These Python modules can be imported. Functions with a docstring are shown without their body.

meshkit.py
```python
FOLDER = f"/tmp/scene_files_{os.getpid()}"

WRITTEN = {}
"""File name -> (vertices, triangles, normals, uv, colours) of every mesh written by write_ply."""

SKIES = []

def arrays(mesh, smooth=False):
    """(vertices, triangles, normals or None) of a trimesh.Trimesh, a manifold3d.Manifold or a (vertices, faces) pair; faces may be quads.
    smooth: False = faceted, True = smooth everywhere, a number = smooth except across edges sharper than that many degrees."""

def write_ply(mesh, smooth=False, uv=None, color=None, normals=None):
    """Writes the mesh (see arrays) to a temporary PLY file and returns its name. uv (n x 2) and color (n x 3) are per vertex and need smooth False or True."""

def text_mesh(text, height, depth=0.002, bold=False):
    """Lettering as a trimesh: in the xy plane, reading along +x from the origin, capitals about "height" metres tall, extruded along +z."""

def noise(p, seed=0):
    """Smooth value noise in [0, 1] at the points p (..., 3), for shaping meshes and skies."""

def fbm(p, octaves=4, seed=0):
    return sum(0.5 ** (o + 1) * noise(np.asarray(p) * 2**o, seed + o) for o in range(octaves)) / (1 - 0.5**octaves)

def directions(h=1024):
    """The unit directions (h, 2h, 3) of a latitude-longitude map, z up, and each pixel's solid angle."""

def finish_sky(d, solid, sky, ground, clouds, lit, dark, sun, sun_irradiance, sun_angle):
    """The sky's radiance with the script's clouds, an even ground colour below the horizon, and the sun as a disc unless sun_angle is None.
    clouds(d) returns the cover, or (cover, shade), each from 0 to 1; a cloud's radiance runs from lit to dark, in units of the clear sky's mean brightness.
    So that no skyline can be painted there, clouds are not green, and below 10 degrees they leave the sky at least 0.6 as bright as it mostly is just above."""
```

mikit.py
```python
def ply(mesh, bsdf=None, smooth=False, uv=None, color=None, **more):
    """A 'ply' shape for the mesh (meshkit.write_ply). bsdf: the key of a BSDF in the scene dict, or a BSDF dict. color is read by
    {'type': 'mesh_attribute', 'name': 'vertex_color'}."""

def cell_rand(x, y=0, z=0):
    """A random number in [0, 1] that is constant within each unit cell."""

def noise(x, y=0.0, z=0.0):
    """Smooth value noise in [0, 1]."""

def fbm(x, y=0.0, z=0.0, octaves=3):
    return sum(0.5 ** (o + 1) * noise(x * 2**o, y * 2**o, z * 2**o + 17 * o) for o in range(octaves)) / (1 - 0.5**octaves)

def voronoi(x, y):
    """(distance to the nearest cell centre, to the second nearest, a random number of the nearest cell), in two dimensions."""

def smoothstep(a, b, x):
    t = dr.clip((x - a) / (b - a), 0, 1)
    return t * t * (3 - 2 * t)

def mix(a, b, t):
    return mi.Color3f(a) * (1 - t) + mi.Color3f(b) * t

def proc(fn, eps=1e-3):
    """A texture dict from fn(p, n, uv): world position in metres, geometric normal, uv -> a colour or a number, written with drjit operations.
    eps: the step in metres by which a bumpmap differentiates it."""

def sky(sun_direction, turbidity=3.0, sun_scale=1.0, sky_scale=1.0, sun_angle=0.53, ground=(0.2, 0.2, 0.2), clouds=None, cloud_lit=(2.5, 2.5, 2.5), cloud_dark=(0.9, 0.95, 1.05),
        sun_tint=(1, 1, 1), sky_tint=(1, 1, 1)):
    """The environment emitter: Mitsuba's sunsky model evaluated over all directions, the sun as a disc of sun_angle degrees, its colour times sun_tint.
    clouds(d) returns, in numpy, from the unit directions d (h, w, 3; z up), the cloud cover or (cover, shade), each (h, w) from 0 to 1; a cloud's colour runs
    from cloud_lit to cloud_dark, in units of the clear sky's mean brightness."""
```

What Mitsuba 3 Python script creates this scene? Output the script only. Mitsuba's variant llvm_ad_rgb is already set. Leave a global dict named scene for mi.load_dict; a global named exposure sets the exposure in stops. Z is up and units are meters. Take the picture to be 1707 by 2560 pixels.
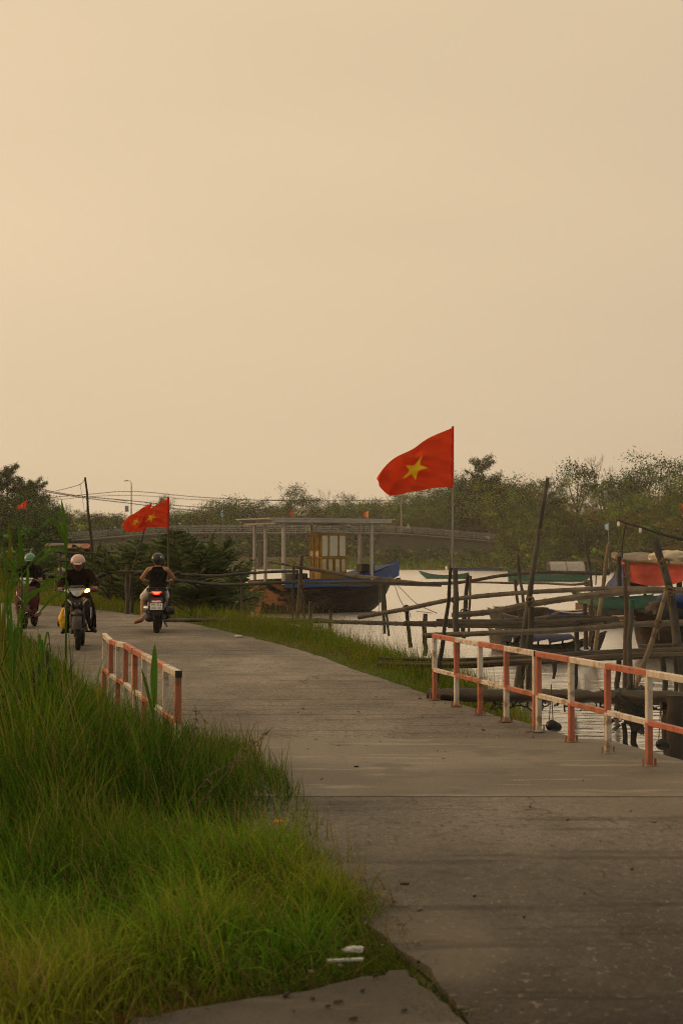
import math, random
import numpy as np
import trimesh, manifold3d
import drjit as dr
import mitsuba as mi
import mikit, meshkit
from mikit import noise, fbm, voronoi, smoothstep, mix, proc
T = mi.ScalarTransform4f
scene, labels = {}, {}
rng = np.random.default_rng(7)
random.seed(7)

# ------------------------------------------------------------------ camera, sky, exposure
CAM_H, F, CX, CY, HOR = 1.6, 3555.0, 853.5, 1280.0, 1385.0          # pixels of the 1707 x 2560 photograph
PITCH = math.atan((HOR - CY) / F)
FWD = np.array([0, math.cos(PITCH), math.sin(PITCH)])
UP = np.array([0, -math.sin(PITCH), math.cos(PITCH)])
HAZE = 0.0004
scene['haze_air'] = {'type': 'homogeneous', 'albedo': {'type': 'rgb', 'value': [0.96, 0.91, 0.80]}, 'sigma_t': HAZE}
scene['camera'] = {'type': 'thinlens', 'fov': 2 * math.degrees(math.atan(853.5 / F)), 'fov_axis': 'x', 'aperture_radius': 0.0055, 'focus_distance': 21.0,
                   'near_clip': 0.05, 'far_clip': 3000.0, 'medium': {'type': 'ref', 'id': 'haze_air'},
                   'to_world': T().look_at(origin=[0, 0, CAM_H], target=[0, float(FWD[1]), float(CAM_H + FWD[2])], up=[0, 0, 1])}
SUN_AZ, SUN_EL = math.radians(-72), math.radians(15)
SUN = np.array([math.sin(SUN_AZ) * math.cos(SUN_EL), math.cos(SUN_AZ) * math.cos(SUN_EL), math.sin(SUN_EL)])

def overcast(d):
    """A closed veil of thin cloud: brightest round the hidden sun, dimmer away from it and a little dimmer towards the horizon."""
    c = np.clip(d @ (SUN / np.linalg.norm(SUN)), -1, 1)
    ang = np.degrees(np.arccos(c))
    g = 0.25 * np.exp(-(ang / 50.0) ** 2) + 0.75 / (1 + np.exp((ang - 108.0) / 16.0))
    g = g * (1 - 0.125 * np.exp(-np.degrees(np.arcsin(np.clip(np.abs(d[..., 2]), 0, 1))) / 7.0))
    n = meshkit.fbm(np.stack([d[..., 0] * 2.2, d[..., 1] * 2.2, d[..., 2] * 9], -1), 4, 3)
    return np.ones(d.shape[:2]), np.clip(1 - g + 0.13 * (n - 0.5), 0, 1)

scene['sky'] = mikit.sky(SUN.tolist(), turbidity=3, sun_scale=0.17, sun_angle=14, sun_tint=(1.0, 0.62, 0.32), ground=(0.12, 0.11, 0.08),
                         clouds=overcast, cloud_lit=(2.93, 2.22, 1.40), cloud_dark=(0.55, 0.53, 0.46))
exposure = 2.5

scene['haze'] = {'type': 'cube', 'to_world': T().translate([0, 242, 11.2]).scale([432, 290, 14.7]), 'bsdf': {'type': 'null'}, 'interior': {'type': 'ref', 'id': 'haze_air'}}
labels['haze'] = {'label': 'thin warm evening haze over the river', 'category': 'haze', 'kind': 'stuff'}

# ------------------------------------------------------------------ helpers
def W(x, y, d):
    """The point at distance d (metres along +y) seen at the photograph's pixel (x, y)."""
    r = np.array([(x - CX) / F, 0, 0]) + FWD + UP * ((CY - y) / F)
    return np.array([0, 0, CAM_H]) + r * (d / r[1])

def ground_px(x, y, z=0.0):
    r = np.array([(x - CX) / F, 0, 0]) + FWD + UP * ((CY - y) / F)
    return np.array([0, 0, CAM_H]) + r * ((z - CAM_H) / r[2])

USED = set()
def numbered(base):
    k, i = base, 0
    while k in USED:
        i += 1
        k = f'{base}_{i:03d}'
    USED.add(k)
    return k

def thing(name, label, cat, group=None):
    k = numbered(name)
    labels[k] = {'label': label, 'category': cat}
    if group: labels[k]['group'] = group
    return k

def obj(name, mesh, mat, parent=None, smooth=35, label=None, **kw):
    k = numbered((parent + '__' if parent else '') + name)
    if kw.get('color') is not None and smooth not in (True, False): smooth = True
    scene[k] = mikit.ply(mesh, MK(mat), smooth=smooth, **kw)
    if label: labels[k] = {'label': label}
    return k

def stuff_part(k):
    labels.setdefault(k, {})['kind'] = 'stuff'
    return k

def one(name, mesh, mat, label, cat, group=None, kind=None, smooth=35, **kw):
    k = obj(name, mesh, mat, None, smooth, **kw)
    labels[k] = {'label': label}
    if cat: labels[k]['category'] = cat
    if group: labels[k]['group'] = group
    if kind: labels[k]['kind'] = kind
    return k

def again(name, src, parent, to_world):
    """A further copy of a mesh under its own key."""
    k = numbered((parent + '__' if parent else '') + name)
    scene[k] = {**src, 'to_world': to_world}
    return k

cat_ = trimesh.util.concatenate
def TM(v, f): return trimesh.Trimesh(np.asarray(v, float), np.asarray(f), process=False)

def quads(q):
    q = np.asarray(q)
    return np.vstack([q[:, [0, 1, 2]], q[:, [0, 2, 3]]])

def tube(pts, rad, n=8, cap=True):
    P = np.asarray(pts, float)
    R = np.broadcast_to(np.asarray(rad, float), len(P))
    t = np.gradient(P, axis=0)
    t /= np.linalg.norm(t, axis=1, keepdims=True) + 1e-12
    a = np.cross(t[0], [0, 0, 1.0])
    if np.linalg.norm(a) < 0.1: a = np.cross(t[0], [1.0, 0, 0])
    a /= np.linalg.norm(a)
    ang = np.arange(n) / n * 2 * np.pi
    V = []
    for i in range(len(P)):
        a = a - t[i] * (a @ t[i]); a /= np.linalg.norm(a)
        b = np.cross(t[i], a)
        V.append(P[i] + R[i] * (np.cos(ang)[:, None] * a + np.sin(ang)[:, None] * b))
    V = np.vstack(V)
    i, j = np.meshgrid(np.arange(len(P) - 1), np.arange(n), indexing='ij')
    i, j = i.ravel(), j.ravel()
    k = (j + 1) % n
    f = quads(np.stack([i * n + j, i * n + k, (i + 1) * n + k, (i + 1) * n + j], 1))
    if cap:
        V = np.vstack([V, P[0], P[-1]])
        j = np.arange(n); k = (j + 1) % n; c = len(P) * n
        f = np.vstack([f, np.stack([k, j, j * 0 + c], 1), np.stack([j + c - n, k + c - n, j * 0 + c + 1], 1)])
    return TM(V, f)

def curve(pts, step=0.25):
    """Points along a smooth curve through the given ones."""
    from scipy.interpolate import PchipInterpolator
    P = np.asarray(pts, float)
    s = np.r_[0, np.cumsum(np.linalg.norm(np.diff(P, axis=0), axis=1))]
    n = max(2, int(s[-1] / step) + 1)
    if len(P) == 2: return P[0] + np.linspace(0, 1, n)[:, None] * (P[1] - P[0])
    return PchipInterpolator(s, P)(np.linspace(0, s[-1], n))

def bamboo(pts, r0, r1=None, node=0.32, seed=0, n=9):
    """A bamboo pole: slightly crooked, swelling at its nodes."""
    r1 = r0 * 0.85 if r1 is None else r1
    P = curve(pts, node / 6)
    m = len(P)
    q = np.random.default_rng(seed)
    s = np.linspace(0, 1, m)
    wob = np.stack([np.interp(s, np.linspace(0, 1, 7), q.normal(0, 0.25 * r0, 7)) for _ in range(3)], 1)
    L = np.linalg.norm(np.diff(P, axis=0), axis=1).sum()
    ph = (s * L / node + q.random()) % 1
    ring = np.exp(-((np.minimum(ph, 1 - ph)) / 0.07) ** 2) * 0.13
    r = (r0 + (r1 - r0) * s) * (1 + ring) * (1 + 0.04 * np.sin(s * L * 3 + q.random() * 6))
    return tube(P + wob, r, n)

ICO = trimesh.creation.icosphere(1).vertices
ICO2 = trimesh.creation.icosphere(2).vertices
def H(*balls, fine=False):
    """The convex hull of balls (x, y, z, radius)."""
    P = np.vstack([np.array(b[:3]) + b[3] * (ICO2 if fine else ICO) for b in balls])
    return trimesh.convex.convex_hull(P)

def hull(P): return trimesh.convex.convex_hull(np.asarray(P, float))

def box(c, size, rz=0.0, bev=0.0):
    sx, sy, sz = np.asarray(size) / 2
    if bev:
        P = [(a * (sx - (i != 0) * bev), b * (sy - (i != 1) * bev), e * (sz - (i != 2) * bev)) for i in range(3) for a in (-1, 1) for b in (-1, 1) for e in (-1, 1)]
        m = hull(P)
    else:
        m = trimesh.creation.box((2 * sx, 2 * sy, 2 * sz))
    if rz: m.apply_transform(trimesh.transformations.rotation_matrix(rz, [0, 0, 1]))
    m.apply_translation(c)
    return m

def beam(p, q, w, h, up=(0, 0, 1), bev=0.0):
    """A squared bar from p to q, w across and h along up."""
    p, q = np.asarray(p, float), np.asarray(q, float)
    t = q - p; L = np.linalg.norm(t); t /= L
    a = np.cross(t, up)
    if np.linalg.norm(a) < 1e-3: a = np.cross(t, [1, 0, 0])
    a /= np.linalg.norm(a); b = np.cross(a, t)
    m = box((0, 0, 0), (L, w, h), bev=bev)
    M = np.eye(4); M[:3, 0], M[:3, 1], M[:3, 2], M[:3, 3] = t, -a, b, (p + q) / 2
    m.apply_transform(M)
    return m

def lathe(profile, n=20, axis='z'):
    m = trimesh.creation.revolve(np.asarray(profile, float), sections=n)
    if axis == 'y': m.apply_transform(trimesh.transformations.rotation_matrix(math.pi / 2, [1, 0, 0]))
    if axis == 'x': m.apply_transform(trimesh.transformations.rotation_matrix(math.pi / 2, [0, 1, 0]))
    return m

def ring(R, r, n=28, k=10, c=(0, 0, 0), squash=1.0):
    """A tyre-like torus in the xz plane."""
    a = np.arange(n) / n * 2 * np.pi; b = np.arange(k) / k * 2 * np.pi
    A, B = np.meshgrid(a, b, indexing='ij')
    V = np.stack([(R + r * np.cos(B)) * np.cos(A), r * squash * np.sin(B), (R + r * np.cos(B)) * np.sin(A)], -1).reshape(-1, 3) + c
    i, j = np.meshgrid(np.arange(n), np.arange(k), indexing='ij'); i, j = i.ravel(), j.ravel()
    f = quads(np.stack([i * k + j, i * k + (j + 1) % k, (i + 1) % n * k + (j + 1) % k, (i + 1) % n * k + j], 1))
    return TM(V, f)

def xf(m, M):
    m = m.copy(); m.apply_transform(M); return m

def place(pos, ang, roll=0.0):
    """Local +x forward, +y left, turned so that forward points along the angle ang of the ground plane."""
    R = trimesh.transformations.euler_matrix(roll, 0, ang, 'sxyz')
    R[:3, 3] = pos
    return R

def M4(M): return T(np.asarray(M, float).tolist())

# ------------------------------------------------------------------ materials
def MK(m): return m if m.startswith('mat_') else 'mat_' + m
def mat(name, rgb, rough=0.6, metal=0.0, spec=0.5, **kw):
    scene[MK(name)] = {'type': 'twosided', 'b': {'type': 'principled', 'base_color': {'type': 'rgb', 'value': list(rgb)} if not isinstance(rgb, dict) else rgb, 'roughness': rough, 'metallic': metal, 'specular': spec, **kw}}
    return name
VC = {'type': 'mesh_attribute', 'name': 'vertex_color'}
def thin(name, rgb, trans=0.6, rough=0.7):
    scene[MK(name)] = {'type': 'principledthin', 'base_color': rgb if isinstance(rgb, dict) else {'type': 'rgb', 'value': list(rgb)}, 'roughness': rough, 'diff_trans': trans, 'spec_trans': 0.0, 'eta': 1.3}
    return name

def road_fn(k, flecks):
    def fn(p, n, uv):
        big = fbm(p.x * 0.45 + 3, p.y * 0.3, 2.0, 4)
        mid = fbm(p.x * 3.1, p.y * 1.9, 5.0, 4)
        fine = noise(p.x * 140, p.y * 110, 4.0)
        c = mix((0.128, 0.116, 0.100), (0.184, 0.169, 0.147), smoothstep(0.3, 0.7, big)) * (k if k == 1.0 else dr.lerp(0.21, 0.80, smoothstep(5.0, 9.8, p.y + 3.0 * (fbm(p.x * 0.5, p.y * 0.6, 21, 3) - 0.5))))  # near asphalt darkens towards the camera: own tone plus painted lens vignetting
        c = c * (0.70 + 0.6 * mid) * (0.74 + 0.52 * fine) * (0.85 + 0.3 * noise(p.x * 33, p.y * 26, 8.0))
        c = mix(c, (0.34, 0.30, 0.245), smoothstep(0.83, 0.93, noise(p.x * 48, p.y * 34, 1.0)) * flecks)
        c = mix(c, mi.Color3f(0.035, 0.03, 0.024), smoothstep(0.78, 0.88, noise(p.x * 26, p.y * 17, 7.0)) * 0.35)
        v = voronoi(p.x * 0.42 + 0.7 * fbm(p.x * 1.3, p.y * 1.3, 0, 4), p.y * 0.36 + 0.7 * fbm(p.x * 1.1, p.y * 1.4, 4, 4))
        crack = (1 - smoothstep(0.0, 0.014, v[1] - v[0])) * smoothstep(0.47, 0.56, fbm(p.x * 0.6, p.y * 0.5, 9, 3))
        c = mix(c, (0.03, 0.025, 0.02), crack * 0.6)
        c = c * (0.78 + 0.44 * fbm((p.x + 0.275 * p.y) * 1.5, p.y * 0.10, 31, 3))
        c = mix(c, (0.16, 0.145, 0.12), 0.5 * smoothstep(0.55, 0.7, fbm(p.x * 0.55 + 9, p.y * 0.5, 3.3, 4)))
        scuff = smoothstep(0.58, 0.78, fbm(p.x * 0.7, p.y * 6.5, 12, 4))
        return mix(c, c * 0.5, scuff * 0.7)
    return fn
def f_road_h(p, n, uv):
    return 0.5 * noise(p.x * 55, p.y * 38, 1.0) + 0.35 * noise(p.x * 140, p.y * 110, 4.0) + 1.2 * fbm(p.x * 3.1, p.y * 1.9, 5.0, 3)
def f_deck(p, n, uv):
    a = fbm(p.x * 0.8, p.y * 0.9, 1.0, 4)
    b = fbm(p.x * 1.6, p.y * 9, 3.0, 4)
    c = mix((0.115, 0.104, 0.086), (0.185, 0.168, 0.14), smoothstep(0.25, 0.75, a))
    c = mix(c, (0.28, 0.255, 0.215), smoothstep(0.62, 0.78, b) * 0.5)
    c = mix(c, (0.085, 0.075, 0.06), smoothstep(0.6, 0.8, fbm(p.x * 2.6, p.y * 2.6, 8, 4)) * 0.5)
    return c * (0.86 + 0.28 * noise(p.x * 120, p.y * 90, 2))
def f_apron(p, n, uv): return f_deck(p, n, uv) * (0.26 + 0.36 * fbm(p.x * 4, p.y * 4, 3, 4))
def f_soil(p, n, uv):
    a = fbm(p.x * 1.3, p.y * 1.3, p.z, 4)
    c = mix((0.055, 0.042, 0.022), (0.11, 0.095, 0.05), a)
    return mix(c, (0.05, 0.075, 0.018), smoothstep(0.45, 0.6, fbm(p.x * 0.35, p.y * 0.35, 3, 3)))
def f_wave(p, n, uv):
    calm = 0.12 + 0.88 / (1 + dr.square(p.y / 26))
    s = 0.35 * noise(p.x * 0.7 + 0.4 * p.y, p.y * 1.6, 1.0)
    return calm * (s + 0.5 * noise(p.x * 2.1 + 2.0 * noise(p.x * 0.3, p.y * 0.4, 3), p.y * 5.2, 4.0) + 0.22 * noise(p.x * 6.0, p.y * 12.0, 9.0))
def bark(c0, c1, c2=(0.03, 0.028, 0.022)):
    def fn(p, n, uv):
        a = fbm(p.x * 3, p.y * 3, p.z * 3, 4)
        c = mix(c0, c1, smoothstep(0.3, 0.7, a))
        return mix(c, c2, smoothstep(0.56, 0.75, fbm(p.x * 11, p.y * 11, p.z * 9, 3)) * 0.7)
    return proc(fn)
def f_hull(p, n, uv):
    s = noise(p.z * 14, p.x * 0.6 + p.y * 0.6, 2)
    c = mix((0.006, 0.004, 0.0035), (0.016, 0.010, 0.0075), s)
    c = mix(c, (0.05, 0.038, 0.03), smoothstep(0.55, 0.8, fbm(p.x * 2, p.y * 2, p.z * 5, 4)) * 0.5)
    bare = smoothstep(-1.7, -2.7, p.x) * (1 - smoothstep(-3.9, -4.2, p.x)) * smoothstep(50.0, 51.0, p.y) * smoothstep(0.40, 0.66, noise(p.z * 5 + p.x * 2.5, p.x * 1.5 - p.z, 3) * 0.7 + 0.3 * noise(p.x * 9, p.z * 16, 5))  # mask for the low sun's orange glow, painted in streaks on the stern
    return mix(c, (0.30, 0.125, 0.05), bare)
def f_rust(p, n, uv):
    return dr.clip(smoothstep(0.54, 0.72, fbm(p.x * 9, p.y * 9, p.z * 12, 4)) * 0.7 + 0.5 * (1 - smoothstep(0.02, 0.16, p.z)) * noise(p.x * 20, p.y * 20, p.z * 20) + 0.3 * smoothstep(0.6, 0.7, noise(p.x * 38, p.y * 38, p.z * 6)), 0, 0.8)
def f_rusty(p, n, uv):
    a = fbm(p.x * 3.5, p.y * 0.8, p.z * 3, 4)
    return mix(mix((0.25, 0.22, 0.19), (0.30, 0.11, 0.05), smoothstep(0.35, 0.55, a)), (0.10, 0.05, 0.03), smoothstep(0.6, 0.8, a))
def f_flag(p, n, uv):
    x, y = (uv.x - 0.48) * 1.5, uv.y - 0.5
    inside = mi.Float(0)
    for k in range(5):
        a = math.pi / 2 + (k + 0.5) * 2 * math.pi / 5
        inside += dr.select(x * math.cos(a) + y * math.sin(a) < 0.265 * 0.309017 , 1.0, 0.0)
    return dr.select(inside > 3.5, mi.Color3f(0.75, 0.58, 0.03), mi.Color3f(0.68, 0.07, 0.025) * (0.88 + 0.24 * fbm(p.x * 5, p.y * 5, p.z * 5, 3)))
def cloth_fn(c, k=0.3):
    def fn(p, n, uv): return mi.Color3f(*c) * (1 - k / 2 + k * fbm(p.x * 6, p.y * 6, p.z * 6, 4))
    return proc(fn)
def f_stone(p, n, uv):
    a = fbm(p.x * 0.8, p.y * 0.8, p.z * 1.5, 4)
    return mix(mix((0.12, 0.11, 0.09), (0.22, 0.20, 0.165), a), (0.07, 0.075, 0.05), smoothstep(0.5, 0.7, fbm(p.x * 0.5, p.y, p.z * 2.2, 3)))

def bumped(name, colour, height, scale, rough, eps=1e-3):
    scene[MK(name)] = {'type': 'twosided', 'b': {'type': 'bumpmap', 't': proc(height, eps), 'scale': scale, 'b': {'type': 'principled', 'base_color': colour, 'roughness': rough, 'specular': 0.4}}}
    return name
bumped('road_mat', proc(road_fn(1.0, 0.35)), f_road_h, 0.004, 0.85)
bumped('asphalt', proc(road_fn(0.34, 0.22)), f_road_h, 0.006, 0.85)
mat('deck_mat', proc(f_deck), 0.75)
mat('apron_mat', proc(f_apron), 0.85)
mat('old_concrete', cloth_fn((0.05, 0.05, 0.036), 0.8), 0.9)
mat('soil', proc(f_soil), 0.95, spec=0.2)
scene['mat_water_mat'] = {'type': 'twosided', 'b': {'type': 'bumpmap', 't': proc(f_wave, 0.02), 'scale': 0.05, 'b': {'type': 'blendbsdf', 'weight': 0.95,
    'a': {'type': 'roughplastic', 'distribution': 'ggx', 'alpha': 0.05, 'int_ior': 1.33, 'diffuse_reflectance': {'type': 'rgb', 'value': [0.16, 0.14, 0.095]}},
    'b': {'type': 'roughconductor', 'distribution': 'ggx', 'alpha': proc(lambda p, n, uv: 0.03 + 0.085 * smoothstep(18.0, 48.0, p.y)), 'material': 'none', 'specular_reflectance': {'type': 'rgb', 'value': [1.0, 0.985, 0.96]}}}}}
BG, BB, BD, BT = (mat('bamboo_grey', bark((0.03, 0.0285, 0.026), (0.068, 0.064, 0.054)), 0.65), mat('bamboo_brown', bark((0.042, 0.028, 0.018), (0.082, 0.057, 0.035)), 0.6),
                  mat('bamboo_dark', bark((0.014, 0.012, 0.010), (0.034, 0.029, 0.022)), 0.7), mat('bamboo_tan', bark((0.10, 0.074, 0.042), (0.19, 0.14, 0.08)), 0.55))
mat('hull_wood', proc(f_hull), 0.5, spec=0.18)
mat('sun_glint_wood', bark((0.16, 0.065, 0.028), (0.26, 0.11, 0.045), (0.04, 0.02, 0.012)), 0.34, spec=0.6)  # orange tone and gloss imitate the sun's glint on the stern board
mat('stone', proc(f_stone), 0.9)
mat('rusty_iron', proc(f_rusty), 0.8)
scene['mat_rail_paint'] = {'type': 'blendbsdf', 'weight': proc(f_rust), 'a': {'type': 'twosided', 'b': {'type': 'principled', 'base_color': VC, 'roughness': 0.45, 'specular': 0.5}},
                       'b': {'type': 'twosided', 'b': {'type': 'principled', 'base_color': {'type': 'rgb', 'value': [0.20, 0.10, 0.05]}, 'roughness': 0.9}}}
thin('grass_blade', VC, 0.75, 0.6)
thin('leaf', VC, 0.5, 0.9)
thin('palm_leaf', VC, 0.45, 0.5)
thin('flag_cloth', proc(f_flag), 0.6, 0.8)
mat('vc_matte', VC, 0.7)
mat('vc_gloss', VC, 0.3)
for nm, c in (('red_tarp', (0.42, 0.055, 0.038)), ('blue_tarp', (0.008, 0.032, 0.15)), ('blue_paint', (0.010, 0.045, 0.165)), ('green_paint', (0.013, 0.075, 0.05)), ('teal_paint', (0.015, 0.06, 0.075)), ('navy_tarp', (0.012, 0.016, 0.06)),
              ('yellow_paint', (0.25, 0.155, 0.02)), ('cream_panel', (0.50, 0.44, 0.33)), ('grey_tin', (0.33, 0.32, 0.30)), ('net', (0.022, 0.021, 0.02)), ('grey_hull', (0.032, 0.036, 0.034)), ('thatch', (0.16, 0.13, 0.09))):
    mat(nm, cloth_fn(c, 0.5), 0.6)
for nm, c, r in (('black_plastic', (0.008, 0.008, 0.009), 0.38), ('rubber', (0.014, 0.014, 0.014), 0.85), ('maroon', (0.085, 0.008, 0.018), 0.25), ('silver', (0.55, 0.55, 0.56), 0.3), ('lens', (0.62, 0.64, 0.66), 0.12),
                 ('white_plastic', (0.7, 0.7, 0.68), 0.4), ('dark_grey', (0.032, 0.032, 0.034), 0.5), ('skin', (0.36, 0.19, 0.115), 0.55), ('black_cloth', (0.009, 0.0085, 0.009), 0.9), ('brown_cloth', (0.016, 0.010, 0.008), 0.9),
                 ('white_cloth', (0.62, 0.61, 0.60), 0.9), ('pink_shell', (0.58, 0.42, 0.38), 0.3), ('green_shell', (0.12, 0.27, 0.20), 0.3), ('navy_shell', (0.018, 0.014, 0.03), 0.3), ('yellow_bag', (0.65, 0.40, 0.015), 0.4),
                 ('sandal', (0.12, 0.055, 0.03), 0.8), ('mask_cloth', (0.02, 0.021, 0.03), 0.9), ('mask_brown', (0.14, 0.065, 0.05), 0.9), ('red_lens', (0.4, 0.012, 0.01), 0.2), ('rope', (0.12, 0.095, 0.06), 0.9),
                 ('wire', (0.05, 0.05, 0.05), 0.6), ('flower', (0.85, 0.20, 0.005), 0.7), ('litter', (0.42, 0.44, 0.45), 0.35), ('plate_white', (0.72, 0.72, 0.70), 0.4), ('ink', (0.02, 0.02, 0.02), 0.5), ('steel', (0.22, 0.23, 0.24), 0.45),
                 ('pale_blue_cloth', (0.32, 0.55, 0.68), 0.8), ('lime_cloth', (0.35, 0.55, 0.10), 0.8), ('gold_cloth', (0.8, 0.5, 0.02), 0.8), ('red_cloth', (0.62, 0.03, 0.02), 0.8), ('pole_concrete', (0.28, 0.27, 0.24), 0.9)):
    mat(nm, c, r, spec=0.08 if 'cloth' in nm else 0.35 if r > 0.33 else 0.5)
mat('chrome', (0.7, 0.7, 0.7), 0.15, 1.0)

# ------------------------------------------------------------------ terrain, water, road
WATER = -0.65
RE = np.array([(6.0, -3), (3.85, 5), (2.48, 10.8), (1.2, 15.6), (0.5, 18.5), (-0.65, 23.7), (-1.9, 28), (-3.7, 33.5), (-5.8, 38.5), (-8.6, 43.5), (-13, 49), (-22, 57), (-40, 70)])
LE = np.array([(2.4, -3), (0.42, 5), (-1.22, 10.7), (-2.62, 15.7), (-4.0, 20.5), (-5.5, 25.5), (-7.3, 30.3), (-9.4, 35), (-12.5, 40), (-17, 45.5), (-26, 53.5), (-44, 66)])
SH = np.array([(8.5, -20), (5.6, 4), (2.62, 10.6), (1.35, 15.6), (2.1, 17.5), (2.2, 20), (1.6, 24), (0.5, 29), (-0.9, 34), (-2.3, 39), (-3.2, 44), (-3.7, 49), (-4.3, 53), (-5.6, 58), (-7, 66), (-14, 84), (-25, 120), (-38, 190), (-60, 400), (-90, 1200)])
from scipy.interpolate import PchipInterpolator
f_re, f_le, f_sh = (PchipInterpolator(a[:, 1], a[:, 0], extrapolate=True) for a in (RE, LE, SH))
FS = np.array([(-60, 232), (-25, 215), (0, 204), (14, 199), (25, 191), (40, 182), (70, 150), (160, 120), (600, 90)])
f_fs = PchipInterpolator(FS[:, 0], FS[:, 1], extrapolate=True)

def height(x, y):
    x, y = np.asarray(x, float), np.asarray(y, float)
    near = f_sh(np.clip(y, -20, 1200)) - x
    far = (y - f_fs(np.clip(x, -60, 600))) * 0.8
    top_n = 0.60 + 0.18 * (meshkit.fbm(np.stack([x * 0.3, y * 0.3, x * 0], -1), 3) - 0.5) * (x < f_le(np.clip(y, -3, 66)) - 0.5)
    hn = np.where(near > 0, np.minimum(near * 0.42, top_n), near * 0.45)
    hf = np.where(far > 0, np.minimum(far * 0.16, 1.7) + 0.25 * (meshkit.fbm(np.stack([x * 0.15, y * 0.15, x * 0], -1), 3, 5) - 0.5) * (far > 3), far * 0.3)
    return WATER + np.clip(np.maximum(hn, hf), -1.6, 3)

def axis(*segs):
    return np.unique(np.concatenate([np.arange(a, b, s) for a, b, s in segs]))
gx = axis((-420, -100, 40), (-100, -30, 4), (-30, 8, 0.4), (8, 120, 3), (120, 421, 40))
gy = axis((-40, -6, 6), (-6, 64, 0.4), (64, 180, 4), (180, 240, 1.5), (240, 521, 10))
GX, GY = np.meshgrid(gx, gy, indexing='ij')
V = np.stack([GX, GY, height(GX, GY)], -1).reshape(-1, 3)
i, j = np.meshgrid(np.arange(len(gx) - 1), np.arange(len(gy) - 1), indexing='ij'); i, j = i.ravel(), j.ravel()
ny = len(gy)
one('ground', TM(V, quads(np.stack([i * ny + j, (i + 1) * ny + j, (i + 1) * ny + j + 1, i * ny + j + 1], 1))), 'soil', 'brown and green earth of the river banks', None, kind='structure', smooth=True)
one('water', TM([(-415, -38, WATER), (415, -38, WATER), (415, 505, WATER), (-415, 505, WATER)], [(0, 1, 2), (0, 2, 3)]), 'water_mat', 'calm river reflecting the pale sunset sky', None, kind='structure', smooth=False)

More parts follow.
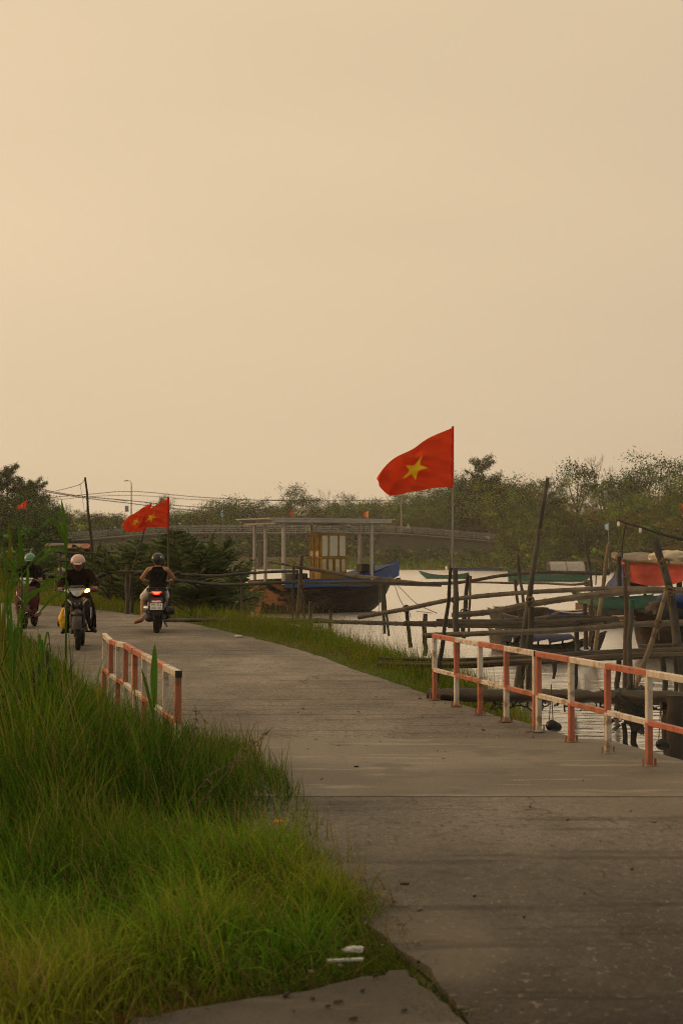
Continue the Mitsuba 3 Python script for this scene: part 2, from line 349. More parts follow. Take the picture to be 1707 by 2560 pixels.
def slab(y0, y1, thick, z=0.0, edge=0.05, seed=0, dl=0.0, dr_=0.0, nx=22, gap=0.007):
    ys = np.linspace(y0 + gap, y1 - gap, max(3, int((y1 - y0) / 0.22)))
    u = np.linspace(0, 1, nx)
    Y, U = np.meshgrid(ys, u, indexing='ij')
    l = f_le(Y) + dl + edge * 2.2 * (meshkit.fbm(np.stack([Y * 1.7, Y * 0, Y * 0 + 3], -1), 4) - 0.5)
    r = f_re(Y) + dr_ + edge * 2.2 * (meshkit.fbm(np.stack([Y * 1.9, Y * 0, Y * 0 + 9], -1), 4) - 0.5)
    X = l + (r - l) * U
    jw = 0.035 * (meshkit.fbm(np.stack([X * 2.3, Y * 0 + seed, X * 0], -1), 4, 13) - 0.5)
    Y = Y + np.where(np.arange(len(ys))[:, None] == 0, jw * 0.7 + 0.004, 0) + np.where(np.arange(len(ys))[:, None] == len(ys) - 1, jw * 0.7 - 0.004, 0)
    Z = z + 0.012 * (meshkit.fbm(np.stack([X * 0.8, Y * 0.8, X * 0], -1), 3, 2) - 0.5) - 0.010 * ((U < 0.01) | (U > 0.99)) 
    if gap > 0: Z[[0, -1]] -= 0.006
    top = np.stack([X, Y, Z], -1)
    n, m = X.shape
    V = top.reshape(-1, 3)
    i, j = np.meshgrid(np.arange(n - 1), np.arange(m - 1), indexing='ij'); i, j = i.ravel(), j.ravel()
    f = [quads(np.stack([i * m + j, i * m + j + 1, (i + 1) * m + j + 1, (i + 1) * m + j], 1))]
    loop = np.r_[np.arange(m), np.arange(1, n) * m + m - 1, (n - 1) * m + np.arange(m - 2, -1, -1), np.arange(n - 2, 0, -1) * m]
    low = V[loop] - [0, 0, thick]
    k = np.arange(len(loop)); kn = (k + 1) % len(loop)
    f.append(quads(np.stack([loop[k], loop[kn], len(V) + kn, len(V) + k], 1)))
    return TM(np.vstack([V, low]), np.vstack(f))
road = numbered('road')
labels[road] = {'label': 'worn grey brown concrete road curving away to the left', 'kind': 'structure'}
joints = [-3, 1.2, 4.4, 9.42]
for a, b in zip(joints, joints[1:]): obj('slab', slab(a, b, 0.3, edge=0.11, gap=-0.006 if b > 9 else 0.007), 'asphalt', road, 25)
far_joints = [12.35, 14.25, 15.72, 18.9, 22.8, 27, 31.5, 36, 41, 46.5, 52, 59, 65.5]
for a, b in zip(far_joints, far_joints[1:]): obj('slab', slab(a, b, 0.3), 'road_mat', road, 25)
obj('culvert_deck', slab(9.42, 12.35, 0.42, 0.005, dr_=0.22, dl=-0.05, gap=-0.006), 'deck_mat', road, 25, label='smoother paler concrete deck over the culvert')
# the culvert's walls below the deck and a strip under the road joints
cw = []
for y in (9.5, 16.2):
    cw.append(beam((float(f_le(y)) - 0.2, y, -0.85), (float(f_re(y)) + 0.12, y - 0.05, -0.85), 0.3, 1.2))
one('culvert_wall', cat_(cw), 'stone', 'grey concrete culvert walls carrying the road over the water', 'wall')
ys = np.arange(-3, 65, 0.5)
L_, R_ = f_le(ys), f_re(ys)
V = np.vstack([np.stack([L_ + 0.06, ys, ys * 0 - 0.035], 1), np.stack([R_ - 0.06, ys, ys * 0 - 0.035], 1)])
k = np.arange(len(ys) - 1); n = len(ys)
obj('joint_bed', TM(V, quads(np.stack([k, n + k, n + k + 1, k + 1], 1))), 'soil', road, False)

# the broken concrete apron left of the road in the foreground: a few separate plates
def plate(pts, z, name, seed):
    from shapely.geometry import Polygon
    q = np.random.default_rng(seed)
    P = np.array([ground_px(x, y)[:2] for x, y in pts])
    D = []
    for a, b in zip(P, np.roll(P, -1, 0)):
        n_ = max(2, int(np.linalg.norm(b - a) / 0.06))
        for t in np.arange(n_) / n_: D.append(a + (b - a) * t + q.normal(0, 0.014, 2))
    m = trimesh.creation.extrude_polygon(Polygon(D).buffer(0), 0.08, engine='earcut')
    m.apply_translation((0, 0, z - 0.08))
    return one(name, m, 'apron_mat', 'broken pale concrete apron at the grass edge in the foreground', None, kind='structure', smooth=False)
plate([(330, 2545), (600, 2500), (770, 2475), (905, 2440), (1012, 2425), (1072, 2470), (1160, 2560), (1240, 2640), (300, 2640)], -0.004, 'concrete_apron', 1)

# ------------------------------------------------------------------ guard rails
RED, WHITE, BLACKC = (0.40, 0.13, 0.082), (0.55, 0.52, 0.455), (0.01, 0.01, 0.01)
def colbar(p, q, w, col, up=(0, 0, 1)):
    m = beam(p, q, w, w, up, bev=0.004)
    return m, np.tile(col, (len(m.vertices), 1))
def joined(parts):
    m = cat_([a for a, _ in parts])
    return m, np.vstack([c for _, c in parts])
def guard_rail(posts, label, first, h=0.70, tops=None, bars_=None):
    """posts: ground points of one welded panel; the paint alternates from bar to bar."""
    t = thing('guard_rail', label, 'guard rail', 'red and white guard rails of the culvert')
    w = 0.046
    P = [np.array([p[0], p[1], 0.0]) for p in posts]
    Z = tops or [h] * len(P)
    for k, (p, z) in enumerate(zip(P, Z)):
        hi, lo = (RED, WHITE) if (k + first) % 2 else (WHITE, RED)
        mid = z * 0.47
        d = (P[-1] - P[0]); d /= np.linalg.norm(d)
        parts = [colbar(p + [0, 0, 0.0], p + [0, 0, mid], w, lo, d), colbar(p + [0, 0, mid], p + [0, 0, z - w / 2], w, hi, d)]
        m, c = joined(parts)
        pk = obj('post', m, 'rail_paint', t, False, color=c)
        foot = box((p[0], p[1], 0.008), (0.10, 0.08, 0.006), rz=0.3)
        bolts = [lathe([(0, 0.0), (0.009, 0.0), (0.009, 0.05), (0, 0.055)], 6) for _ in range(2)]
        for s, b in zip((-1, 1), bolts): b.apply_translation((p[0] + 0.05 * s, p[1] + 0.015 * s, 0.008))
        obj('foot_plate', cat_([foot] + bolts), 'rusty_iron', pk, False)
    for zf, off in ((1.0, 1), (0.47, 0)):
        parts = []
        for k in range(len(P) - 1):
            a, b = P[k] + [0, 0, Z[k] * zf - (0.0 if off else 0)], P[k + 1] + [0, 0, Z[k + 1] * zf]
            d = (b - a) / np.linalg.norm(b - a)
            col = RED if (k + (first if bars_ is None else bars_) + off) % 2 else WHITE
            s = 0.0 if off else w / 2 + 0.001
            a2, b2 = a + d * (s if off == 0 else (-w / 2 if k == 0 else 0)), b - d * (s if off == 0 else (-w / 2 if k == len(P) - 2 else 0))
            parts.append(colbar(a2, b2, w + (0.004 if off else -0.004), col))
        m, c = joined(parts)
        obj('top_rail' if off else 'middle_rail', m, 'rail_paint', t, False, color=c)
    d = P[-1] - P[0]; d /= np.linalg.norm(d)
    for p, z, s in ((P[0], Z[0], -1), (P[-1], Z[-1], 1)):
        obj('end_cap', beam(p + [0, 0, z] + d * s * (w / 2), p + [0, 0, z] + d * s * (w / 2 + 0.006), w + 0.006, w + 0.006), 'ink', t, False)
    return t
R0, R1 = np.array([1.02, 15.62]), np.array([2.315, 10.75])
line = lambda A, B, s: A + (B - A) * s
full = np.linalg.norm(R1 - R0)
step = 0.709
rp = [line(R0, R1, k * step / full) for k in range(5)]
guard_rail(rp, 'far panel of the right hand red and white guard rail, beside the flagpole', 0)
q0 = line(R0, R1, (4 * step + 0.075) / full)
d_ = (R1 - R0) / full
guard_rail([q0 + d_ * step * k for k in range(6)], 'near panel of the right hand red and white guard rail, running out of the photo', 1, bars_=0)
L0, L1 = np.array([-1.225, 10.7]), np.array([-2.62, 15.75])
dl = (L1 - L0) / np.linalg.norm(L1 - L0)
step = 0.638
lp = [L0 + dl * step * k for k in range(5)]
guard_rail(lp, 'near panel of the left guard rail, rising out of the tall grass', 1)
l0 = lp[-1] + dl * 0.075
guard_rail([l0 + dl * step * k * 1.02 for k in range(5)], 'far panel of the left guard rail, sagging and rusty at its top rail', 0, tops=[0.70, 0.71, 0.685, 0.67, 0.70])

# ------------------------------------------------------------------ bamboo fences, jetties and mooring poles
def PX(pts, d):
    """World points of a pole given as pixels; d: one distance, or one for each end."""
    d0, d1 = d if isinstance(d, tuple) else (d, d)
    n = len(pts)
    s = np.array([0] + list(np.cumsum([math.dist(a, b) for a, b in zip(pts, pts[1:])])))
    s /= s[-1]
    return [W(x, y, d0 + (d1 - d0) * t) for (x, y), t in zip(pts, s)]
def pole(name, pts, d, diam, m, parent=None, seed=None, **kw):
    """diam: its thickness in pixels of the photograph at each end."""
    a, b = diam if isinstance(diam, tuple) else (diam, diam)
    d0, d1 = d if isinstance(d, tuple) else (d, d)
    pole.n += 1
    return obj(name, bamboo(PX(pts, d), a * d0 / F / 2, b * d1 / F / 2, seed=pole.n), m, parent, 60, **kw)
pole.n = 0
def lash(parent, x, y, d, r=9, m='rope'):
    p = W(x, y, d)
    R = r * d / F
    q = np.random.default_rng(int(x * 7 + y))
    parts = []
    for k in range(4):
        n1 = q.normal(size=3); n1 /= np.linalg.norm(n1)
        a = np.cross(n1, [0, 0, 1]); a /= np.linalg.norm(a); b = np.cross(n1, a)
        s = np.linspace(0, 2 * np.pi, 12)
        parts.append(tube(p + R * (np.cos(s)[:, None] * a + np.sin(s)[:, None] * b), R * 0.16, 5))
    for k in range(3):
        e = q.normal(0, R * 0.7, 3)
        parts.append(tube(curve([p, p + e * 0.6 + [0, 0, -R * 0.5], p + e + [0, 0, -R * 2.2]], 0.03), R * 0.12, 4))
    return obj('lashing', cat_(parts), m, parent, True)

t = thing('bamboo_fence', 'weathered bamboo roadside fence behind the rider in the black tank top', 'fence')
for pts, d, w, m in [([(318, 1410), (318, 1535)], 36, (9, 11), BG), ([(330, 1432), (329, 1532)], 36.4, 9, BD), ([(421, 1428), (422, 1552)], 35.6, (9, 10), BB), ([(603, 1428), (605, 1528)], 35.8, 7, BG),
                     ([(756, 1388), (741, 1560)], 35.2, (9, 11), BB), ([(752, 1472), (761, 1560)], 35.4, (5, 7), BG), ([(734, 1410), (732, 1555)], 36.2, 7, BD), ([(778, 1503), (774, 1640)], 31.5, (9, 10), BG), ([(826, 1525), (827, 1640)], 32.5, 8, BD)]:
    pole('post', pts, d, w, m, t)
for pts, d, w, m in [([(298, 1428), (372, 1430)], 35.8, (7, 9), BG), ([(376, 1437), (424, 1436), (530, 1440), (605, 1434), (745, 1428)], (36, 35.6), (7, 7), BG), ([(380, 1446), (424, 1450), (560, 1463), (750, 1457), (900, 1459), (1104, 1464)], (35.8, 34.8), (8, 8), BG),
                     ([(672, 1405), (780, 1421), (880, 1438), (1000, 1452), (1062, 1460)], (35.4, 34.4), (6, 7), BT), ([(740, 1419), (850, 1437), (945, 1456)], (35.6, 35), (5, 6), BG)]:
    pole('rail', pts, d, w, m, t)
for pts, d, w, m in [([(410, 1551), (600, 1553), (800, 1555), (1092, 1561)], (33.5, 31), (9, 11), BG), ([(600, 1546), (830, 1549)], (34.5, 33.5), 5, BG)]:
    pole('ground_rail', pts, d, w, m, t)
pole('brace', [(425, 1500), (455, 1522), (520, 1556)], 36.5, 6, BD, t)
for x, y, d in ((421, 1440, 35.5), (756, 1458, 35.1), (776, 1556, 31.4), (318, 1428, 35.7)): lash(t, x, y, d, 7)
bun = xf(trimesh.creation.icosphere(2), np.diag([0.055, 0.05, 0.045, 1])); bun.apply_translation(W(768, 1563, 31.2))
obj('knot', bun, 'rope', t, True)

t = thing('bamboo_jetty', 'long rickety bamboo jetty over the water behind the right guard rail', 'jetty')
for pts, d, w, m in [([(827, 1458), (936, 1456), (1045, 1460), (1126, 1458), (1189, 1450), (1254, 1439), (1370, 1431), (1514, 1435)], (34, 29), (8, 9), BD), ([(1170, 1457), (1254, 1457), (1341, 1458), (1427, 1462), (1470, 1457)], (33, 31), (5, 6), BB),
                     ([(897, 1542), (1010, 1522), (1127, 1500), (1254, 1486), (1439, 1474), (1531, 1471), (1710, 1472)], (30.5, 24), (11, 12), BG), ([(1132, 1541), (1254, 1528), (1312, 1518), (1439, 1495), (1514, 1483), (1720, 1479)], (27, 22.5), (15, 18), BG),
                     ([(1062, 1592), (1186, 1584), (1409, 1573), (1587, 1561), (1715, 1557)], (24.5, 21), (13, 15), BG)]:
    pole('rail', pts, d, w, m, t)
for pts, d, w, m in [([(1010, 1558), (1100, 1560), (1254, 1560), (1400, 1556), (1540, 1548)], (29, 26.5), (13, 15), BD), ([(1090, 1553), (1254, 1551), (1420, 1545), (1545, 1552)], (29.4, 27.2), (8, 10), BG), ([(1120, 1566), (1330, 1566), (1510, 1560)], (28.7, 26.6), (11, 11), BD), ([(1370, 1546), (1450, 1540), (1546, 1549)], (27.8, 27), (7, 8), BD)]:
    pole('deck_pole', pts, d, w, m, t)
for pts, d, w, m in [([(957, 1462), (972, 1590)], 33, 6, BD), ([(954, 1462), (961, 1585)], 33.4, 8, BG), ([(1015, 1514), (1026, 1620)], 30, (9, 11), BD), ([(1061, 1536), (1062, 1640)], 29, 11, BD), ([(1138, 1420), (1141, 1670)], 26.5, (13, 17), BG), ([(1168, 1436), (1157, 1600)], 30.5, (9, 12), BD), ([(1176, 1440), (1171, 1585)], 31, 6, BB),
                     ([(1462, 1508), (1464, 1625)], 28.4, (10, 12), BD), ([(1476, 1512), (1474, 1615)], 28.6, 10, BB), ([(1440, 1552), (1443, 1640)], 27, 12, BD), ([(1293, 1388), (1314, 1560)], 30, (7, 9), BG), ([(1286, 1450), (1300, 1560)], 30.2, 8, BB), ([(1328, 1522), (1321, 1725)], 23.6, (15, 19), BD), ([(1433, 1478), (1450, 1500)], 28.7, 9, BG),
                     ([(1330, 1600), (1300, 1660), (1290, 1712)], 24, 8, BD)]:
    pole('post', pts, d, w, m, t)
for x, y, d, r in ((1138, 1500, 26.6, 9), (1325, 1560, 24, 10), (1467, 1458, 30.5, 8), (1015, 1522, 30, 9), (1160, 1530, 30, 9), (1290, 1458, 31, 7), (1442, 1562, 26.8, 9)): lash(t, x, y, d, r, 'net' if r > 8 else 'rope')

t = thing('plank_walkway', 'low dark walkway of poles and planks just above the water', 'walkway')
for k, (dy, w, m) in enumerate(((0, 13, BD), (9, 11, BD), (-8, 8, BG), (4, 10, BB))):
    pole('pole', [(945, 1654 + dy), (1065, 1657 + dy), (1284, 1651 + dy), (1534, 1636 + dy), (1720, 1631 + dy)], (21.5 - 0.25 * k, 19.5 - 0.25 * k), w, m, t)
for (a, b, d, w) in (((1575, 1628), (1720, 1622), 20.2, 8), ((1590, 1640), (1720, 1634), 19.6, 6), ((1600, 1614), (1720, 1612), 20.8, 7)):
    p, q = W(*a, d), W(*b, d - 0.3)
    obj('plank', beam(p, q, 0.12, 0.03), BG, t, False)
for x, y0, y1, d, w in ((1307, 1640, 1735, 21, 13), (1325, 1645, 1728, 20.8, 11), (1440, 1640, 1760, 20.3, 10), (1545, 1640, 1780, 20, 13), (1655, 1630, 1740, 19.4, 14), (1685, 1610, 1760, 19.3, 10), (1100, 1655, 1700, 21, 12)):
    pole('post', [(x, y0), (x + (8 if x > 1600 else -3), y1)], d, w, BD, t)

def tall(pts, d, w, m, label, lashes=(), cap=None):
    k = thing('mooring_pole', label, 'pole', 'bamboo mooring poles along the bank')
    pole('shaft', pts, d, w, m, k)
    for l in lashes: lash(k, *l)
    if cap: obj('painted_tip', tube(PX(cap, d), w[0] * 0.62 * d / F, 12), 'green_paint', k, 40)
tall([(1369, 1194), (1349, 1317), (1333, 1418), (1323, 1504), (1306, 1622), (1290, 1730)], 24, (9, 19), BG, 'tallest grey bamboo pole leaning above the black canoe', [(1325, 1500, 23.9, 10), (1348, 1330, 23.9, 7)])
tall([(1523, 1360), (1508, 1450), (1496, 1540), (1486, 1640)], 28.8, (9, 12), BT, 'tan bamboo pole standing left of the red tarpaulin')
tall([(1459, 1330), (1471, 1389), (1477, 1460), (1483, 1600)], 31.2, (6, 8), BG, 'thin grey bamboo pole leaning left before the boat with the round awning')
tall([(1640, 1350), (1654, 1410), (1672, 1476), (1696, 1640), (1712, 1770)], 19.8, (18, 26), BG, 'thick grey pole before the red tarpaulin, leaning left', [(1660, 1408, 19.7, 13), (1672, 1478, 19.7, 13)])
tall([(1665, 1476), (1645, 1547), (1616, 1640), (1582, 1735)], 18.2, (11, 14), BT, 'slanting bamboo strut propped against the thick grey pole', [(1645, 1560, 18.1, 12)])
tall([(1579, 1512), (1575, 1640), (1577, 1760)], 18.4, (13, 15), BG, 'upright bamboo pole with a green painted tip')
tall([(1562, 1440), (1563, 1560), (1564, 1640), (1561, 1750)], 18.9, (10, 13), BB, 'brown upright pole beside the pole with the green tip')
obj('painted_tip', tube([W(1579.3, 1500, 18.4), W(1578.8, 1517, 18.4)], 7.4 * 18.4 / F, 12), 'green_paint', 'mooring_pole_005', 40)

# the wrapped log in the foreground water, its ragged post and the floats that hang from it
t = thing('net_wrapped_log', 'thick log wrapped in old netting, lying behind the right guard rail', 'log')
P = PX([(1075, 1738), (1330, 1740), (1543, 1742), (1730, 1748)], (15.9, 13.6))
m = tube(curve(P, 0.04), 0.068, 18)
q = meshkit.fbm(m.vertices * 9, 4, 1) - 0.5
m.vertices += 0.06 * q[:, None] * np.array([0.3, 0.6, 1.0])
obj('trunk', m, 'net', t, 60)
rag = []
for k in range(46):
    x = rng.uniform(1180, 1700)
    p = W(x, 1752, 15.9 - 2.3 * (x - 1075) / 655) + rng.normal(0, 0.02, 3)
    L = rng.uniform(0.03, 0.12)
    rag.append(tube(curve([p, p + [rng.normal(0, 0.03), rng.normal(0, 0.02), -L * 0.5], p + [rng.normal(0, 0.05), 0, -L]], 0.03), rng.uniform(0.004, 0.011), 4))
stuff_part(obj('rag', cat_(rag), 'net', t, True, label='ragged threads of netting hanging under the log'))
t = thing('ragged_post', 'dark post bundled with weed and netting where the log is tied', 'post')
c0 = W(1580, 1780, 14.2)
m = H((*c0, 0.10), (*(c0 + [-0.10, 0, 0.13]), 0.09), (*(c0 + [0.1, 0, 0.2]), 0.07), (*(c0 + [0.04, 0, -0.17]), 0.06), fine=True)
m = trimesh.Trimesh(*trimesh.remesh.subdivide_to_size(m.vertices, m.faces, 0.03))
m.vertices += (meshkit.fbm(m.vertices * 14, 4, 4)[:, None] - 0.5) * 0.12 * (m.vertices - c0) / 0.15
obj('bundle', m, 'net', t, 60)
for a, b, w in (((1560, 1810), (1567, 1890), 12), ((1582, 1800), (1588, 1885), 15), ((1535, 1800), (1510, 1818), 8)):
    pole('leg', [a, b], 14.2, w, BD, t)
sp = []
for k in range(40):
    e = rng.normal(0, 0.09, 3)
    sp.append(tube([c0 + e, c0 + e * 2.0 + [0, 0, rng.uniform(-0.06, 0.1)]], 0.005, 4))
stuff_part(obj('weed', cat_(sp), 'net', t, True))
def float_(x, y, d, r, label, name='net_float'):
    k = thing(name, label, 'float')
    c = W(x, y, d)
    b1 = H((*c, r), (*(c + [r * 1.0, 0, -r * 0.25]), r * 0.8), (*(c + [r * 0.1, 0, r * 0.5]), r * 0.6), fine=True)
    obj('bladder', b1, 'black_plastic', k, 40)
    for s in (-0.02, 0.015): obj('cord', tube(curve([c + [s, 0, r], c + [s * 0.6, 0, r + 0.12], c + [0, 0, r + 0.34]], 0.05), 0.005, 5), 'rope', k, True)
float_(1378, 1815, 13.6, 0.055, 'black plastic float hanging on cords below the wrapped log')
float_(1652, 1862, 13.2, 0.05, 'dark float near the right edge, hanging beside the dark piling')
t = one('frayed_rope', cat_([tube(curve([W(1385 + dx, 1655, 19.4), W(1386 + dx * 0.6, 1680, 19.4), W(1383 - dx * 0.4, 1697, 19.4)], 0.05), 0.022 - abs(dx) * 0.002, 6) for dx in (-4, -1, 2, 5)]), 'net', 'frayed dark rope end dangling from the low walkway', 'rope', smooth=True)
t = thing('dark_piling', 'dark slimy piling standing in the water at the right edge', 'piling')
for x, d, r in ((1688, 13.6, 0.085), (1712, 13.8, 0.10), (1668, 13.9, 0.05)):
    p = W(x, 1752, d); b = p.copy(); b[2] = -1.2
    m = tube(curve([p + [0, 0, 0.05], b], 0.05), r, 14)
    m.vertices += (meshkit.fbm(m.vertices * 8, 4, 2)[:, None] - 0.5) * [0.06, 0.06, 0.02]
    obj('pile', m, BD, t, 60)

# ------------------------------------------------------------------ flags
def flag_mesh(top, bottom, fly_top, fly_bottom, d, billow=0.10, nu=44, nv=26, phase=0.0, z_dir=0.0):
    """A cloth between its hoist (pixels top, bottom) and its fly: lists of pixels along the upper and lower edge, standing about the distance d."""
    A = np.array([W(x, y, d) for x, y in [top] + fly_top]); B = np.array([W(x, y, d) for x, y in [bottom] + fly_bottom])
    def along(P, n):
        from scipy.interpolate import PchipInterpolator
        s = np.r_[0, np.cumsum(np.linalg.norm(np.diff(P, axis=0), axis=1))]; s /= s[-1]
        return PchipInterpolator(s, P)(np.linspace(0, 1, n))
    E, G = along(A, nu), along(B, nu)
    u, v = np.meshgrid(np.linspace(0, 1, nu), np.linspace(0, 1, nv), indexing='ij')
    X = G[:, None] + (E - G)[:, None] * v[..., None]
    size = np.linalg.norm(A[0] - B[0])
    X[..., 1] += size * billow * 1.6 * (u ** 0.8) * (np.sin(9.5 * u + 3.5 * v + phase) + 0.45 * np.sin(17 * u - 5 * v + 1 + phase)) + z_dir * u * size
    X[..., 1] += size * 0.06 * np.sin(26 * (u * 0.55 + (1 - v) * 0.75) + phase) * np.exp(-((u - 0.3) / 0.35) ** 2) + size * 0.035 * u * np.sin(31 * u + 8 * v + phase)
    X[..., 2] += size * 0.02 * u * np.sin(13 * u + 5 * v)
    i, j = np.meshgrid(np.arange(nu - 1), np.arange(nv - 1), indexing='ij'); i, j = i.ravel(), j.ravel()
    return TM(X.reshape(-1, 3), quads(np.stack([i * nv + j, (i + 1) * nv + j, (i + 1) * nv + j + 1, i * nv + j + 1], 1))), np.stack([u, v], -1).reshape(-1, 2)
def star_flag(label, pole_pts, d, pw, hoist, ftop, fbot, mats=('steel',), group='red flags with a yellow star', lower=None, **kw):
    k = thing('flag', label, 'flag', group)
    m, uv = flag_mesh(*hoist, ftop, fbot, d, **kw)
    obj('cloth', m, 'flag_cloth', k, True, uv=uv)
    obj('pole', tube(curve(PX(pole_pts, d), 0.2), pw * d / F / 2, 10), mats[0], k, 40)
    if lower: obj('bamboo_foot', bamboo(PX(lower[0], lower[1]), lower[2] * d / F / 2, lower[3] * d / F / 2, seed=77), BD, k, 60)
    sl = tube(PX([(hoist[0][0] + pw * 0.1, hoist[0][1] - 2), (hoist[1][0] + pw * 0.1, hoist[1][1] + 2)], d), pw * 0.62 * d / F, 10)
    obj('sleeve', sl, 'red_cloth', k, 40)
    return k
star_flag('large red flag with a yellow star flying from the pole by the right guard rail', [(1132, 1065), (1132, 1230), (1131, 1320), (1130, 1420)], 19, 5, ((1131, 1069), (1130, 1217)),
          [(1105, 1080), (1056, 1104), (1034, 1119), (1001, 1138), (969, 1160), (950, 1179), (942, 1192)], [(1072, 1222), (1036, 1229), (1001, 1237), (985, 1237), (962, 1228), (947, 1217)],
          lower=([(1130, 1385), (1121, 1480), (1112, 1570), (1090, 1705), (1084, 1745)], 19.06, 8, 13))
star_flag('right one of two overlapping red star flags left of the palms', [(421, 1243), (421, 1330), (421, 1450), (422, 1530)], 35.3, 5, ((420, 1246), (419, 1320)), [(400, 1257), (380, 1268), (365, 1282), (352, 1306)], [(395, 1318), (375, 1319), (350, 1323), (331, 1336)], ('bamboo_brown',), phase=1.5, billow=0.09)
star_flag('left one of two overlapping red star flags, partly hidden by the other', [(378, 1256), (370, 1290), (348, 1370), (330, 1425)], 35.9, 4, ((377, 1259), (361, 1326)), [(360, 1268), (340, 1280), (318, 1296), (304, 1307)], [(350, 1328), (338, 1330), (322, 1330), (311, 1326)], ('bamboo_grey',), phase=0.6, billow=0.07)
star_flag('small far red star flag before the dark trees at the left edge', [(66, 1252), (66, 1420)], 110, 2.2, ((66, 1252), (65, 1271)), [(56, 1256), (48, 1263), (42, 1266)], [(58, 1271), (50, 1272), (44, 1272)], ('bamboo_brown',), nu=20, nv=12)
star_flag('red flag cut off by the right edge of the photo', [(1745, 1250), (1745, 1420)], 60, 3, ((1744, 1255), (1744, 1285)), [(1730, 1256), (1715, 1258), (1705, 1261)], [(1730, 1286), (1716, 1286), (1706, 1284)], ('bamboo_brown',), nu=20, nv=12)
def pennant(label, x, y0, y1, d, left, right, m, name='pennant', base=None):
    k = thing(name, label, 'pennant', 'small coloured pennants over the river')
    pp = PX([(right, y0), (right, base or y1 + 60)], d)
    obj('pole', tube(curve(pp, 0.5), 0.025, 6), 'steel', k, 40)
    mm, uv = flag_mesh((right, y0), (right, y1), [(left, y0 + (y1 - y0) * 0.25)], [(left, y0 + (y1 - y0) * 0.75)], d, billow=0.08, nu=10, nv=6)
    obj('cloth', mm, m, k, True)
pennant('pale blue pennant on the bridge, left of the boat canopy', 0, 1274, 1294, 209.4, 552, 557, 'pale_blue_cloth', base=1336)
pennant('red pennant above the canopy roof, beside a lime one', 0, 1273, 1294, 209.3, 725, 732, 'red_cloth', base=1336)
pennant('lime green pennant right beside the red one on the bridge', 0, 1275, 1294, 209.6, 735, 738, 'lime_cloth', base=1336)
pennant('red pennant beside the yellow one above the canopy', 0, 1279, 1296, 209.3, 907, 914, 'red_cloth', base=1336)
pennant('yellow pennant above the right end of the canopy', 0, 1277, 1297, 209.6, 914, 921, 'gold_cloth', base=1336)
pennant('light blue pennant over the right bank, above the tan bamboo pole', 0, 1307, 1327, 120, 1512, 1521, 'pale_blue_cloth', base=1420)

# ------------------------------------------------------------------ grass, reeds and weeds
def blades(base, h, w, az, lean, curl, col, segs=4):
    """Blades as one mesh: base (n, 3); height, width, direction of lean, how far they lean and bow over."""
    n = len(base)
    s = np.linspace(0, 1, segs + 1)
    d = np.stack([np.cos(az), np.sin(az), 0 * az], -1)
    side = np.stack([-np.sin(az), np.cos(az), 0 * az], -1)
    tw = rng.uniform(-0.9, 0.9, n)[:, None]
    side = side * np.cos(tw) + d * np.sin(tw)
    V, C = [], []
    for k, t in enumerate(s):
        c = base + d * (h * lean * (0.25 * t + 0.75 * t * t))[:, None] + np.array([0, 0, 1.0]) * (h * (t - curl * t ** 3))[:, None]
        wd = (w * (1 - t ** 1.6) * (0.7 + 0.3 * min(1, t * 4)))[:, None] / 2
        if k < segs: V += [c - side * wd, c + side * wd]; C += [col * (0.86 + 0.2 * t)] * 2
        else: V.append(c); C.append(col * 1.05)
    V, C = np.stack(V, 1), np.stack(C, 1)
    m = 2 * segs + 1
    f = []
    for k in range(segs - 1): f += [(2 * k, 2 * k + 1, 2 * k + 3), (2 * k, 2 * k + 3, 2 * k + 2)]
    f.append((2 * segs - 2, 2 * segs - 1, 2 * segs))
    Fc = (np.arange(n)[:, None, None] * m + np.array(f)[None]).reshape(-1, 3)
    return V.reshape(-1, 3), Fc, C.reshape(-1, 3)
def merge(parts):
    V, Fc, C, o = [], [], [], 0
    for v, f, c in parts:
        V.append(v); Fc.append(f + o); C.append(c); o += len(v)
    return TM(np.vstack(V), np.vstack(Fc)), np.clip(np.vstack(C), 0, 1)
GREEN, OLIVE, DRY, DEEP, BROWN = (np.array(c) for c in ((0.085, 0.19, 0.013), (0.17, 0.21, 0.022), (0.34, 0.27, 0.11), (0.034, 0.085, 0.010), (0.19, 0.115, 0.035)))
def grass_field(n, xr, yr, inside, h, w, cols, lean=(0.1, 0.5), curl=(0.0, 0.35), clump=0.5, segs=4, hmod=None, wind=math.pi):
    x, y = rng.uniform(*xr, n), rng.uniform(*yr, n)
    P3 = np.stack([x, y, 0 * x], -1)
    dens = meshkit.fbm(P3 * 1.7, 3, 11)
    ok = inside(x, y) & (dens > clump * rng.uniform(0.2, 1.0, n))
    x, y, P3 = x[ok], y[ok], P3[ok]
    n = len(x)
    hh = rng.uniform(*h, n) * (0.55 + 0.9 * meshkit.fbm(P3 * 1.1, 3, 5))
    if hmod is not None: hh *= hmod(x, y)
    az = np.where(rng.random(n) < 0.45, wind + rng.normal(0, 0.7, n), rng.uniform(0, 2 * np.pi, n))
    t = meshkit.fbm(P3 * 0.9, 3, 21)[:, None] + rng.normal(0, 0.13, (n, 1))
    t = np.clip((t - 0.25) / 0.5, 0, 1)
    a, b, c = cols
    col = np.where(t < 0.5, a + (b - a) * t * 2, b + (c - b) * (t * 2 - 1)) * rng.uniform(0.7, 1.25, (n, 1))
    dry = rng.random(n) < 0.12
    col[dry] = DRY * rng.uniform(0.5, 1.1, (dry.sum(), 1))
    z = height(x, y) - 0.03
    return blades(np.stack([x, y, z], -1), hh, rng.uniform(*w, n) * (0.6 + 0.5 * hh / h[1]), az, rng.uniform(*lean, n), rng.uniform(*curl, n), col, segs)
def frame_left(y, m=0.25): return -(y + 0.3) * CX / F * 1.04 - m
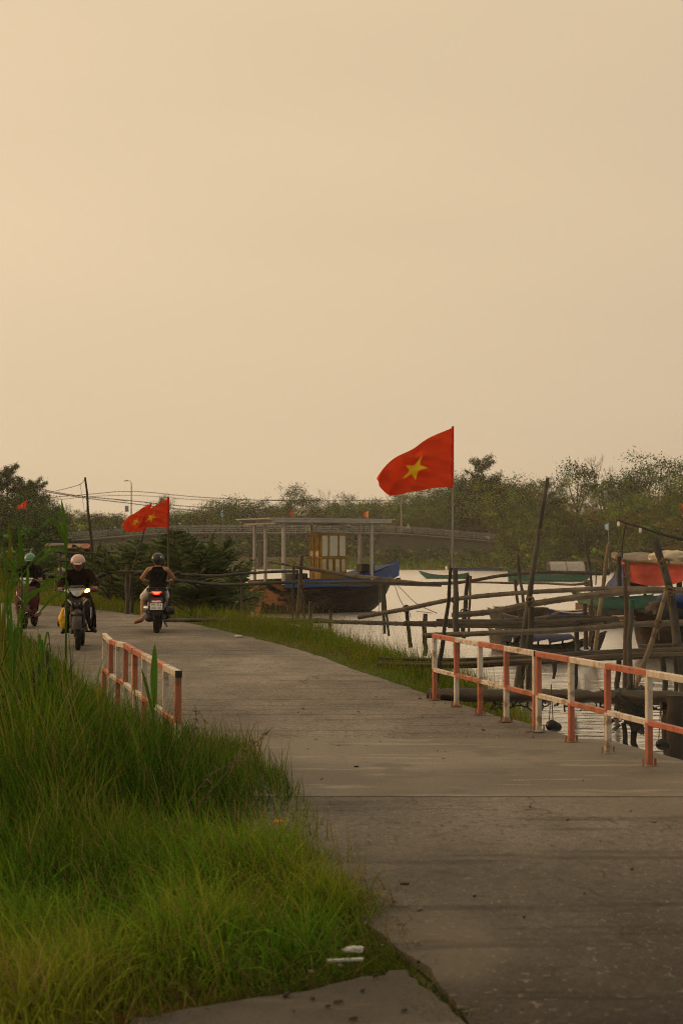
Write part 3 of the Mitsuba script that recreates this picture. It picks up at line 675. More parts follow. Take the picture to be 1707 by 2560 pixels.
# the verge left of the road: short grass in front, tall behind
EDGE = np.array([ground_px(x, y)[:2] for x, y in [(1180, 2700), (300, 2640), (340, 2540), (600, 2476), (770, 2440), (850, 2425), (935, 2400), (985, 2350), (1035, 2300), (1015, 2240), (935, 2195), (900, 2150), (790, 2070), (745, 1990), (690, 1930), (640, 1880), (600, 1845)]])
def verge_edge(y):
    """x of the verge's border with the road, from the photograph in front and along the road's edge behind."""
    o = np.argsort(EDGE[1:, 1])
    e = np.interp(y, EDGE[1:, 1][o], EDGE[1:, 0][o])
    return np.where(y > 12.0, f_le(np.clip(y, -3, 66)) - 0.02, e)
def on_verge(m=0.0, mx=None):
    def fn(x, y):
        wob = 0.16 * (meshkit.fbm(np.stack([x * 0, y * 3.0, y * 0], -1), 3, 9) - 0.5)
        e = verge_edge(y) + wob - m
        return (x < e) & (x > frame_left(y)) & ((mx is None) | (x > e - (mx or 0)))
    return fn
def tall_mod(x, y):
    dist = np.clip((verge_edge(y) - x - 0.25) / 1.5, 0, 1)
    return (0.30 + 0.70 * np.clip((y - 6.5) / 3.0, 0, 1)) * (0.22 + 0.78 * dist)
def clumpy(x, y): return 0.35 + 1.25 * meshkit.fbm(np.stack([x * 3.2, y * 3.2, x * 0], -1), 3, 17)
front = lambda x, y: np.clip((verge_edge(y) - x) / 0.35, 0.25, 1) * clumpy(x, y)
parts = [grass_field(50000, (-2.2, 1.1), (4.3, 7.8), on_verge(), (0.12, 0.40), (0.004, 0.011), (GREEN * 1.0, GREEN * 1.5, OLIVE * 1.45), lean=(0.1, 0.8), curl=(0.0, 0.5), clump=0.46, hmod=front),
         grass_field(15000, (-2.2, 1.1), (4.3, 7.8), on_verge(), (0.10, 0.32), (0.010, 0.026), (GREEN * 1.1, GREEN * 1.7, OLIVE * 1.5), lean=(0.3, 1.1), curl=(0.2, 0.7), clump=0.46, hmod=front),
         grass_field(9000, (-2.2, 1.1), (4.3, 7.8), on_verge(-0.03), (0.05, 0.22), (0.004, 0.010), (OLIVE * 0.7, DRY * 0.6, BROWN * 0.8), lean=(0.5, 1.6), clump=0.3)]
parts += [grass_field(26000, (-0.2, 1.1), (4.3, 6.1), lambda x, y: np.abs(x - f_le(y) + 0.03) < 0.07, (0.03, 0.10), (0.003, 0.008), (OLIVE * 0.6, GREEN * 0.6, BROWN * 0.7), lean=(0.5, 1.4), clump=0.5),
          grass_field(26000, (-1.5, 0.5), (4.5, 5.9), lambda x, y: on_verge(-0.16)(x, y) & ~on_verge(0.0)(x, y), (0.03, 0.12), (0.003, 0.008), (OLIVE * 0.7, GREEN * 0.7, BROWN * 0.7), lean=(0.4, 1.4), clump=0.55)]
m, c = merge(parts)
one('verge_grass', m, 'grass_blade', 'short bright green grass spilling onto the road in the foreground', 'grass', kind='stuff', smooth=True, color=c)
parts = [grass_field(62000, (-4.3, 0.2), (6.6, 16), on_verge(0.05), (0.40, 0.92), (0.006, 0.015), (DEEP, GREEN * 1.1, OLIVE * 1.1), curl=(0.0, 0.4), clump=0.42, segs=5, hmod=lambda x, y: tall_mod(x, y) * (0.6 + 0.7 * clumpy(x, y))),
         grass_field(12000, (-4.3, 0.2), (6.6, 16), on_verge(0.1), (0.3, 0.85), (0.016, 0.034), (DEEP, GREEN * 1.2, OLIVE * 1.2), lean=(0.2, 0.9), curl=(0.1, 0.6), clump=0.42, segs=5, hmod=tall_mod),
         grass_field(14000, (-4.3, 0.2), (6.6, 16), on_verge(-0.02, 0.6), (0.1, 0.4), (0.005, 0.010), (GREEN, OLIVE, DRY * 0.8), clump=0.3),
         grass_field(5000, (-4.3, 0.0), (7.5, 15), on_verge(0.02, 1.6), (0.5, 1.0), (0.003, 0.006), (DRY * 0.7, DRY, BROWN), lean=(0.1, 0.9), clump=0.4, segs=5, hmod=tall_mod)]
m, c = merge(parts)
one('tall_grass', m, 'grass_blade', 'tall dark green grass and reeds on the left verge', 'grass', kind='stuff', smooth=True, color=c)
parts = [grass_field(52000, (-11, -2), (16, 36), on_verge(0.05), (0.4, 0.95), (0.010, 0.022), (DEEP, GREEN, OLIVE), clump=0.4, segs=4, hmod=lambda x, y: (0.35 + 0.65 * np.clip((verge_edge(y) - x) / 1.6, 0, 1)) * np.clip(1.15 - (y - 16) / 60, 0.8, 1.1))]
m, c = merge(parts)
one('far_verge_grass', m, 'grass_blade', 'tall grass beyond the left guard rail, before the riders', 'grass', kind='stuff', smooth=True, color=c)
# the bank between the road and the river
def on_bank(m=0.0, below=-0.3):
    def fn(x, y):
        e = f_re(np.clip(y, -3, 70)) + 0.05 + 0.3 * (meshkit.fbm(np.stack([y * 1.3, y * 0, y * 0], -1), 3, 31) - 0.5) + m
        return (x > e) & (x < f_sh(y) - below) & ((x > e + 0.0))
    return fn
def bank_mod(x, y):
    return 0.22 + 0.78 * np.clip((x - f_re(np.clip(y, -3, 70))) / 1.5, 0, 1)
parts = [grass_field(64000, (-5, 3.0), (15.4, 34), on_bank(), (0.28, 0.62), (0.006, 0.014), (GREEN * 1.1, OLIVE, OLIVE * 0.95), clump=0.38, hmod=bank_mod),
         grass_field(16000, (-5, 3.0), (15.4, 34), on_bank(-0.12, 1.4), (0.12, 0.38), (0.006, 0.012), (OLIVE, BROWN * 0.9, DRY * 0.6), lean=(0.3, 1.1), clump=0.3, hmod=bank_mod),
         grass_field(3500, (-4, 3.0), (17, 33), on_bank(0.9), (0.75, 1.1), (0.003, 0.006), (OLIVE, DRY * 0.8, DRY), lean=(0.1, 0.5), clump=0.4)]
m, c = merge(parts)
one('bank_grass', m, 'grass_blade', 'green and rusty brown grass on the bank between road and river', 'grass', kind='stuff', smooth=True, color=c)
parts = [grass_field(60000, (-26, 1.5), (34, 58), on_bank(0.05), (0.2, 0.5), (0.014, 0.028), (GREEN, OLIVE, OLIVE * 1.1), clump=0.38, segs=3),
         grass_field(20000, (-40, -8), (38, 75), lambda x, y: (x < f_le(np.clip(y, -3, 66)) - 0.1) & (x > -y * 0.26 - 1), (0.5, 1.2), (0.02, 0.04), (DEEP, GREEN, OLIVE), clump=0.3, segs=3),
         grass_field(42000, (-24, 8), (55, 120), lambda x, y: (x < f_sh(y) - 0.3) & (x > f_re(np.clip(y, -3, 70)) + 0.3) & (x > -y * 0.26 - 1), (0.5, 1.1), (0.03, 0.06), (DEEP, GREEN, OLIVE), clump=0.3, segs=3)]
m, c = merge(parts)
one('far_bank_grass', m, 'grass_blade', 'rough grass under the palms and round the beached boat', 'grass', kind='stuff', smooth=True, color=c)

def leaf_blade(P, w, fold=0.25):
    """One broad leaf along the points P, folded along its midrib."""
    P = curve(P, np.linalg.norm(np.asarray(P[-1], float) - np.asarray(P[0], float)) / 9)
    n = len(P)
    t = np.gradient(P, axis=0); t /= np.linalg.norm(t, axis=1, keepdims=True)
    side = np.cross(t, [0, -1.0, 0.15]); side /= np.linalg.norm(side, axis=1, keepdims=True) + 1e-9
    nrm = np.cross(side, t)
    s = np.linspace(0, 1, n)
    wd = (w / 2 * np.sin(np.pi * np.clip(s * 0.93 + 0.07, 0, 1)) ** 0.7)[:, None]
    V = np.vstack([P - side * wd + nrm * wd * fold, P, P + side * wd + nrm * wd * fold])
    k = np.arange(n - 1)
    return TM(V, np.vstack([quads(np.stack([k, k + n, k + n + 1, k + 1], 1)), quads(np.stack([k + n, k + 2 * n, k + 2 * n + 1, k + n + 1], 1))]))
thin('reed_green', (0.075, 0.17, 0.02), 0.6, 0.4); thin('reed_yellow', (0.16, 0.17, 0.025), 0.6, 0.5); thin('reed_dry', (0.30, 0.23, 0.12), 0.5, 0.7)
def reed(label, d, stem, leaves, m='reed_green', sw=7):
    k = thing('tall_reed', label, 'reed', 'tall reeds on the left verge')
    P = PX(stem, d)
    obj('stem', tube(curve(P, 0.1), np.linspace(sw * d / F / 2, sw * 0.3 * d / F / 2, len(curve(P, 0.1))), 6), m if m != 'reed_yellow' else 'reed_yellow', k, True)
    for pts, w in leaves:
        Q = [W(x, y, d + 0.10 * i * (1 if (pts[0][0] + pts[-1][0]) % 2 else -1)) for i, (x, y) in enumerate(pts)]
        obj('leaf', leaf_blade(Q, 0.88 * w * d / F), m, k, True)
reed('tallest reed of the left verge, standing between the two oncoming riders', 13, [(164, 1720), (165, 1560), (166, 1400), (160, 1330)],
     [([(166, 1400), (163, 1330), (158, 1280), (153, 1246)], 12), ([(166, 1360), (150, 1330), (130, 1295), (112, 1312), (98, 1322)], 9), ([(166, 1380), (140, 1372), (112, 1392), (82, 1412)], 10), ([(165, 1440), (130, 1450), (95, 1478), (60, 1512), (40, 1538)], 9), ([(166, 1300), (158, 1288), (146, 1282), (128, 1290)], 7), ([(165, 1480), (140, 1490), (118, 1510), (92, 1540)], 8), ([(166, 1420), (160, 1412), (155, 1406), (150, 1406)], 6), ([(165, 1345), (156, 1318), (148, 1300)], 7)])
reed('broad leaved reed before the rider with the green helmet', 12, [(52, 1640), (55, 1500), (54, 1390)],
     [([(54, 1420), (54, 1380), (50, 1345), (44, 1310)], 13), ([(55, 1440), (80, 1405), (110, 1372), (135, 1352)], 6), ([(54, 1460), (30, 1420), (14, 1398), (0, 1392)], 11), ([(55, 1500), (82, 1480), (108, 1470), (130, 1452)], 9), ([(55, 1540), (66, 1480), (70, 1440), (68, 1412)], 11)])
reed('yellowing reed at the left edge with drooping seed heads', 12.6, [(14, 1660), (12, 1500), (20, 1380)],
     [([(12, 1480), (0, 1430), (-8, 1380), (-10, 1340)], 12), ([(16, 1420), (26, 1360), (24, 1330), (20, 1300)], 9), ([(14, 1500), (40, 1470), (60, 1462), (76, 1470)], 8)], 'reed_yellow')
reed('reed blade rising before the left guard rail near the black cap', 8.2, [(382, 1900), (384, 1780), (386, 1720)],
     [([(386, 1770), (385, 1710), (386, 1660), (387, 1608)], 21), ([(384, 1800), (372, 1740), (362, 1700), (352, 1668)], 10)])
for n_, (x, y, d, s_, lb) in enumerate(((34, 1700, 10, 1.0, 'arching green reed clump below the broad leaved reed'), (5, 1640, 11.5, 1.0, 'tall arching reed cut by the left edge'), (105, 1690, 11, 0.55, 'small arching reed beside the cattail spikes'), (20, 1560, 13.5, 0.9, 'arching reed at the back, left of the maroon scooter'), (250, 1790, 9.2, 0.35, 'short reed at the foot of the far left guard rail panel'))):
    lv = []
    for a in range(6):
        sx = rng.uniform(-60, 60) * s_; top = y - rng.uniform(120, 240) * s_
        lv.append(([(x, y - 10 * a), (x + sx * 0.25, y - (y - top) * 0.6), (x + sx * 0.7, top), (x + sx, top + rng.uniform(0, 60))], rng.uniform(4, 8)))
    reed(lb, d, [(x, y + 40), (x, y - 60 * s_), (x + 3, y - 150 * s_)], lv, 'reed_yellow' if n_ % 3 == 1 else 'reed_green', 4)
def seed_stem(label, d, pts, m='rope', heads=12):
    k = thing('dry_weed', label, 'weed', 'dry seed stems on the left verge')
    P = curve(PX(pts, d), 0.05)
    obj('stem', tube(P, np.linspace(0.004, 0.0015, len(P)), 5), m, k, True)
    q = []
    for h_ in range(heads):
        p = P[int(len(P) * (0.55 + 0.45 * h_ / heads)) - 1] + rng.normal(0, 0.008, 3)
        q.append(H((*p, 0.004), (*(p + rng.normal(0, 0.014, 3)), 0.003)))
    stuff_part(obj('seeds', cat_(q), m, k, True))
seed_stem('long dry weed stem arching over the road edge', 8.3, [(500, 2010), (560, 1940), (610, 1880), (660, 1840), (682, 1818)])
seed_stem('bent brown weed below the arching one', 7.6, [(425, 2090), (470, 2010), (540, 1930), (600, 1905), (645, 1900)])
seed_stem('short dry stems beside the left guard rail end', 9.2, [(470, 1900), (484, 1840), (490, 1800), (486, 1760)])
seed_stem('pale grass ear leaning over the road beside the guard rail', 9.4, [(520, 1900), (516, 1830), (500, 1780), (484, 1765)], 'reed_dry', 5)
seed_stem('reddish seed spike at the left edge above the grass', 11.5, [(30, 1700), (34, 1600), (60, 1560), (90, 1520)], 'bamboo_brown', 16)
seed_stem('drooping seed head in front of the maroon scooter', 12, [(48, 1700), (44, 1560), (42, 1480), (48, 1462), (40, 1500), (45, 1540)], 'reed_dry', 22)
for x, y0, y1, w in ((118, 1628, 1700, 9), (97, 1655, 1716, 8), (128, 1672, 1730, 7), (84, 1680, 1720, 7)):
    k = thing('cattail', 'dark brown cattail spike in the left verge', 'cattail', 'dark cattail spikes in the grass')
    p, q_ = W(x, y0, 10.2), W(x + 2, y1, 10.2)
    obj('spike', H((*p, 0.006), (*(p * 0.8 + q_ * 0.2), w * 10.2 / F / 2), (*q_, w * 10.2 / F / 2)), 'bamboo_dark', k, 60)
    obj('stem', tube([q_, q_ - [0, 0, 0.7]], 0.006, 6), 'reed_green', k, 60)
k = thing('orange_flower', 'single orange flower at the edge of the grass', 'flower')
c0 = W(697, 2057, 7.9)
for a in range(7):
    e = np.array([math.cos(a * 0.9), math.sin(a * 0.9), 0.1])
    obj('petal', H((*c0, 0.003), (*(c0 + e * 0.018 + [0, 0, 0.004]), 0.007), (*(c0 + e * 0.028), 0.003)), 'flower', k, 60)
obj('stem', tube(curve([c0, c0 + [0.01, 0, -0.12], [c0[0], c0[1], -0.05]], 0.05), 0.0025, 5), 'reed_green', k, True)
# litter
k = thing('crushed_bottle', 'crushed clear and white plastic litter at the grass edge', 'litter')
c0 = ground_px(885, 2388)
m = xf(trimesh.creation.icosphere(3), np.diag([0.040, 0.026, 0.013, 1]))
m.vertices *= 0.35 + 1.3 * meshkit.fbm(m.vertices * 60, 4, 3)[:, None]
m.apply_translation(c0 + [0, 0, 0.02]); obj('film', m, 'litter', k, 25)
obj('strip', beam(ground_px(818, 2411) + [0, 0, 0.012], ground_px(908, 2409) + [0, 0, 0.016], 0.018, 0.008), 'litter', k, False)
m = xf(trimesh.creation.icosphere(2), np.diag([0.09, 0.05, 0.03, 1]))
m.vertices *= 0.5 + 1.0 * meshkit.fbm(m.vertices * 25, 3, 8)[:, None]
m.apply_translation(ground_px(597, 1594) + [0, 0, 0.02]); one('plastic_bag', m, 'litter', 'small white plastic bag at the far road edge', 'litter')
for n_ in range(120):
    x, y = (rng.uniform(-0.5, 2.6), rng.uniform(5.4, 16)) if n_ < 60 else (rng.uniform(-0.4, 0.7), rng.uniform(4.6, 6.4))
    if n_ < 60 and not (f_le(y) + 0.1 < x < f_re(y) - 0.1): continue
    if n_ >= 60 and not (verge_edge(y) - 0.05 < x < f_le(y) + 0.15): continue
    r_ = rng.uniform(0.006, 0.016)
    m = H(*[(x + rng.normal(0, r_ * 0.6), y + rng.normal(0, r_ * 0.6), r_ * 0.3 + rng.uniform(0, r_ * 0.3), r_ * 0.4) for _ in range(3)])
    one('pebble', m, 'stone' if n_ % 3 else 'bamboo_dark', 'small pebble or crumb lying loose on the concrete', 'pebble', 'pebbles strewn on the road', smooth=False)

# ------------------------------------------------------------------ nipa palms
def frond(L, arch, seed, n=34):
    """A feather leaf of length L rising along +x/+z: its midrib, and its leaflets with colours."""
    q = np.random.default_rng(seed)
    s = np.linspace(0, 1, 24)
    P = np.stack([L * (0.10 * s + arch * s ** 2.2), 0.04 * L * np.sin(s * 2 + seed), L * (s * 0.98 - 0.5 * arch * s ** 3)], 1)
    rib = tube(P, np.linspace(0.022, 0.004, 24), 5)
    t = np.linspace(0.14, 0.99, n)
    C = np.stack([np.interp(t, s, P[:, k]) for k in range(3)], 1)
    D = np.stack([np.interp(t, s, np.gradient(P[:, k])) for k in range(3)], 1); D /= np.linalg.norm(D, axis=1, keepdims=True)
    V, Fc, Co, o = [], [], [], 0
    for sg in (-1, 1):
        ll = L * 0.30 * np.sin(np.pi * np.clip(t * 0.85 + 0.13, 0, 1)) ** 0.6 * q.uniform(0.8, 1.15, n)
        up = np.cross(D, [0, 1.0, 0]); up /= np.linalg.norm(up, axis=1, keepdims=True)
        dirn = D * 0.38 + sg * np.array([0, 1.0, 0]) * q.uniform(0.6, 0.95, (n, 1)) - up * q.uniform(-0.1, 0.25, (n, 1))
        dirn /= np.linalg.norm(dirn, axis=1, keepdims=True)
        w = 0.0175 * L * q.uniform(0.8, 1.2, n)[:, None]
        wv = D * w
        mid = C + dirn * ll[:, None] * 0.55 + [0, 0, 1] * (ll * 0.02)[:, None]
        tip = C + dirn * ll[:, None] - [0, 0, 1] * (ll * q.uniform(0.0, 0.15, n))[:, None]
        V.append(np.stack([C - wv * 0.5, C + wv * 0.5, mid - wv, mid + wv, tip], 1).reshape(-1, 3))
        Fc.append((np.arange(n)[:, None, None] * 5 + np.array([(0, 1, 3), (0, 3, 2), (2, 3, 4)])[None]).reshape(-1, 3) + o)
        o += 5 * n
        cc = np.array([0.036, 0.064, 0.022]) + q.random((n, 1)) ** 2 * np.array([0.14, 0.15, 0.07])
        Co.append(np.repeat(cc, 5, 0))
    return rib, TM(np.vstack(V), np.vstack(Fc)), np.vstack(Co)
FR = []
for k in range(5):
    rib, lf, co = frond(1.0, (0.06, 0.16, 0.30, 0.48, 0.22)[k], 40 + k)
    FR.append((mikit.ply(rib, MK(BG), smooth=True), mikit.ply(lf, MK('palm_leaf'), smooth=True, color=co)))
def palm(x, y, d, size, nf, label, bias=0.0, seed=0):
    q = np.random.default_rng(seed + 900)
    k = thing('nipa_palm', label, 'palm', 'nipa palms between the road and the boat')
    b = W(x, y, d); b[2] = height(b[0], b[1]) - 0.1
    size *= 1.08
    for a in range(int(nf * 0.75)):
        az = a * 2.4 + q.normal(0, 0.3) + bias
        Lq = size * q.uniform(0.72, 1.12)
        tilt = abs(q.normal(0.12, 0.25))
        M = np.eye(4); M[:3, :3] = np.diag([Lq] * 3)
        M = trimesh.transformations.translation_matrix(b + [q.normal(0, 0.12), q.normal(0, 0.12), 0]) @ trimesh.transformations.rotation_matrix(az, [0, 0, 1]) @ trimesh.transformations.rotation_matrix(tilt, [0, 1, 0]) @ M
        rib, lf = FR[int(q.integers(5))]
        fk = again('frond', lf, k, M4(M))
        again('midrib', rib, fk, M4(M))
for n_, (x, y, d, s_, nf, lb) in enumerate([(285, 1520, 46, 2.2, 12, 'nipa palm behind the first fence post, left of the rider in black'), (345, 1520, 44, 2.3, 13, 'nipa palm standing behind the rider in the black tank top'), (425, 1530, 41, 2.5, 15, 'big nipa palm just right of the rider, below the paired flags'),
                                           (470, 1535, 39.5, 2.4, 15, 'dark nipa palm in the middle of the palm clump'), (520, 1535, 40.5, 2.35, 14, 'nipa palm with drooping fronds left of the pale fence post'), (552, 1540, 42, 2.1, 13, 'nipa palm behind the pale fence post'),
                                           (592, 1530, 45, 1.75, 9, 'low nipa palm with a frond reaching over the boat stern'), (385, 1530, 47, 2.3, 12, 'nipa palm at the back behind the paired flags'), (500, 1530, 46, 2.1, 12, 'nipa palm at the back before the bridge'), (240, 1505, 52, 2.0, 10, 'small nipa palm beside the shack')]):
    palm(x, y, d, s_, nf, lb, seed=n_)

# ------------------------------------------------------------------ trees
def leaves(centres, spread, per, size, droop=0.4, seed=0, base=(0.07, 0.085, 0.02), var=0.45, aspect=0.45):
    """Leaf-sized faces scattered round the cluster centres; each cluster has its own tone."""
    q = np.random.default_rng(seed)
    n = len(centres)
    C = np.repeat(centres, per, 0)
    P = C + q.normal(0, 1, (n * per, 3)) * (np.repeat(np.broadcast_to(np.asarray(spread, float), (n,)), per)[:, None] * [1, 1, 0.75])
    m = len(P)
    d = q.normal(0, 1, (m, 3)); d[:, 2] -= droop; d /= np.linalg.norm(d, axis=1, keepdims=True)
    e = np.cross(d, q.normal(0, 1, (m, 3))); e /= np.linalg.norm(e, axis=1, keepdims=True) + 1e-9
    L = size * q.uniform(0.6, 1.4, (m, 1))
    V = np.stack([P - d * L / 2, P + e * L * aspect / 2, P + d * L / 2, P - e * L * aspect / 2], 1).reshape(-1, 3)
    f = np.arange(m)[:, None, None] * 4 + np.array([(0, 1, 2), (0, 2, 3)])[None]
    tone = np.repeat(q.normal(0, var, (n, 1)), per, 0) + q.normal(0, 0.10, (m, 1))
    col = 0.64 * np.array(base) * np.exp(tone) * (1 + np.repeat(q.normal(0, 0.12, (n, 3)), per, 0))
    mid = centres.mean(0)
    N = 0.9 * (P - C) / np.repeat(np.broadcast_to(np.asarray(spread, float), (n,)), per)[:, None] + 1.5 * (C - mid) / (np.abs(C - mid).max() + 1e-9) + np.array([0, 0, 0.5]) + q.normal(0, 0.35, (m, 3))
    N /= np.linalg.norm(N, axis=1, keepdims=True) + 1e-9
    LEAF_N.append(np.repeat(N, 4, 0))
    return V, f.reshape(-1, 3), np.repeat(np.clip(col, 0.004, 0.5), 4, 0)
LEAF_N = []
def leaf_ply(mesh, m, co, normals):
    path = meshkit.write_ply(mesh, False, None, co, normals)
    return {'type': 'ply', 'filename': path, 'face_normals': False, 'bsdf': {'type': 'ref', 'id': MK(m)}}
def broad_tree(seed, base, n=100, per=110, H_=1.0, R_=0.45, low=0.13, size=0.021, gap=0.5):
    """A unit-high broadleaved tree: trunk with limbs, lumpy crown."""
    q = np.random.default_rng(seed)
    lobes = [np.array([q.normal(0, R_ * 0.42), q.normal(0, R_ * 0.42), q.uniform(low + 0.1, 0.86)]) for _ in range(9)]
    rad = [R_ * q.uniform(0.32, 0.58) for _ in lobes]
    C, S = [], []
    for c, r in zip(lobes, rad):
        for _ in range(n // 9 + 1):
            e = q.normal(size=3); e /= np.linalg.norm(e)
            C.append(c + e * r * q.uniform(gap, 1.0) * [1, 1, 0.8]); S.append(r * 0.22)
    C = np.array(C); C[:, 2] = np.clip(C[:, 2], low * 0.7, 0.98)
    V, f, col = leaves(C, np.array(S), per, size, 0.3, seed, base)
    limbs = [tube(curve([(0, 0, -0.03), (0.01, 0.005, low * 0.6), (0, 0, low)], 0.05), np.linspace(0.024, 0.015, len(curve([(0, 0, -0.03), (0.01, 0.005, low * 0.6), (0, 0, low)], 0.05))), 7)]
    for c in lobes:
        P = curve([(0, 0, low * q.uniform(0.6, 1)), c * [0.5, 0.5, 0.75], c], 0.08)
        limbs.append(tube(P, np.linspace(0.011, 0.003, len(P)), 5))
    return cat_(limbs), TM(V, f), col
def bamboo_grove(seed, base, culms=30, size=0.023, per=44):
    """A unit-high bamboo clump: culms arching outwards, feathery towards the tips."""
    q = np.random.default_rng(seed)
    trunk, C, S = [], [], []
    for k in range(culms):
        a = q.uniform(0, 6.28); h = q.uniform(0.6, 1.0); o = q.uniform(0.12, 0.5)
        s = np.linspace(0, 1, 9)
        b = np.array([math.cos(a), math.sin(a), 0])
        P = b * 0.10 + b * (o * s ** 2.6)[:, None] + np.array([0, 0, 1]) * (h * (s - 0.10 * s ** 4))[:, None]
        trunk.append(tube(P, np.linspace(0.0055, 0.0015, 9), 4))
        for t in np.linspace(0.22, 1.0, 11):
            C.append(P[int(t * 8)] + q.normal(0, 0.025, 3)); S.append(0.045 - 0.022 * t)
    V, f, col = leaves(np.array(C), np.array(S), per, size, 0.8, seed, base, 0.30, 0.32)
    return cat_(trunk), TM(V, f), col
def casuarina(seed, base):
    """A unit-high feathery casuarina with ragged upswept sprays."""
    q = np.random.default_rng(seed)
    trunk, C, S = [tube(curve([(0, 0, 0), (0.01, 0.01, 0.5), (0.0, 0.02, 0.98)], 0.08), np.linspace(0.016, 0.002, len(curve([(0, 0, 0), (0.01, 0.01, 0.5), (0.0, 0.02, 0.98)], 0.08))), 6)], [], []
    for k in range(46):
        z = q.uniform(0.16, 0.95); a = q.uniform(0, 6.28); L = 0.30 * (1.08 - z) * q.uniform(0.6, 1.2) + 0.05
        e = np.array([math.cos(a), math.sin(a), 0.9])
        P = np.array([0, 0, z]) + e * (L * np.linspace(0, 1, 7))[:, None] * [1, 1, 0.8]
        trunk.append(tube(P, np.linspace(0.005, 0.001, 7), 4))
        for t in range(2, 7): C.append(P[t]); S.append(0.017)
    V, f, col = leaves(np.array(C), np.array(S), 26, 0.040, -0.9, seed, base, 0.25, 0.14)
    return cat_(trunk), TM(V, f), col
def bare(seed):
    q = np.random.default_rng(seed)
    parts = []
    def grow(p, d, L, r, depth):
        P = curve([p, p + d * L * 0.5 + q.normal(0, 0.04 * L, 3), p + d * L], L / 4)
        parts.append(tube(P, np.linspace(r, r * 0.6, len(P)), 5))
        if depth:
            for _ in range(3):
                e = d + q.normal(0, 0.42, 3); e[2] = abs(e[2]) + 0.2; e /= np.linalg.norm(e)
                grow(P[-1], e, L * q.uniform(0.5, 0.75), r * 0.6, depth - 1)
    grow(np.zeros(3), np.array([0, 0, 1.0]), 0.42, 0.014, 4)
    return cat_(parts)
KINDS = {}
OLG, BRN, DKG, MID = (0.112, 0.172, 0.026), (0.150, 0.162, 0.028), (0.054, 0.108, 0.026), (0.088, 0.158, 0.03)
for nm, fn, args in (('broad', broad_tree, [(1, MID), (2, DKG), (3, OLG), (4, DKG)]), ('airy', broad_tree, [(11, DKG), (12, MID)]), ('bamboo', bamboo_grove, [(21, BRN), (22, OLG), (23, BRN)]), ('casuarina', casuarina, [(31, DKG), (32, (0.06, 0.075, 0.026))]), ('shrub', broad_tree, [(41, OLG), (42, DKG)])):
    KINDS[nm] = []
    for sd, b in args:
        kw = dict(n=56, per=46, low=0.55, R_=0.40, size=0.024, gap=0.3) if nm == 'airy' else dict(n=60, per=40, low=0.06, R_=0.6, size=0.05) if nm == 'shrub' else {}
        tr, cr, co = fn(sd, b, **kw)
        KINDS[nm].append((mikit.ply(tr, MK(BD), smooth=True), leaf_ply(cr, 'leaf', co, LEAF_N[-1])))
KINDS['bare'] = [(mikit.ply(bare(5), MK(BG), smooth=True), None)]
def tree(kind, px, top, d, label, group, wide=1.0, v=None, name=None, base=None):
    """A tree standing at the pixel column px at the distance d, its top at the pixel row top."""
    q = np.random.default_rng(int(px * 3 + top))
    p = W(px, top, d); g = float(height(p[0], p[1])) if base is None else base
    g = max(g, WATER)
    h = p[2] - g
    k = thing(name or {'bamboo': 'bamboo_clump', 'shrub': 'shrub', 'bare': 'bare_tree', 'casuarina': 'casuarina_tree'}.get(kind, 'tree'), label, {'bamboo': 'bamboo', 'shrub': 'shrub'}.get(kind, 'tree'), group)
    M = trimesh.transformations.translation_matrix((p[0], p[1], g)) @ trimesh.transformations.rotation_matrix(q.uniform(0, 6.28), [0, 0, 1]) @ np.diag([h * wide, h * wide, h, 1])
    tr, cr = KINDS[kind][(v if v is not None else int(q.integers(9))) % len(KINDS[kind])]
    again('trunk', tr, k, M4(M))
    if cr: again('crown', cr, k, M4(M))
    return k
FARG, RIGHTG, LEFTG = 'hazy trees of the far bank behind the bridge', 'trees of the grove on the right bank', 'dark trees at the left edge'
# the far line, back row then front row
q = np.random.default_rng(3)
x = 130
while x < 1330:
    top = np.interp(x, [130, 250, 380, 470, 540, 640, 720, 800, 900, 980, 1060, 1150, 1300], [1262, 1262, 1275, 1258, 1245, 1252, 1244, 1244, 1232, 1242, 1230, 1195, 1178]) + q.uniform(-5, 14)
    tree(['broad', 'bamboo', 'broad'][int(q.integers(3))], x, top, q.uniform(262, 300), 'hazy tree in the unbroken treeline behind the bridge', FARG, q.uniform(1.15, 1.7))
    x += q.uniform(20, 32)
x = 100
while x < 1240:
    top = np.interp(x, [100, 400, 700, 950, 1240], [1290, 1300, 1285, 1265, 1225]) + q.uniform(-10, 25)
    tree(['broad', 'bamboo', 'shrub'][int(q.integers(3))], x, top, q.uniform(236, 256), 'lower hazy tree in front of the treeline behind the bridge', FARG, q.uniform(1.0, 1.5))
    x += q.uniform(36, 60)
x = 360
while x < 1000:
    tree('shrub', x, q.uniform(1340, 1362), q.uniform(224, 234), 'low dark bush seen under the bridge deck', FARG, q.uniform(1.5, 2.2))
    x += q.uniform(24, 40)
tree('airy', 728, 1208, 270, 'slender tree with a tuft crown standing above the treeline over the canopy', FARG, 0.75, 0)
tree('airy', 650, 1238, 268, 'small airy tree just left of the slender tuft tree', FARG, 0.8, 1)
tree('airy', 405, 1230, 262, 'thin treetop showing just above the paired red flags', FARG, 0.6, 1)
tree('bare', 815, 1232, 266, 'bare twigs rising above the treeline over the canopy', FARG, 0.8)
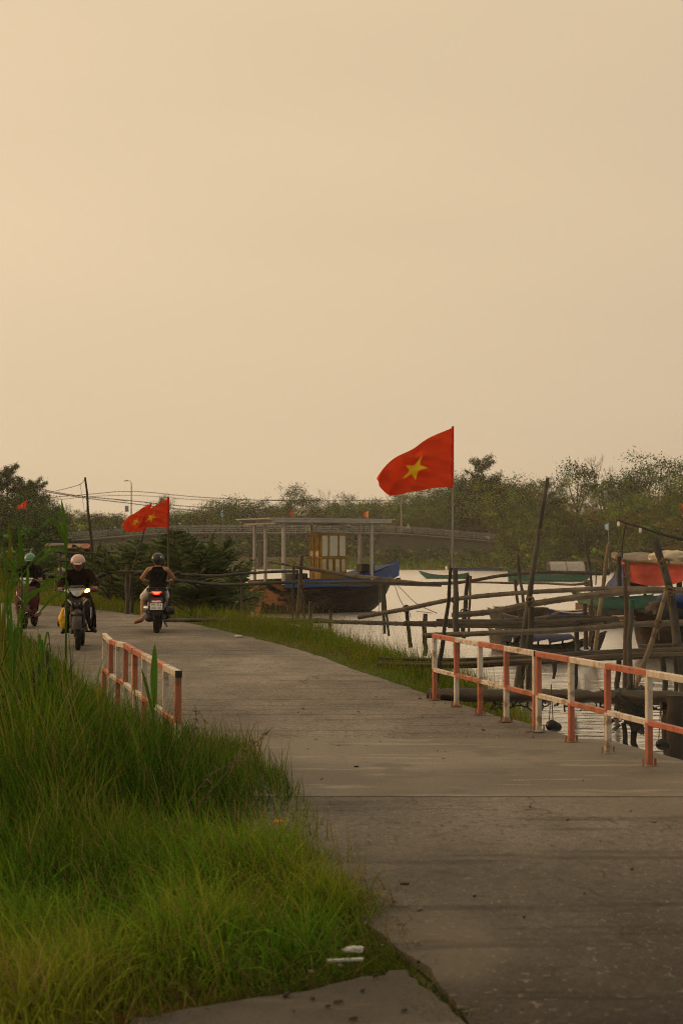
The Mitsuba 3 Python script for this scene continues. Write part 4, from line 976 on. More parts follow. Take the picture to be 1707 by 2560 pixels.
# the right grove
for px, top, d, kind, w, v, lb in [(1150, 1158, 205, 'broad', 0.5, 1, 'narrow dark tree just right of the flagpole'), (1205, 1140, 212, 'casuarina', 1.1, 0, 'feathery tree rising right of the big flag'), (1228, 1172, 208, 'broad', 0.7, 1, 'round topped tree right of the feathery tree'),
                                   (1120, 1215, 200, 'bamboo', 1.0, 1, 'bamboo clump behind the flagpole'), (1175, 1200, 196, 'bamboo', 1.0, 2, 'brown bamboo clump right of the flagpole'), (1235, 1195, 194, 'bamboo', 1.0, 0, 'brown bamboo clump behind the white scooter on the bridge ramp'),
                                   (1290, 1175, 197, 'bamboo', 1.1, 1, 'tall olive bamboo clump left of the tallest pole'), (1330, 1182, 200, 'bamboo', 1.0, 0, 'bamboo clump behind the tallest pole'), (1390, 1205, 196, 'broad', 0.7, 1, 'dark tree in the dip right of the tallest pole'),
                                   (1440, 1150, 200, 'airy', 0.95, 0, 'tall tree with a spreading airy crown and sky showing through'), (1505, 1148, 205, 'bare', 0.7, 0, 'pale bare tree beside the airy crown'), (1520, 1180, 192, 'airy', 0.8, 1, 'leaning leafy tree right of the bare tree'),
                                   (1565, 1165, 190, 'broad', 0.9, 1, 'dark tree left of the tallest tree at the right edge'), (1640, 1138, 188, 'broad', 1.0, 3, 'tallest dark tree at the top of the right grove'), (1700, 1152, 184, 'broad', 1.0, 2, 'olive tree at the right edge of the photo'),
                                   (1450, 1235, 186, 'bamboo', 1.0, 0, 'brown bamboo clump below the airy tree'), (1500, 1222, 184, 'bamboo', 1.1, 2, 'russet bamboo clump behind the light blue pennant'), (1560, 1212, 180, 'bamboo', 1.1, 0, 'big russet bamboo clump above the lamp pole'),
                                   (1610, 1205, 178, 'bamboo', 1.1, 1, 'olive bamboo clump above the hut'), (1665, 1190, 176, 'bamboo', 1.2, 2, 'brown bamboo clump at the right behind the hut'), (1720, 1195, 174, 'bamboo', 1.2, 0, 'bamboo clump cut by the right edge'),
                                   (1415, 1255, 185, 'broad', 0.9, 1, 'dark green tree at the foot of the airy tree'), (1360, 1250, 188, 'bamboo', 1.0, 1, 'olive bamboo low behind the tallest pole'), (1060, 1248, 215, 'bamboo', 1.1, 1, 'olive bamboo left of the flagpole, behind the ramp'),
                                   (1010, 1262, 218, 'bamboo', 1.1, 2, 'bamboo behind the thin lamp pole on the ramp')]:
    tree(kind, px, top, d + (max(0, 224 - d) if px < 1265 else 0), lb, RIGHTG, w, v)
x = 1120
while x < 1760:
    tree(['bamboo', 'broad', 'bamboo'][int(q.integers(3))], x, np.interp(x, [1120, 1250, 1400, 1500, 1720], [1262, 1250, 1272, 1250, 1240]) + q.uniform(-12, 22), (226 if x < 1292 else np.interp(x, [1290, 1760], [196, 166])) + q.uniform(-4, 5), 'lower tree filling the foot of the right grove', RIGHTG, q.uniform(1.1, 1.5))
    x += q.uniform(34, 52)
# shrubs of the far bank
for n_, (px, top, d, w, v) in enumerate([(1300, 1340, 188, 1.4, 0), (1345, 1318, 186, 1.5, 0), (1392, 1322, 184, 1.5, 0), (1440, 1345, 182, 1.4, 0), (1372, 1362, 180, 1.3, 1), (1480, 1352, 178, 1.4, 0), (1330, 1372, 184, 1.3, 0), (1450, 1375, 178, 1.6, 0), (1530, 1360, 175, 1.4, 0), (1575, 1352, 172, 1.4, 1),
                                        (1270, 1375, 196, 1.3, 1), (1235, 1372, 200, 1.4, 0), (1190, 1370, 202, 1.4, 1), (1140, 1372, 204, 1.5, 0), (1090, 1368, 206, 1.5, 1), (1040, 1366, 208, 1.5, 0), (990, 1366, 208, 1.5, 1), (955, 1368, 208, 1.4, 0)]):
    tree('shrub', px, top, d, 'bright green bushes at the water under the right grove' if px > 1280 else 'dark bush at the foot of the bridge ramp', 'bushes of the right bank' if px > 1280 else 'bushes below the bridge ramp', w, v)
m, c = merge([grass_field(30000, (-10, 64), (165, 214), lambda x, y: (y > f_fs(np.clip(x, -60, 600)) - 0.5) & (y < f_fs(np.clip(x, -60, 600)) + 12), (0.5, 1.3), (0.10, 0.2), (GREEN * 1.3, OLIVE * 1.1, GREEN), clump=0.2, segs=2)])
one('shore_grass', m, 'grass_blade', 'bright green grass along the far shore', 'grass', kind='stuff', smooth=True, color=c)
for px, top, w in ((215, 1372, 1.6), (255, 1366, 1.6), (298, 1360, 1.7), (335, 1362, 1.6), (372, 1364, 1.5), (410, 1368, 1.5)):
    tree('shrub', px, top, 203, 'dark bush below the left end of the bridge', 'bushes below the left bridge end', w)
# the dark trees on the left
for px, top, d, kind, w, v, lb in [(18, 1166, 118, 'casuarina', 1.1, 1, 'tallest feathery tree at the left edge'), (-25, 1185, 116, 'casuarina', 1.2, 0, 'feathery tree cut by the left edge'), (50, 1195, 124, 'casuarina', 1.0, 1, 'feathery tree right of the tallest one at the left'), (92, 1195, 122, 'casuarina', 0.9, 0, 'ragged casuarina with a forked top above the far left flag'),
                                   (70, 1215, 126, 'casuarina', 1.0, 0, 'dense casuarina behind the far left flag'), (118, 1230, 130, 'broad', 0.7, 1, 'round treetop right of the forked casuarina'), (145, 1248, 150, 'broad', 0.8, 1, 'low dark tree at the right end of the left trees'), (10, 1225, 112, 'broad', 0.9, 3, 'dark broad tree low at the left edge'),
                                   (55, 1245, 114, 'broad', 0.9, 1, 'dark broad tree below the far left flag'), (100, 1268, 117, 'broad', 0.9, 3, 'dark broad tree beside the bridge start'), (160, 1275, 160, 'broad', 0.9, 0, 'hazy tree left of the wooden mast'),
                                   (20, 1300, 90, 'shrub', 1.3, 1, 'dark bushes left behind the green helmet'), (75, 1318, 88, 'shrub', 1.3, 1, 'bush behind the broad leaved reed'), (120, 1345, 92, 'shrub', 1.2, 0, 'bush right of the green helmet'), (-10, 1340, 70, 'shrub', 1.4, 0, 'leafy bush at the left edge above the road'), (40, 1368, 62, 'shrub', 1.2, 0, 'leafy roadside bush left of the maroon scooter'), (100, 1392, 66, 'shrub', 1.2, 1, 'low roadside bush between the oncoming riders'), (175, 1405, 62, 'shrub', 1.0, 0, 'low bush behind the rider with the pink helmet'), (250, 1398, 60, 'shrub', 1.0, 1, 'low bush right of the rider with the pink helmet')]:
    tree(kind, px, top, d * (1.45 if d > 110 else 1), lb, LEFTG, w, v)

# ------------------------------------------------------------------ the bridge, its lamps and wires
D = 212.0
bp = [(20, 1366), (60, 1361), (150, 1353), (240, 1347), (310, 1341), (380, 1336), (440, 1334), (500, 1333), (700, 1333), (940, 1333), (1010, 1336), (1090, 1342), (1180, 1350), (1280, 1358), (1330, 1362)]
bx = np.array([W(x, y, D) for x, y in bp])
fz = PchipInterpolator(bx[:, 0], bx[:, 2])
def bpt(px, dz=0.0, d=D):
    p = W(px, 1340, D); return np.array([p[0], d, float(fz(p[0])) + dz])
bridge = thing('bridge', 'long low concrete bridge arching over the river in the background', 'bridge')
xs = np.linspace(bx[0, 0], bx[-1, 0], 70)
def strip(z0, z1, y0, y1, xs=xs):
    V = np.array([[(x, y0, fz(x) + z0), (x, y1, fz(x) + z0), (x, y1, fz(x) + z1), (x, y0, fz(x) + z1)] for x in xs]).reshape(-1, 3)
    n = len(xs); i, j = np.meshgrid(np.arange(n - 1), np.arange(4), indexing='ij'); i, j = i.ravel(), j.ravel()
    f = quads(np.stack([i * 4 + j, (i + 1) * 4 + j, (i + 1) * 4 + (j + 1) % 4, i * 4 + (j + 1) % 4], 1))
    return TM(V, np.vstack([f, [(0, 2, 1), (0, 3, 2), (4 * n - 4, 4 * n - 3, 4 * n - 2), (4 * n - 4, 4 * n - 2, 4 * n - 1)]]))
obj('deck', strip(-0.25, 0.0, D - 0.1, D + 4), 'old_concrete', bridge, False)
mat('edge_pale', (0.24, 0.23, 0.20), 0.8)
obj('kerb', strip(0.002, 0.13, D - 0.22, D - 0.02), 'edge_pale', bridge, False)
for px in range(420, 940, 27):
    obj('cross_beam', box(bpt(px, -0.55, D + 1.6), (0.85, 3.2, 0.55)), 'old_concrete', bridge, False)
obj('girder', strip(-0.62, -0.26, D + 0.6, D + 1.2, np.linspace(bpt(400)[0], bpt(950)[0], 30)), 'old_concrete', bridge, False)
for px in np.arange(70, 1300, 40.0):
    obj('railing_post', box(bpt(px, 0.55, D + 0.1), (0.12, 0.12, 1.1)), 'old_concrete', bridge, False)
for zr in (0.45, 0.72, 0.98, 1.16):
    obj('railing_bar', strip(zr - 0.03, zr + 0.03, D + 0.07, D + 0.13, np.linspace(bx[0, 0], bpt(1250)[0], 60)), 'steel', bridge, False)
    obj('railing_bar', strip(zr - 0.03, zr + 0.03, D + 3.8, D + 3.86, np.linspace(bx[0, 0], bpt(1250)[0], 60)), 'steel', bridge, False)
for px in (400, 520, 650, 780, 910):
    for dy in (0.8, 3.2):
        p = bpt(px, 0, D + dy); obj('pier', tube([(p[0], p[1], -1.6), (p[0], p[1], p[2] - 0.85)], 0.38, 12), 'old_concrete', bridge, 40)
    obj('pier_cap', box(bpt(px, -1.05, D + 2), (1.0, 3.6, 0.4)), 'old_concrete', bridge, False)
def embankment(pa, pb, pc, flip):
    """The filled approach: a wall under the deck from pixel column pa to pb, with a slope running down towards pc."""
    xs_ = np.linspace(bpt(pa)[0], bpt(pb)[0], 30)
    V = np.array([[(x, D + 0.2, fz(x) - 0.26), (x + (bpt(pc)[0] - bpt(pb)[0]) * 0, D - 2.0 - 1.2 * meshkit.fbm(np.array([x * 0.4, 0, 0]), 3), -0.9), (x, D + 4, fz(x) - 0.26), (x, D + 7, -0.9)] for x in xs_]).reshape(-1, 3)
    e = V[-4:] if not flip else V[:4]
    tip = e.copy(); tip[:, 0] = bpt(pc)[0]; tip[:, 2] = -0.95
    V = np.vstack([V, tip]); n = len(xs_)
    i = np.arange(n - 1) * 4
    f = [quads(np.stack([i, i + 4, i + 5, i + 1], 1)), quads(np.stack([i + 2, i + 3, i + 7, i + 6], 1))]
    o = 4 * (n - 1) if not flip else 0
    f.append(quads(np.array([[o, 4 * n, 4 * n + 1, o + 1], [o + 2, o + 3, 4 * n + 3, 4 * n + 2], [o, o + 2, 4 * n + 2, 4 * n]])))
    return TM(V, np.vstack(f))
obj('embankment', embankment(950, 1335, 925, True), 'old_concrete', bridge, False)
obj('embankment', embankment(120, 385, 410, False), 'old_concrete', bridge, False)
def street_lamp(px, top, d, label, arm=-1, y=D + 4.4):
    k = thing('street_lamp', label, 'street lamp', 'street lamps on the bridge')
    b = bpt(px, 0.0, y); h = W(px, top, y)[2]
    obj('post', tube([(b[0], y, b[2] - 0.6), (b[0], y, h - 0.5)], [0.13, 0.07], 8), 'pole_concrete', k, 40)
    obj('arm', tube(curve([(b[0], y, h - 0.6), (b[0] + arm * 0.15, y, h - 0.1), (b[0] + arm * 0.65, y, h + 0.05)], 0.1), 0.045, 6), 'steel', k, 40)
    obj('lamp_head', H((b[0] + arm * 0.6, y, h + 0.03, 0.09), (b[0] + arm * 1.05, y, h - 0.02, 0.06)), 'steel', k, 40)
    return k, b, h
street_lamp(317, 1202, D, 'curved street lamp on the left half of the bridge')
street_lamp(1006, 1205, D, 'thin lamp pole on the bridge ramp below the big flag', arm=1)
k = thing('street_lamp', 'second short lamp arm on the left half of the bridge', 'street lamp', 'street lamps on the bridge')
a, b = W(318, 1253, D + 4.4), W(290, 1249, D + 4.4)
obj('arm', tube([a, b], 0.05, 6), 'steel', k, 40); obj('lamp_head', H((*b, 0.09), (*(b + [0.5, 0, -0.03]), 0.06)), 'steel', k, 40)
obj('meter_box', box(W(317, 1272, D + 4.2), (0.5, 0.4, 0.9)), 'steel', k, False)
def wire(pts, d, r=0.012, label='overhead wire sagging across the river'):
    k = one('wire', tube(curve(PX(pts, d), 3.0), r, 5), 'wire', label, 'wire', 'overhead wires over the river', smooth=True)
wire([(98, 1222), (200, 1240), (330, 1252), (420, 1262), (600, 1274), (1000, 1278)], (150, 230), 0.05, 'upper overhead wire passing the wooden mast')
wire([(98, 1226), (205, 1244), (330, 1259), (420, 1270), (640, 1286), (1120, 1300)], (150, 230), 0.05, 'lower overhead wire passing the wooden mast')
wire([(100, 1246), (220, 1236), (318, 1228), (500, 1243), (730, 1252), (1000, 1250)], 225, 0.05, 'thin wire hanging from the curved street lamp')
wire([(140, 1250), (318, 1238), (520, 1250), (800, 1250)], 226, 0.04, 'faint second wire at the curved street lamp')
wire([(1000, 1252), (1200, 1263), (1400, 1270), (1560, 1262)], 172, 0.03, 'faint wire crossing before the right grove')
k = thing('wooden_mast', 'dark wooden mast leaning left above the shack, a rope tied to its top', 'mast')
pole('shaft', [(212, 1193), (220, 1270), (229, 1370), (233, 1440)], 58, (5, 8), BD, k)
obj('stay_rope', tube(curve(PX([(211, 1200), (200, 1211), (170, 1220), (140, 1227)], (58, 66)), 0.3), 0.014, 5), 'rope', k, True)
obj('hanging_rope', tube(curve(PX([(200, 1211), (206, 1245), (212, 1290), (216, 1340)], (58.5, 58)), 0.3), 0.008, 5), 'rope', k, True)

# ------------------------------------------------------------------ boats
def hull_mesh(L, beam, keel, sheer, bow_rise, stern_rise, stern=0.55, n=34, fl=0.72, rake=0.10, wall=0.05):
    """An open wooden hull along +x (the bow at +L/2): outer skin, gunwale thickness and inner skin. keel and sheer are heights amidships."""
    t = np.linspace(-1, 1, n)
    half = beam / 2 * np.where(t < 0, stern + (1 - stern) * (1 - np.abs(t) ** 2.2), (1 - np.clip(t, 0, 1) ** 2.6) * 0.985 + 0.015)
    zs = sheer + np.where(t > 0, bow_rise * np.abs(t) ** 2.2, stern_rise * np.abs(t) ** 2)
    zk = keel + np.where(t > 0, (sheer + bow_rise - keel) * 0.72 * np.clip(t, 0, 1) ** 5, (sheer - keel) * 0.12 * t ** 4)
    v = np.linspace(-1, 1, 15)
    X = (t * L / 2)[:, None] + 0 * v
    a = np.abs(v)[None]
    w = np.sin(np.clip(a, 0, 1) * np.pi / 2) ** 0.8
    Y = np.sign(v)[None] * half[:, None] * (fl * w + (1 - fl) * a)
    Z = zk[:, None] + (zs - zk)[:, None] * a ** 2.4
    X = X + rake * L * 0.5 * np.clip(t, 0, 1)[:, None] ** 3 * a ** 1.2
    O = np.stack([X, Y, Z], -1)
    I = O.copy(); I[..., 1] *= np.clip(1 - wall / np.maximum(half, 0.02), 0.1, 1)[:, None]; I[..., 2] += wall * (1 - a ** 6)
    m = len(v)
    i, j = np.meshgrid(np.arange(n - 1), np.arange(m - 1), indexing='ij'); i, j = i.ravel(), j.ravel()
    fo = quads(np.stack([i * m + j, (i + 1) * m + j, (i + 1) * m + j + 1, i * m + j + 1], 1))
    o = n * m
    f = [fo, fo[:, ::-1] + o]
    k = np.arange(n - 1)
    for e in (0, m - 1): f.append(quads(np.stack([k * m + e, (k + 1) * m + e, (k + 1) * m + e + o, k * m + e + o], 1)))
    for e in (0, (n - 1) * m):
        k2 = np.arange(m - 1); f.append(quads(np.stack([e + k2, e + k2 + 1, e + k2 + 1 + o, e + k2 + o], 1)))
    return TM(np.vstack([O.reshape(-1, 3), I.reshape(-1, 3)]), np.vstack(f)), dict(t=t, half=half, zs=zs, zk=zk, X=X, rake=rake * L * 0.5)
def rim(info, L, sg, r, lift=0.0, out=0.0):
    t = info['t']
    P = np.stack([t * L / 2 + info['rake'] * np.clip(t, 0, 1) ** 3, sg * (info['half'] + out), info['zs'] + lift], 1)
    return tube(P, r, 6)
def band(info, L, sg, lo, hi, out=0.02, t0=-1):
    """A strake: a strip standing proud of the hull between two heights below the sheer."""
    k = info['t'] >= t0
    t, h, z = info['t'][k], info['half'][k] + out, info['zs'][k]
    x = t * L / 2 + info['rake'] * np.clip(t, 0, 1) ** 3
    lo, hi = (np.broadcast_to(e, k.shape)[k] for e in (lo, hi))
    V = np.vstack([np.stack([x, sg * h, z + lo], 1), np.stack([x, sg * (h + 0.01), z + hi], 1), np.stack([x, sg * (h - 0.05), z + hi], 1), np.stack([x, sg * (h - 0.05), z + lo], 1)])
    n = len(t); i = np.arange(n - 1)
    return TM(V, np.vstack([quads(np.stack([i + a * n, i + 1 + a * n, i + 1 + b * n, i + b * n], 1)) for a, b in ((0, 1), (1, 2), (2, 3), (3, 0))]))

# the big beached boat with the canopy
A = math.radians(33)
C0 = W(795, 1500, 55)
B = place((C0[0], C0[1], 0), A)
def bobj(name, m, mt, parent, smooth=35, **kw): return obj(name, xf(m, B), mt, parent, smooth, **kw)
boat = thing('wooden_boat', 'big dark beached wooden boat with a blue bow, yellow cabin and flat canopy', 'boat')
L = 6.1
hm, inf = hull_mesh(L, 2.3, -0.85, 0.60, 0.60, -0.06, stern=0.50, rake=0.15)
hm.apply_translation((0.3, 0, 0))
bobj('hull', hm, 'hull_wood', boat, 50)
for sg in (-1, 1):
    hi = 0.06 + 0.10 * np.clip(inf['t'] - 0.25, 0, 1) ** 0.5 * (inf['t'] > 0.25)
    b = band(inf, L, sg, -0.24 - 0.24 * np.clip(inf['t'] - 0.1, 0, 1) ** 0.8 * (inf['t'] > 0.1), hi, 0.025, -0.8 if sg < 0 else -1); b.apply_translation((0.3, 0, 0)); bobj('blue_strake', b, 'blue_paint', boat, 30)
    for lift in (-0.34, -0.58):
        b = band(inf, L, sg, lift - 0.03, lift + 0.03, -0.01 if lift > -0.5 else -0.09); b.apply_translation((0.3, 0, 0)); bobj('rubbing_strake', b, 'hull_wood', boat, 30)
bobj('deck', hull([(-2.5, -0.8, 0.42), (-2.5, 0.8, 0.42), (1.6, -0.95, 0.50), (1.6, 0.95, 0.5), (3.0, 0, 0.72), (-2.5, 0, 0.40), (2.9, 0, 0.66)]), 'hull_wood', boat, False)
it_ = 0
tb = [(inf['t'][0] * L / 2 + 0.3 - 0.03 + 0.12 * (1 - (z_ - inf['zk'][0]) / (inf['zs'][0] - inf['zk'][0])), y_, z_) for z_, w_ in ((inf['zs'][0] + 0.05, 1.0), (0.15, 0.97), (-0.2, 0.88), (-0.5, 0.68), (inf['zk'][0] + 0.03, 0.25)) for y_ in (-inf['half'][0] * w_, inf['half'][0] * w_)]
tr_ = hull(tb + [(x_ + 0.06, y_, z_) for x_, y_, z_ in tb])
bobj('transom', tr_, 'sun_glint_wood', boat, False, label='varnished stern board, its orange tone painted in for low sun glint')
for z_ in (-0.35, -0.1, 0.15): bobj('stern_plank', box((inf['t'][0] * L / 2 + 0.27 + 0.12 * (1 - (z_ - inf['zk'][0]) / (inf['zs'][0] - inf['zk'][0])), 0, z_), (0.05, 1.4, 0.03)), 'hull_wood', boat, False)
st_ = [(t_ * L / 2 + 0.3, 0, z_) for t_, z_ in zip(inf['t'], inf['zk']) if t_ > 0.72] + [(L / 2 + 0.3 + inf['rake'] * a_ ** 1.2, 0, inf['zk'][-1] + (inf['zs'][-1] + 0.06 - inf['zk'][-1]) * a_ ** 2.4) for a_ in np.linspace(0.15, 1, 7)]
bobj('stem', tube(st_, 0.055, 8), 'grey_hull', boat, 40)
bobj('foredeck_tarp', hull([(1.3, -1.05, 0.70), (1.3, 1.05, 0.70), (3.6, 0.05, 1.24), (3.6, -0.05, 1.24), (2.3, -0.80, 0.98), (2.3, 0.80, 0.98), (1.3, 0, 0.62), (3.5, 0, 1.05)]), 'blue_tarp', boat, False)
roofz = 2.90
bobj('roof', hull([(-2.9, -1.3, roofz), (-2.9, 1.3, roofz), (2.75, -1.3, roofz + 0.02), (2.75, 1.3, roofz + 0.02), (-2.9, -1.3, roofz + 0.04), (-2.9, 1.3, roofz + 0.04), (2.75, -1.3, roofz + 0.06), (2.75, 1.3, roofz + 0.06)]), 'grey_tin', boat, False)
for y0 in (-1.22, 0.0, 1.22): bobj('roof_beam', beam((-2.75, y0, roofz - 0.06), (2.6, y0, roofz - 0.04), 0.06, 0.11), 'grey_tin', boat, False)
for s in (-2.6, -1.0, 0.6, 2.2): bobj('roof_joist', beam((s, -1.18, roofz - 0.16), (s, 1.18, roofz - 0.16), 0.05, 0.06), 'grey_tin', boat, False)
for s, y0, zb in ((-2.2, -1.08, 0.45), (-2.2, 0.25, 0.40), (-2.2, 1.08, 0.45), (1.82, -1.0, 0.6), (1.9, -0.05, 0.6), (0.3, 1.0, 0.55), (1.8, 1.0, 0.6), (-0.9, 1.05, 0.5)):
    bobj('post', beam((s, y0, zb), (s, y0, roofz - 0.12), 0.10, 0.10, up=(1, 0, 0), bev=0.01), 'grey_tin', boat, False)
cab = None
s0, s1, t0, t1, z0, z1 = -0.24, 1.0, -0.55, 0.33, 0.55, 2.42
cab = bobj('cabin', box(((s0 + s1) / 2, (t0 + t1) / 2, (z0 + z1) / 2), (s1 - s0 - 0.06, t1 - t0 - 0.06, z1 - z0 - 0.02)), 'yellow_paint', boat, False)
def framed(cells, face):
    """Panels and the bars between them on one face of the cabin; cells: (u0, u1, z0, z1) in parts of its width and in metres."""
    for u0, u1, a, b, mt in cells:
        if face == 'side': bobj('panel', box((s0 + (s1 - s0) * (u0 + u1) / 2, t0 + 0.018, (a + b) / 2), ((s1 - s0) * (u1 - u0), 0.02, b - a)), mt, cab, False)
        else: bobj('panel', box((s0 + 0.018, t0 + (t1 - t0) * (1 - (u0 + u1) / 2), (a + b) / 2), (0.02, (t1 - t0) * (u1 - u0), b - a)), mt, cab, False)
    us = sorted({round(c[0], 3) for c in cells} | {round(c[1], 3) for c in cells}); 
    for u0, u1, a, b, mt in cells:
        for e in (u0, u1):
            if face == 'side': bobj('bar', box((s0 + (s1 - s0) * e + (0.012 if e == u0 else -0.012) * -1, t0, (a + b) / 2), (0.035, 0.05, b - a + 0.06)), 'yellow_paint', cab, False)
            else: bobj('bar', box((s0, t0 + (t1 - t0) * (1 - e), (a + b) / 2), (0.05, 0.030, b - a + 0.05)), 'yellow_paint', cab, False)
mat('frosted_glass', (0.50, 0.49, 0.44), 0.25)
framed([(0.05, 0.28, 1.52, 2.30, 'frosted_glass'), (0.33, 0.64, 1.52, 2.30, 'frosted_glass'), (0.69, 0.93, 1.52, 2.30, 'frosted_glass'), (0.05, 0.22, 0.92, 1.40, 'cream_panel'), (0.29, 0.45, 0.92, 1.40, 'cream_panel'), (0.54, 0.71, 0.92, 1.40, 'cream_panel'), (0.77, 0.92, 0.92, 1.40, 'cream_panel')], 'side')
framed([(0.10, 0.24, 1.78, 2.30, 'cream_panel'), (0.30, 0.44, 1.78, 2.30, 'cream_panel'), (0.56, 0.68, 1.78, 2.30, 'cream_panel'), (0.74, 0.86, 1.78, 2.30, 'cream_panel'), (0.08, 0.44, 1.50, 1.70, 'cream_panel'), (0.54, 0.90, 1.50, 1.70, 'cream_panel'),
        (0.10, 0.24, 0.98, 1.42, 'cream_panel'), (0.30, 0.44, 0.98, 1.42, 'cream_panel'), (0.56, 0.68, 0.98, 1.42, 'cream_panel'), (0.74, 0.86, 0.98, 1.42, 'cream_panel')], 'stern')
bobj('cabin_roof', box(((s0 + s1) / 2, (t0 + t1) / 2, z1 + 0.025), (s1 - s0 + 0.12, t1 - t0 + 0.12, 0.05)), 'grey_tin', cab, False)
bobj('sill', box(((s0 + s1) / 2, t0 - 0.005, 1.46), (s1 - s0, 0.05, 0.05)), 'yellow_paint', cab, False)
bobj('lamp', cat_([tube([(0.75, -0.5, roofz - 0.3), (0.75, -0.5, roofz - 0.02)], 0.02, 6), H((0.75, -0.5, roofz - 0.34, 0.06), (0.75, -0.5, roofz - 0.28, 0.03)), tube([(0.5, -0.5, roofz - 0.22), (1.15, -0.5, roofz - 0.25), (1.15, -0.5, roofz - 0.45)], 0.02, 6)]), 'steel', boat, 40)
bobj('engine_box', box((-1.2, -0.3, 0.62), (0.7, 0.7, 0.5), bev=0.03), 'ink', boat, False)
bobj('crate', box((2.0, -0.3, 1.05), (0.6, 0.4, 0.32), bev=0.02), 'ink', boat, False)
bobj('drum', lathe([(0, 0.4), (0.2, 0.4), (0.22, 0.45), (0.22, 0.85), (0.2, 0.9), (0, 0.9)], 16), 'teal_paint', boat, 30)
for pts, lb in (([(975, 1437), (985, 1460), (1000, 1500), (1012, 1520)], 'knotted mooring rope from the blue bow down to the leaning post'), ([(970, 1440), (1005, 1475), (1050, 1515), (1092, 1533)], 'longest mooring rope, slanting from the blue bow towards the flagpole'), ([(948, 1455), (948, 1500), (947, 1535)], 'rope hanging straight down under the bow of the beached boat'), ([(1040, 1528), (1080, 1533), (1112, 1542)], 'short loose rope low over the water left of the flagpole')):
    one('mooring_rope', tube(curve(PX(pts, (54, 36) if len(pts) > 3 else 54), 0.5), 0.012, 5), 'rope', lb, 'rope', 'mooring ropes of the big boat', smooth=True)

def small_boat(label, px0, px1, ywl, d, yaw, beam, mt, bow=1, depth=0.55, bow_rise=0.35, stern_rise=0.2, stern=0.25, strake=None, name='boat', group=None, keel_sub=0.15, sheer=None):
    """A boat spanning the pixel columns px0 to px1, its waterline at the row ywl."""
    c = W((px0 + px1) / 2, ywl, d); Lp = (px1 - px0) / F * d / max(math.cos(yaw), 0.3) * 0.97
    ang = yaw if bow > 0 else math.pi - yaw
    M = place((c[0], c[1], WATER), ang)
    k = thing(name, label, 'boat', group)
    hm, inf = hull_mesh(Lp, beam, -keel_sub, depth, bow_rise, stern_rise, stern=stern, rake=0.08, n=28)
    obj('hull', xf(hm, M), mt, k, 50)
    for sg in (-1, 1): obj('gunwale', xf(rim(inf, Lp, sg, 0.022), M), strake or mt, k, 60)
    for s in (-0.25, 0.1): obj('thwart', xf(box((s * Lp, 0, depth * 0.75), (0.2, beam * 0.8, 0.04)), M), 'bamboo_grey', k, False)
    return k, M, Lp, inf
small_boat('narrow dark green sampan out on the water right of the big boat', 1050, 1173, 1447, 129, 0.12, 0.9, 'green_paint', bow=-1, depth=0.32, bow_rise=0.42, stern_rise=0.25, strake='grey_hull', name='sampan')
k, M, Lp, inf = small_boat('long dark green boat with a grey rounded awning, far right on the water', 1266, 1492, 1454, 116, 0.10, 1.5, 'green_paint', bow=1, depth=0.62, bow_rise=0.5, stern_rise=0.45, strake='grey_hull', name='awning_boat')
a = np.linspace(0, np.pi, 13); sx = np.linspace(-0.3, 2.6, 8)
V = np.array([[x_, -math.cos(t_) * 0.78, 0.62 + math.sin(t_) * 1.0] for x_ in sx for t_ in a])
i, j = np.meshgrid(np.arange(7), np.arange(12), indexing='ij'); i, j = i.ravel(), j.ravel()
obj('awning', xf(TM(V, quads(np.stack([i * 13 + j, (i + 1) * 13 + j, (i + 1) * 13 + j + 1, i * 13 + j + 1], 1))), M), 'grey_tin', k, 40)
for x_ in (-0.3, 1.1, 2.6): obj('hoop', xf(tube([(x_, -math.cos(t_) * 0.79, 0.62 + math.sin(t_) * 1.01) for t_ in a], 0.03, 6), M), 'bamboo_grey', k, 40)
obj('cargo', xf(box((-1.5, 0, 0.72), (1.6, 0.9, 0.25), bev=0.05), M), 'blue_paint', k, False)
obj('cargo', xf(box((3.0, 0, 0.78), (0.5, 0.8, 0.3), bev=0.05), M), 'blue_paint', k, False)
small_boat('far dark boat at the shore behind the tan bamboo pole', 1475, 1530, 1430, 150, 0.05, 1.0, 'hull_wood', bow=1, depth=0.5, name='moored_boat', group=None)
# the black canoe with a painted eye
k, M, Lp, inf = small_boat('black canoe with a white painted eye and a blue canopy, behind the guard rail', 1262, 1514, 1650, 30, 0.22, 0.85, 'hull_wood', bow=1, depth=0.30, bow_rise=0.30, stern_rise=0.10, stern=0.4, name='canoe')
mat('black_tar', (0.02, 0.017, 0.014), 0.45)
scene[k + '__hull']['bsdf'] = {'type': 'ref', 'id': MK('black_tar')}
eye_t = 0.50
it = np.argmin(np.abs(inf['t'] - eye_t))
ex, ey, ez = inf['t'][it] * Lp / 2 + 0.02, -inf['half'][it] - 0.004, inf['zs'][it] - 0.085
tang = np.array([inf['t'][it + 1] - inf['t'][it], 0, 0]) * Lp / 2; tang = np.array([tang[0], -(inf['half'][it + 1] - inf['half'][it]), 0]); tang /= np.linalg.norm(tang)
def disc_on(c, t, rx, rz, lift, hole=0.0):
    nrm = np.cross(t, [0, 0, 1.0]); a = np.linspace(0, 2 * np.pi, 29)[:-1]
    V = [np.asarray(c) + t * math.cos(x_) * rx + np.array([0, 0, 1]) * math.sin(x_) * rz + nrm * (lift + dz) for dz in (0.006, -0.05) for x_ in a]
    return hull(V)
ek = obj('painted_eye', xf(disc_on((ex, ey, ez), tang, 0.135, 0.048, 0.004), M), 'white_plastic', k, False, label='white oval eye painted on the bow')
obj('pupil', xf(disc_on((ex + 0.02, ey - 0.012, ez), tang, 0.062, 0.024, 0.008), M), 'ink', ek, False)
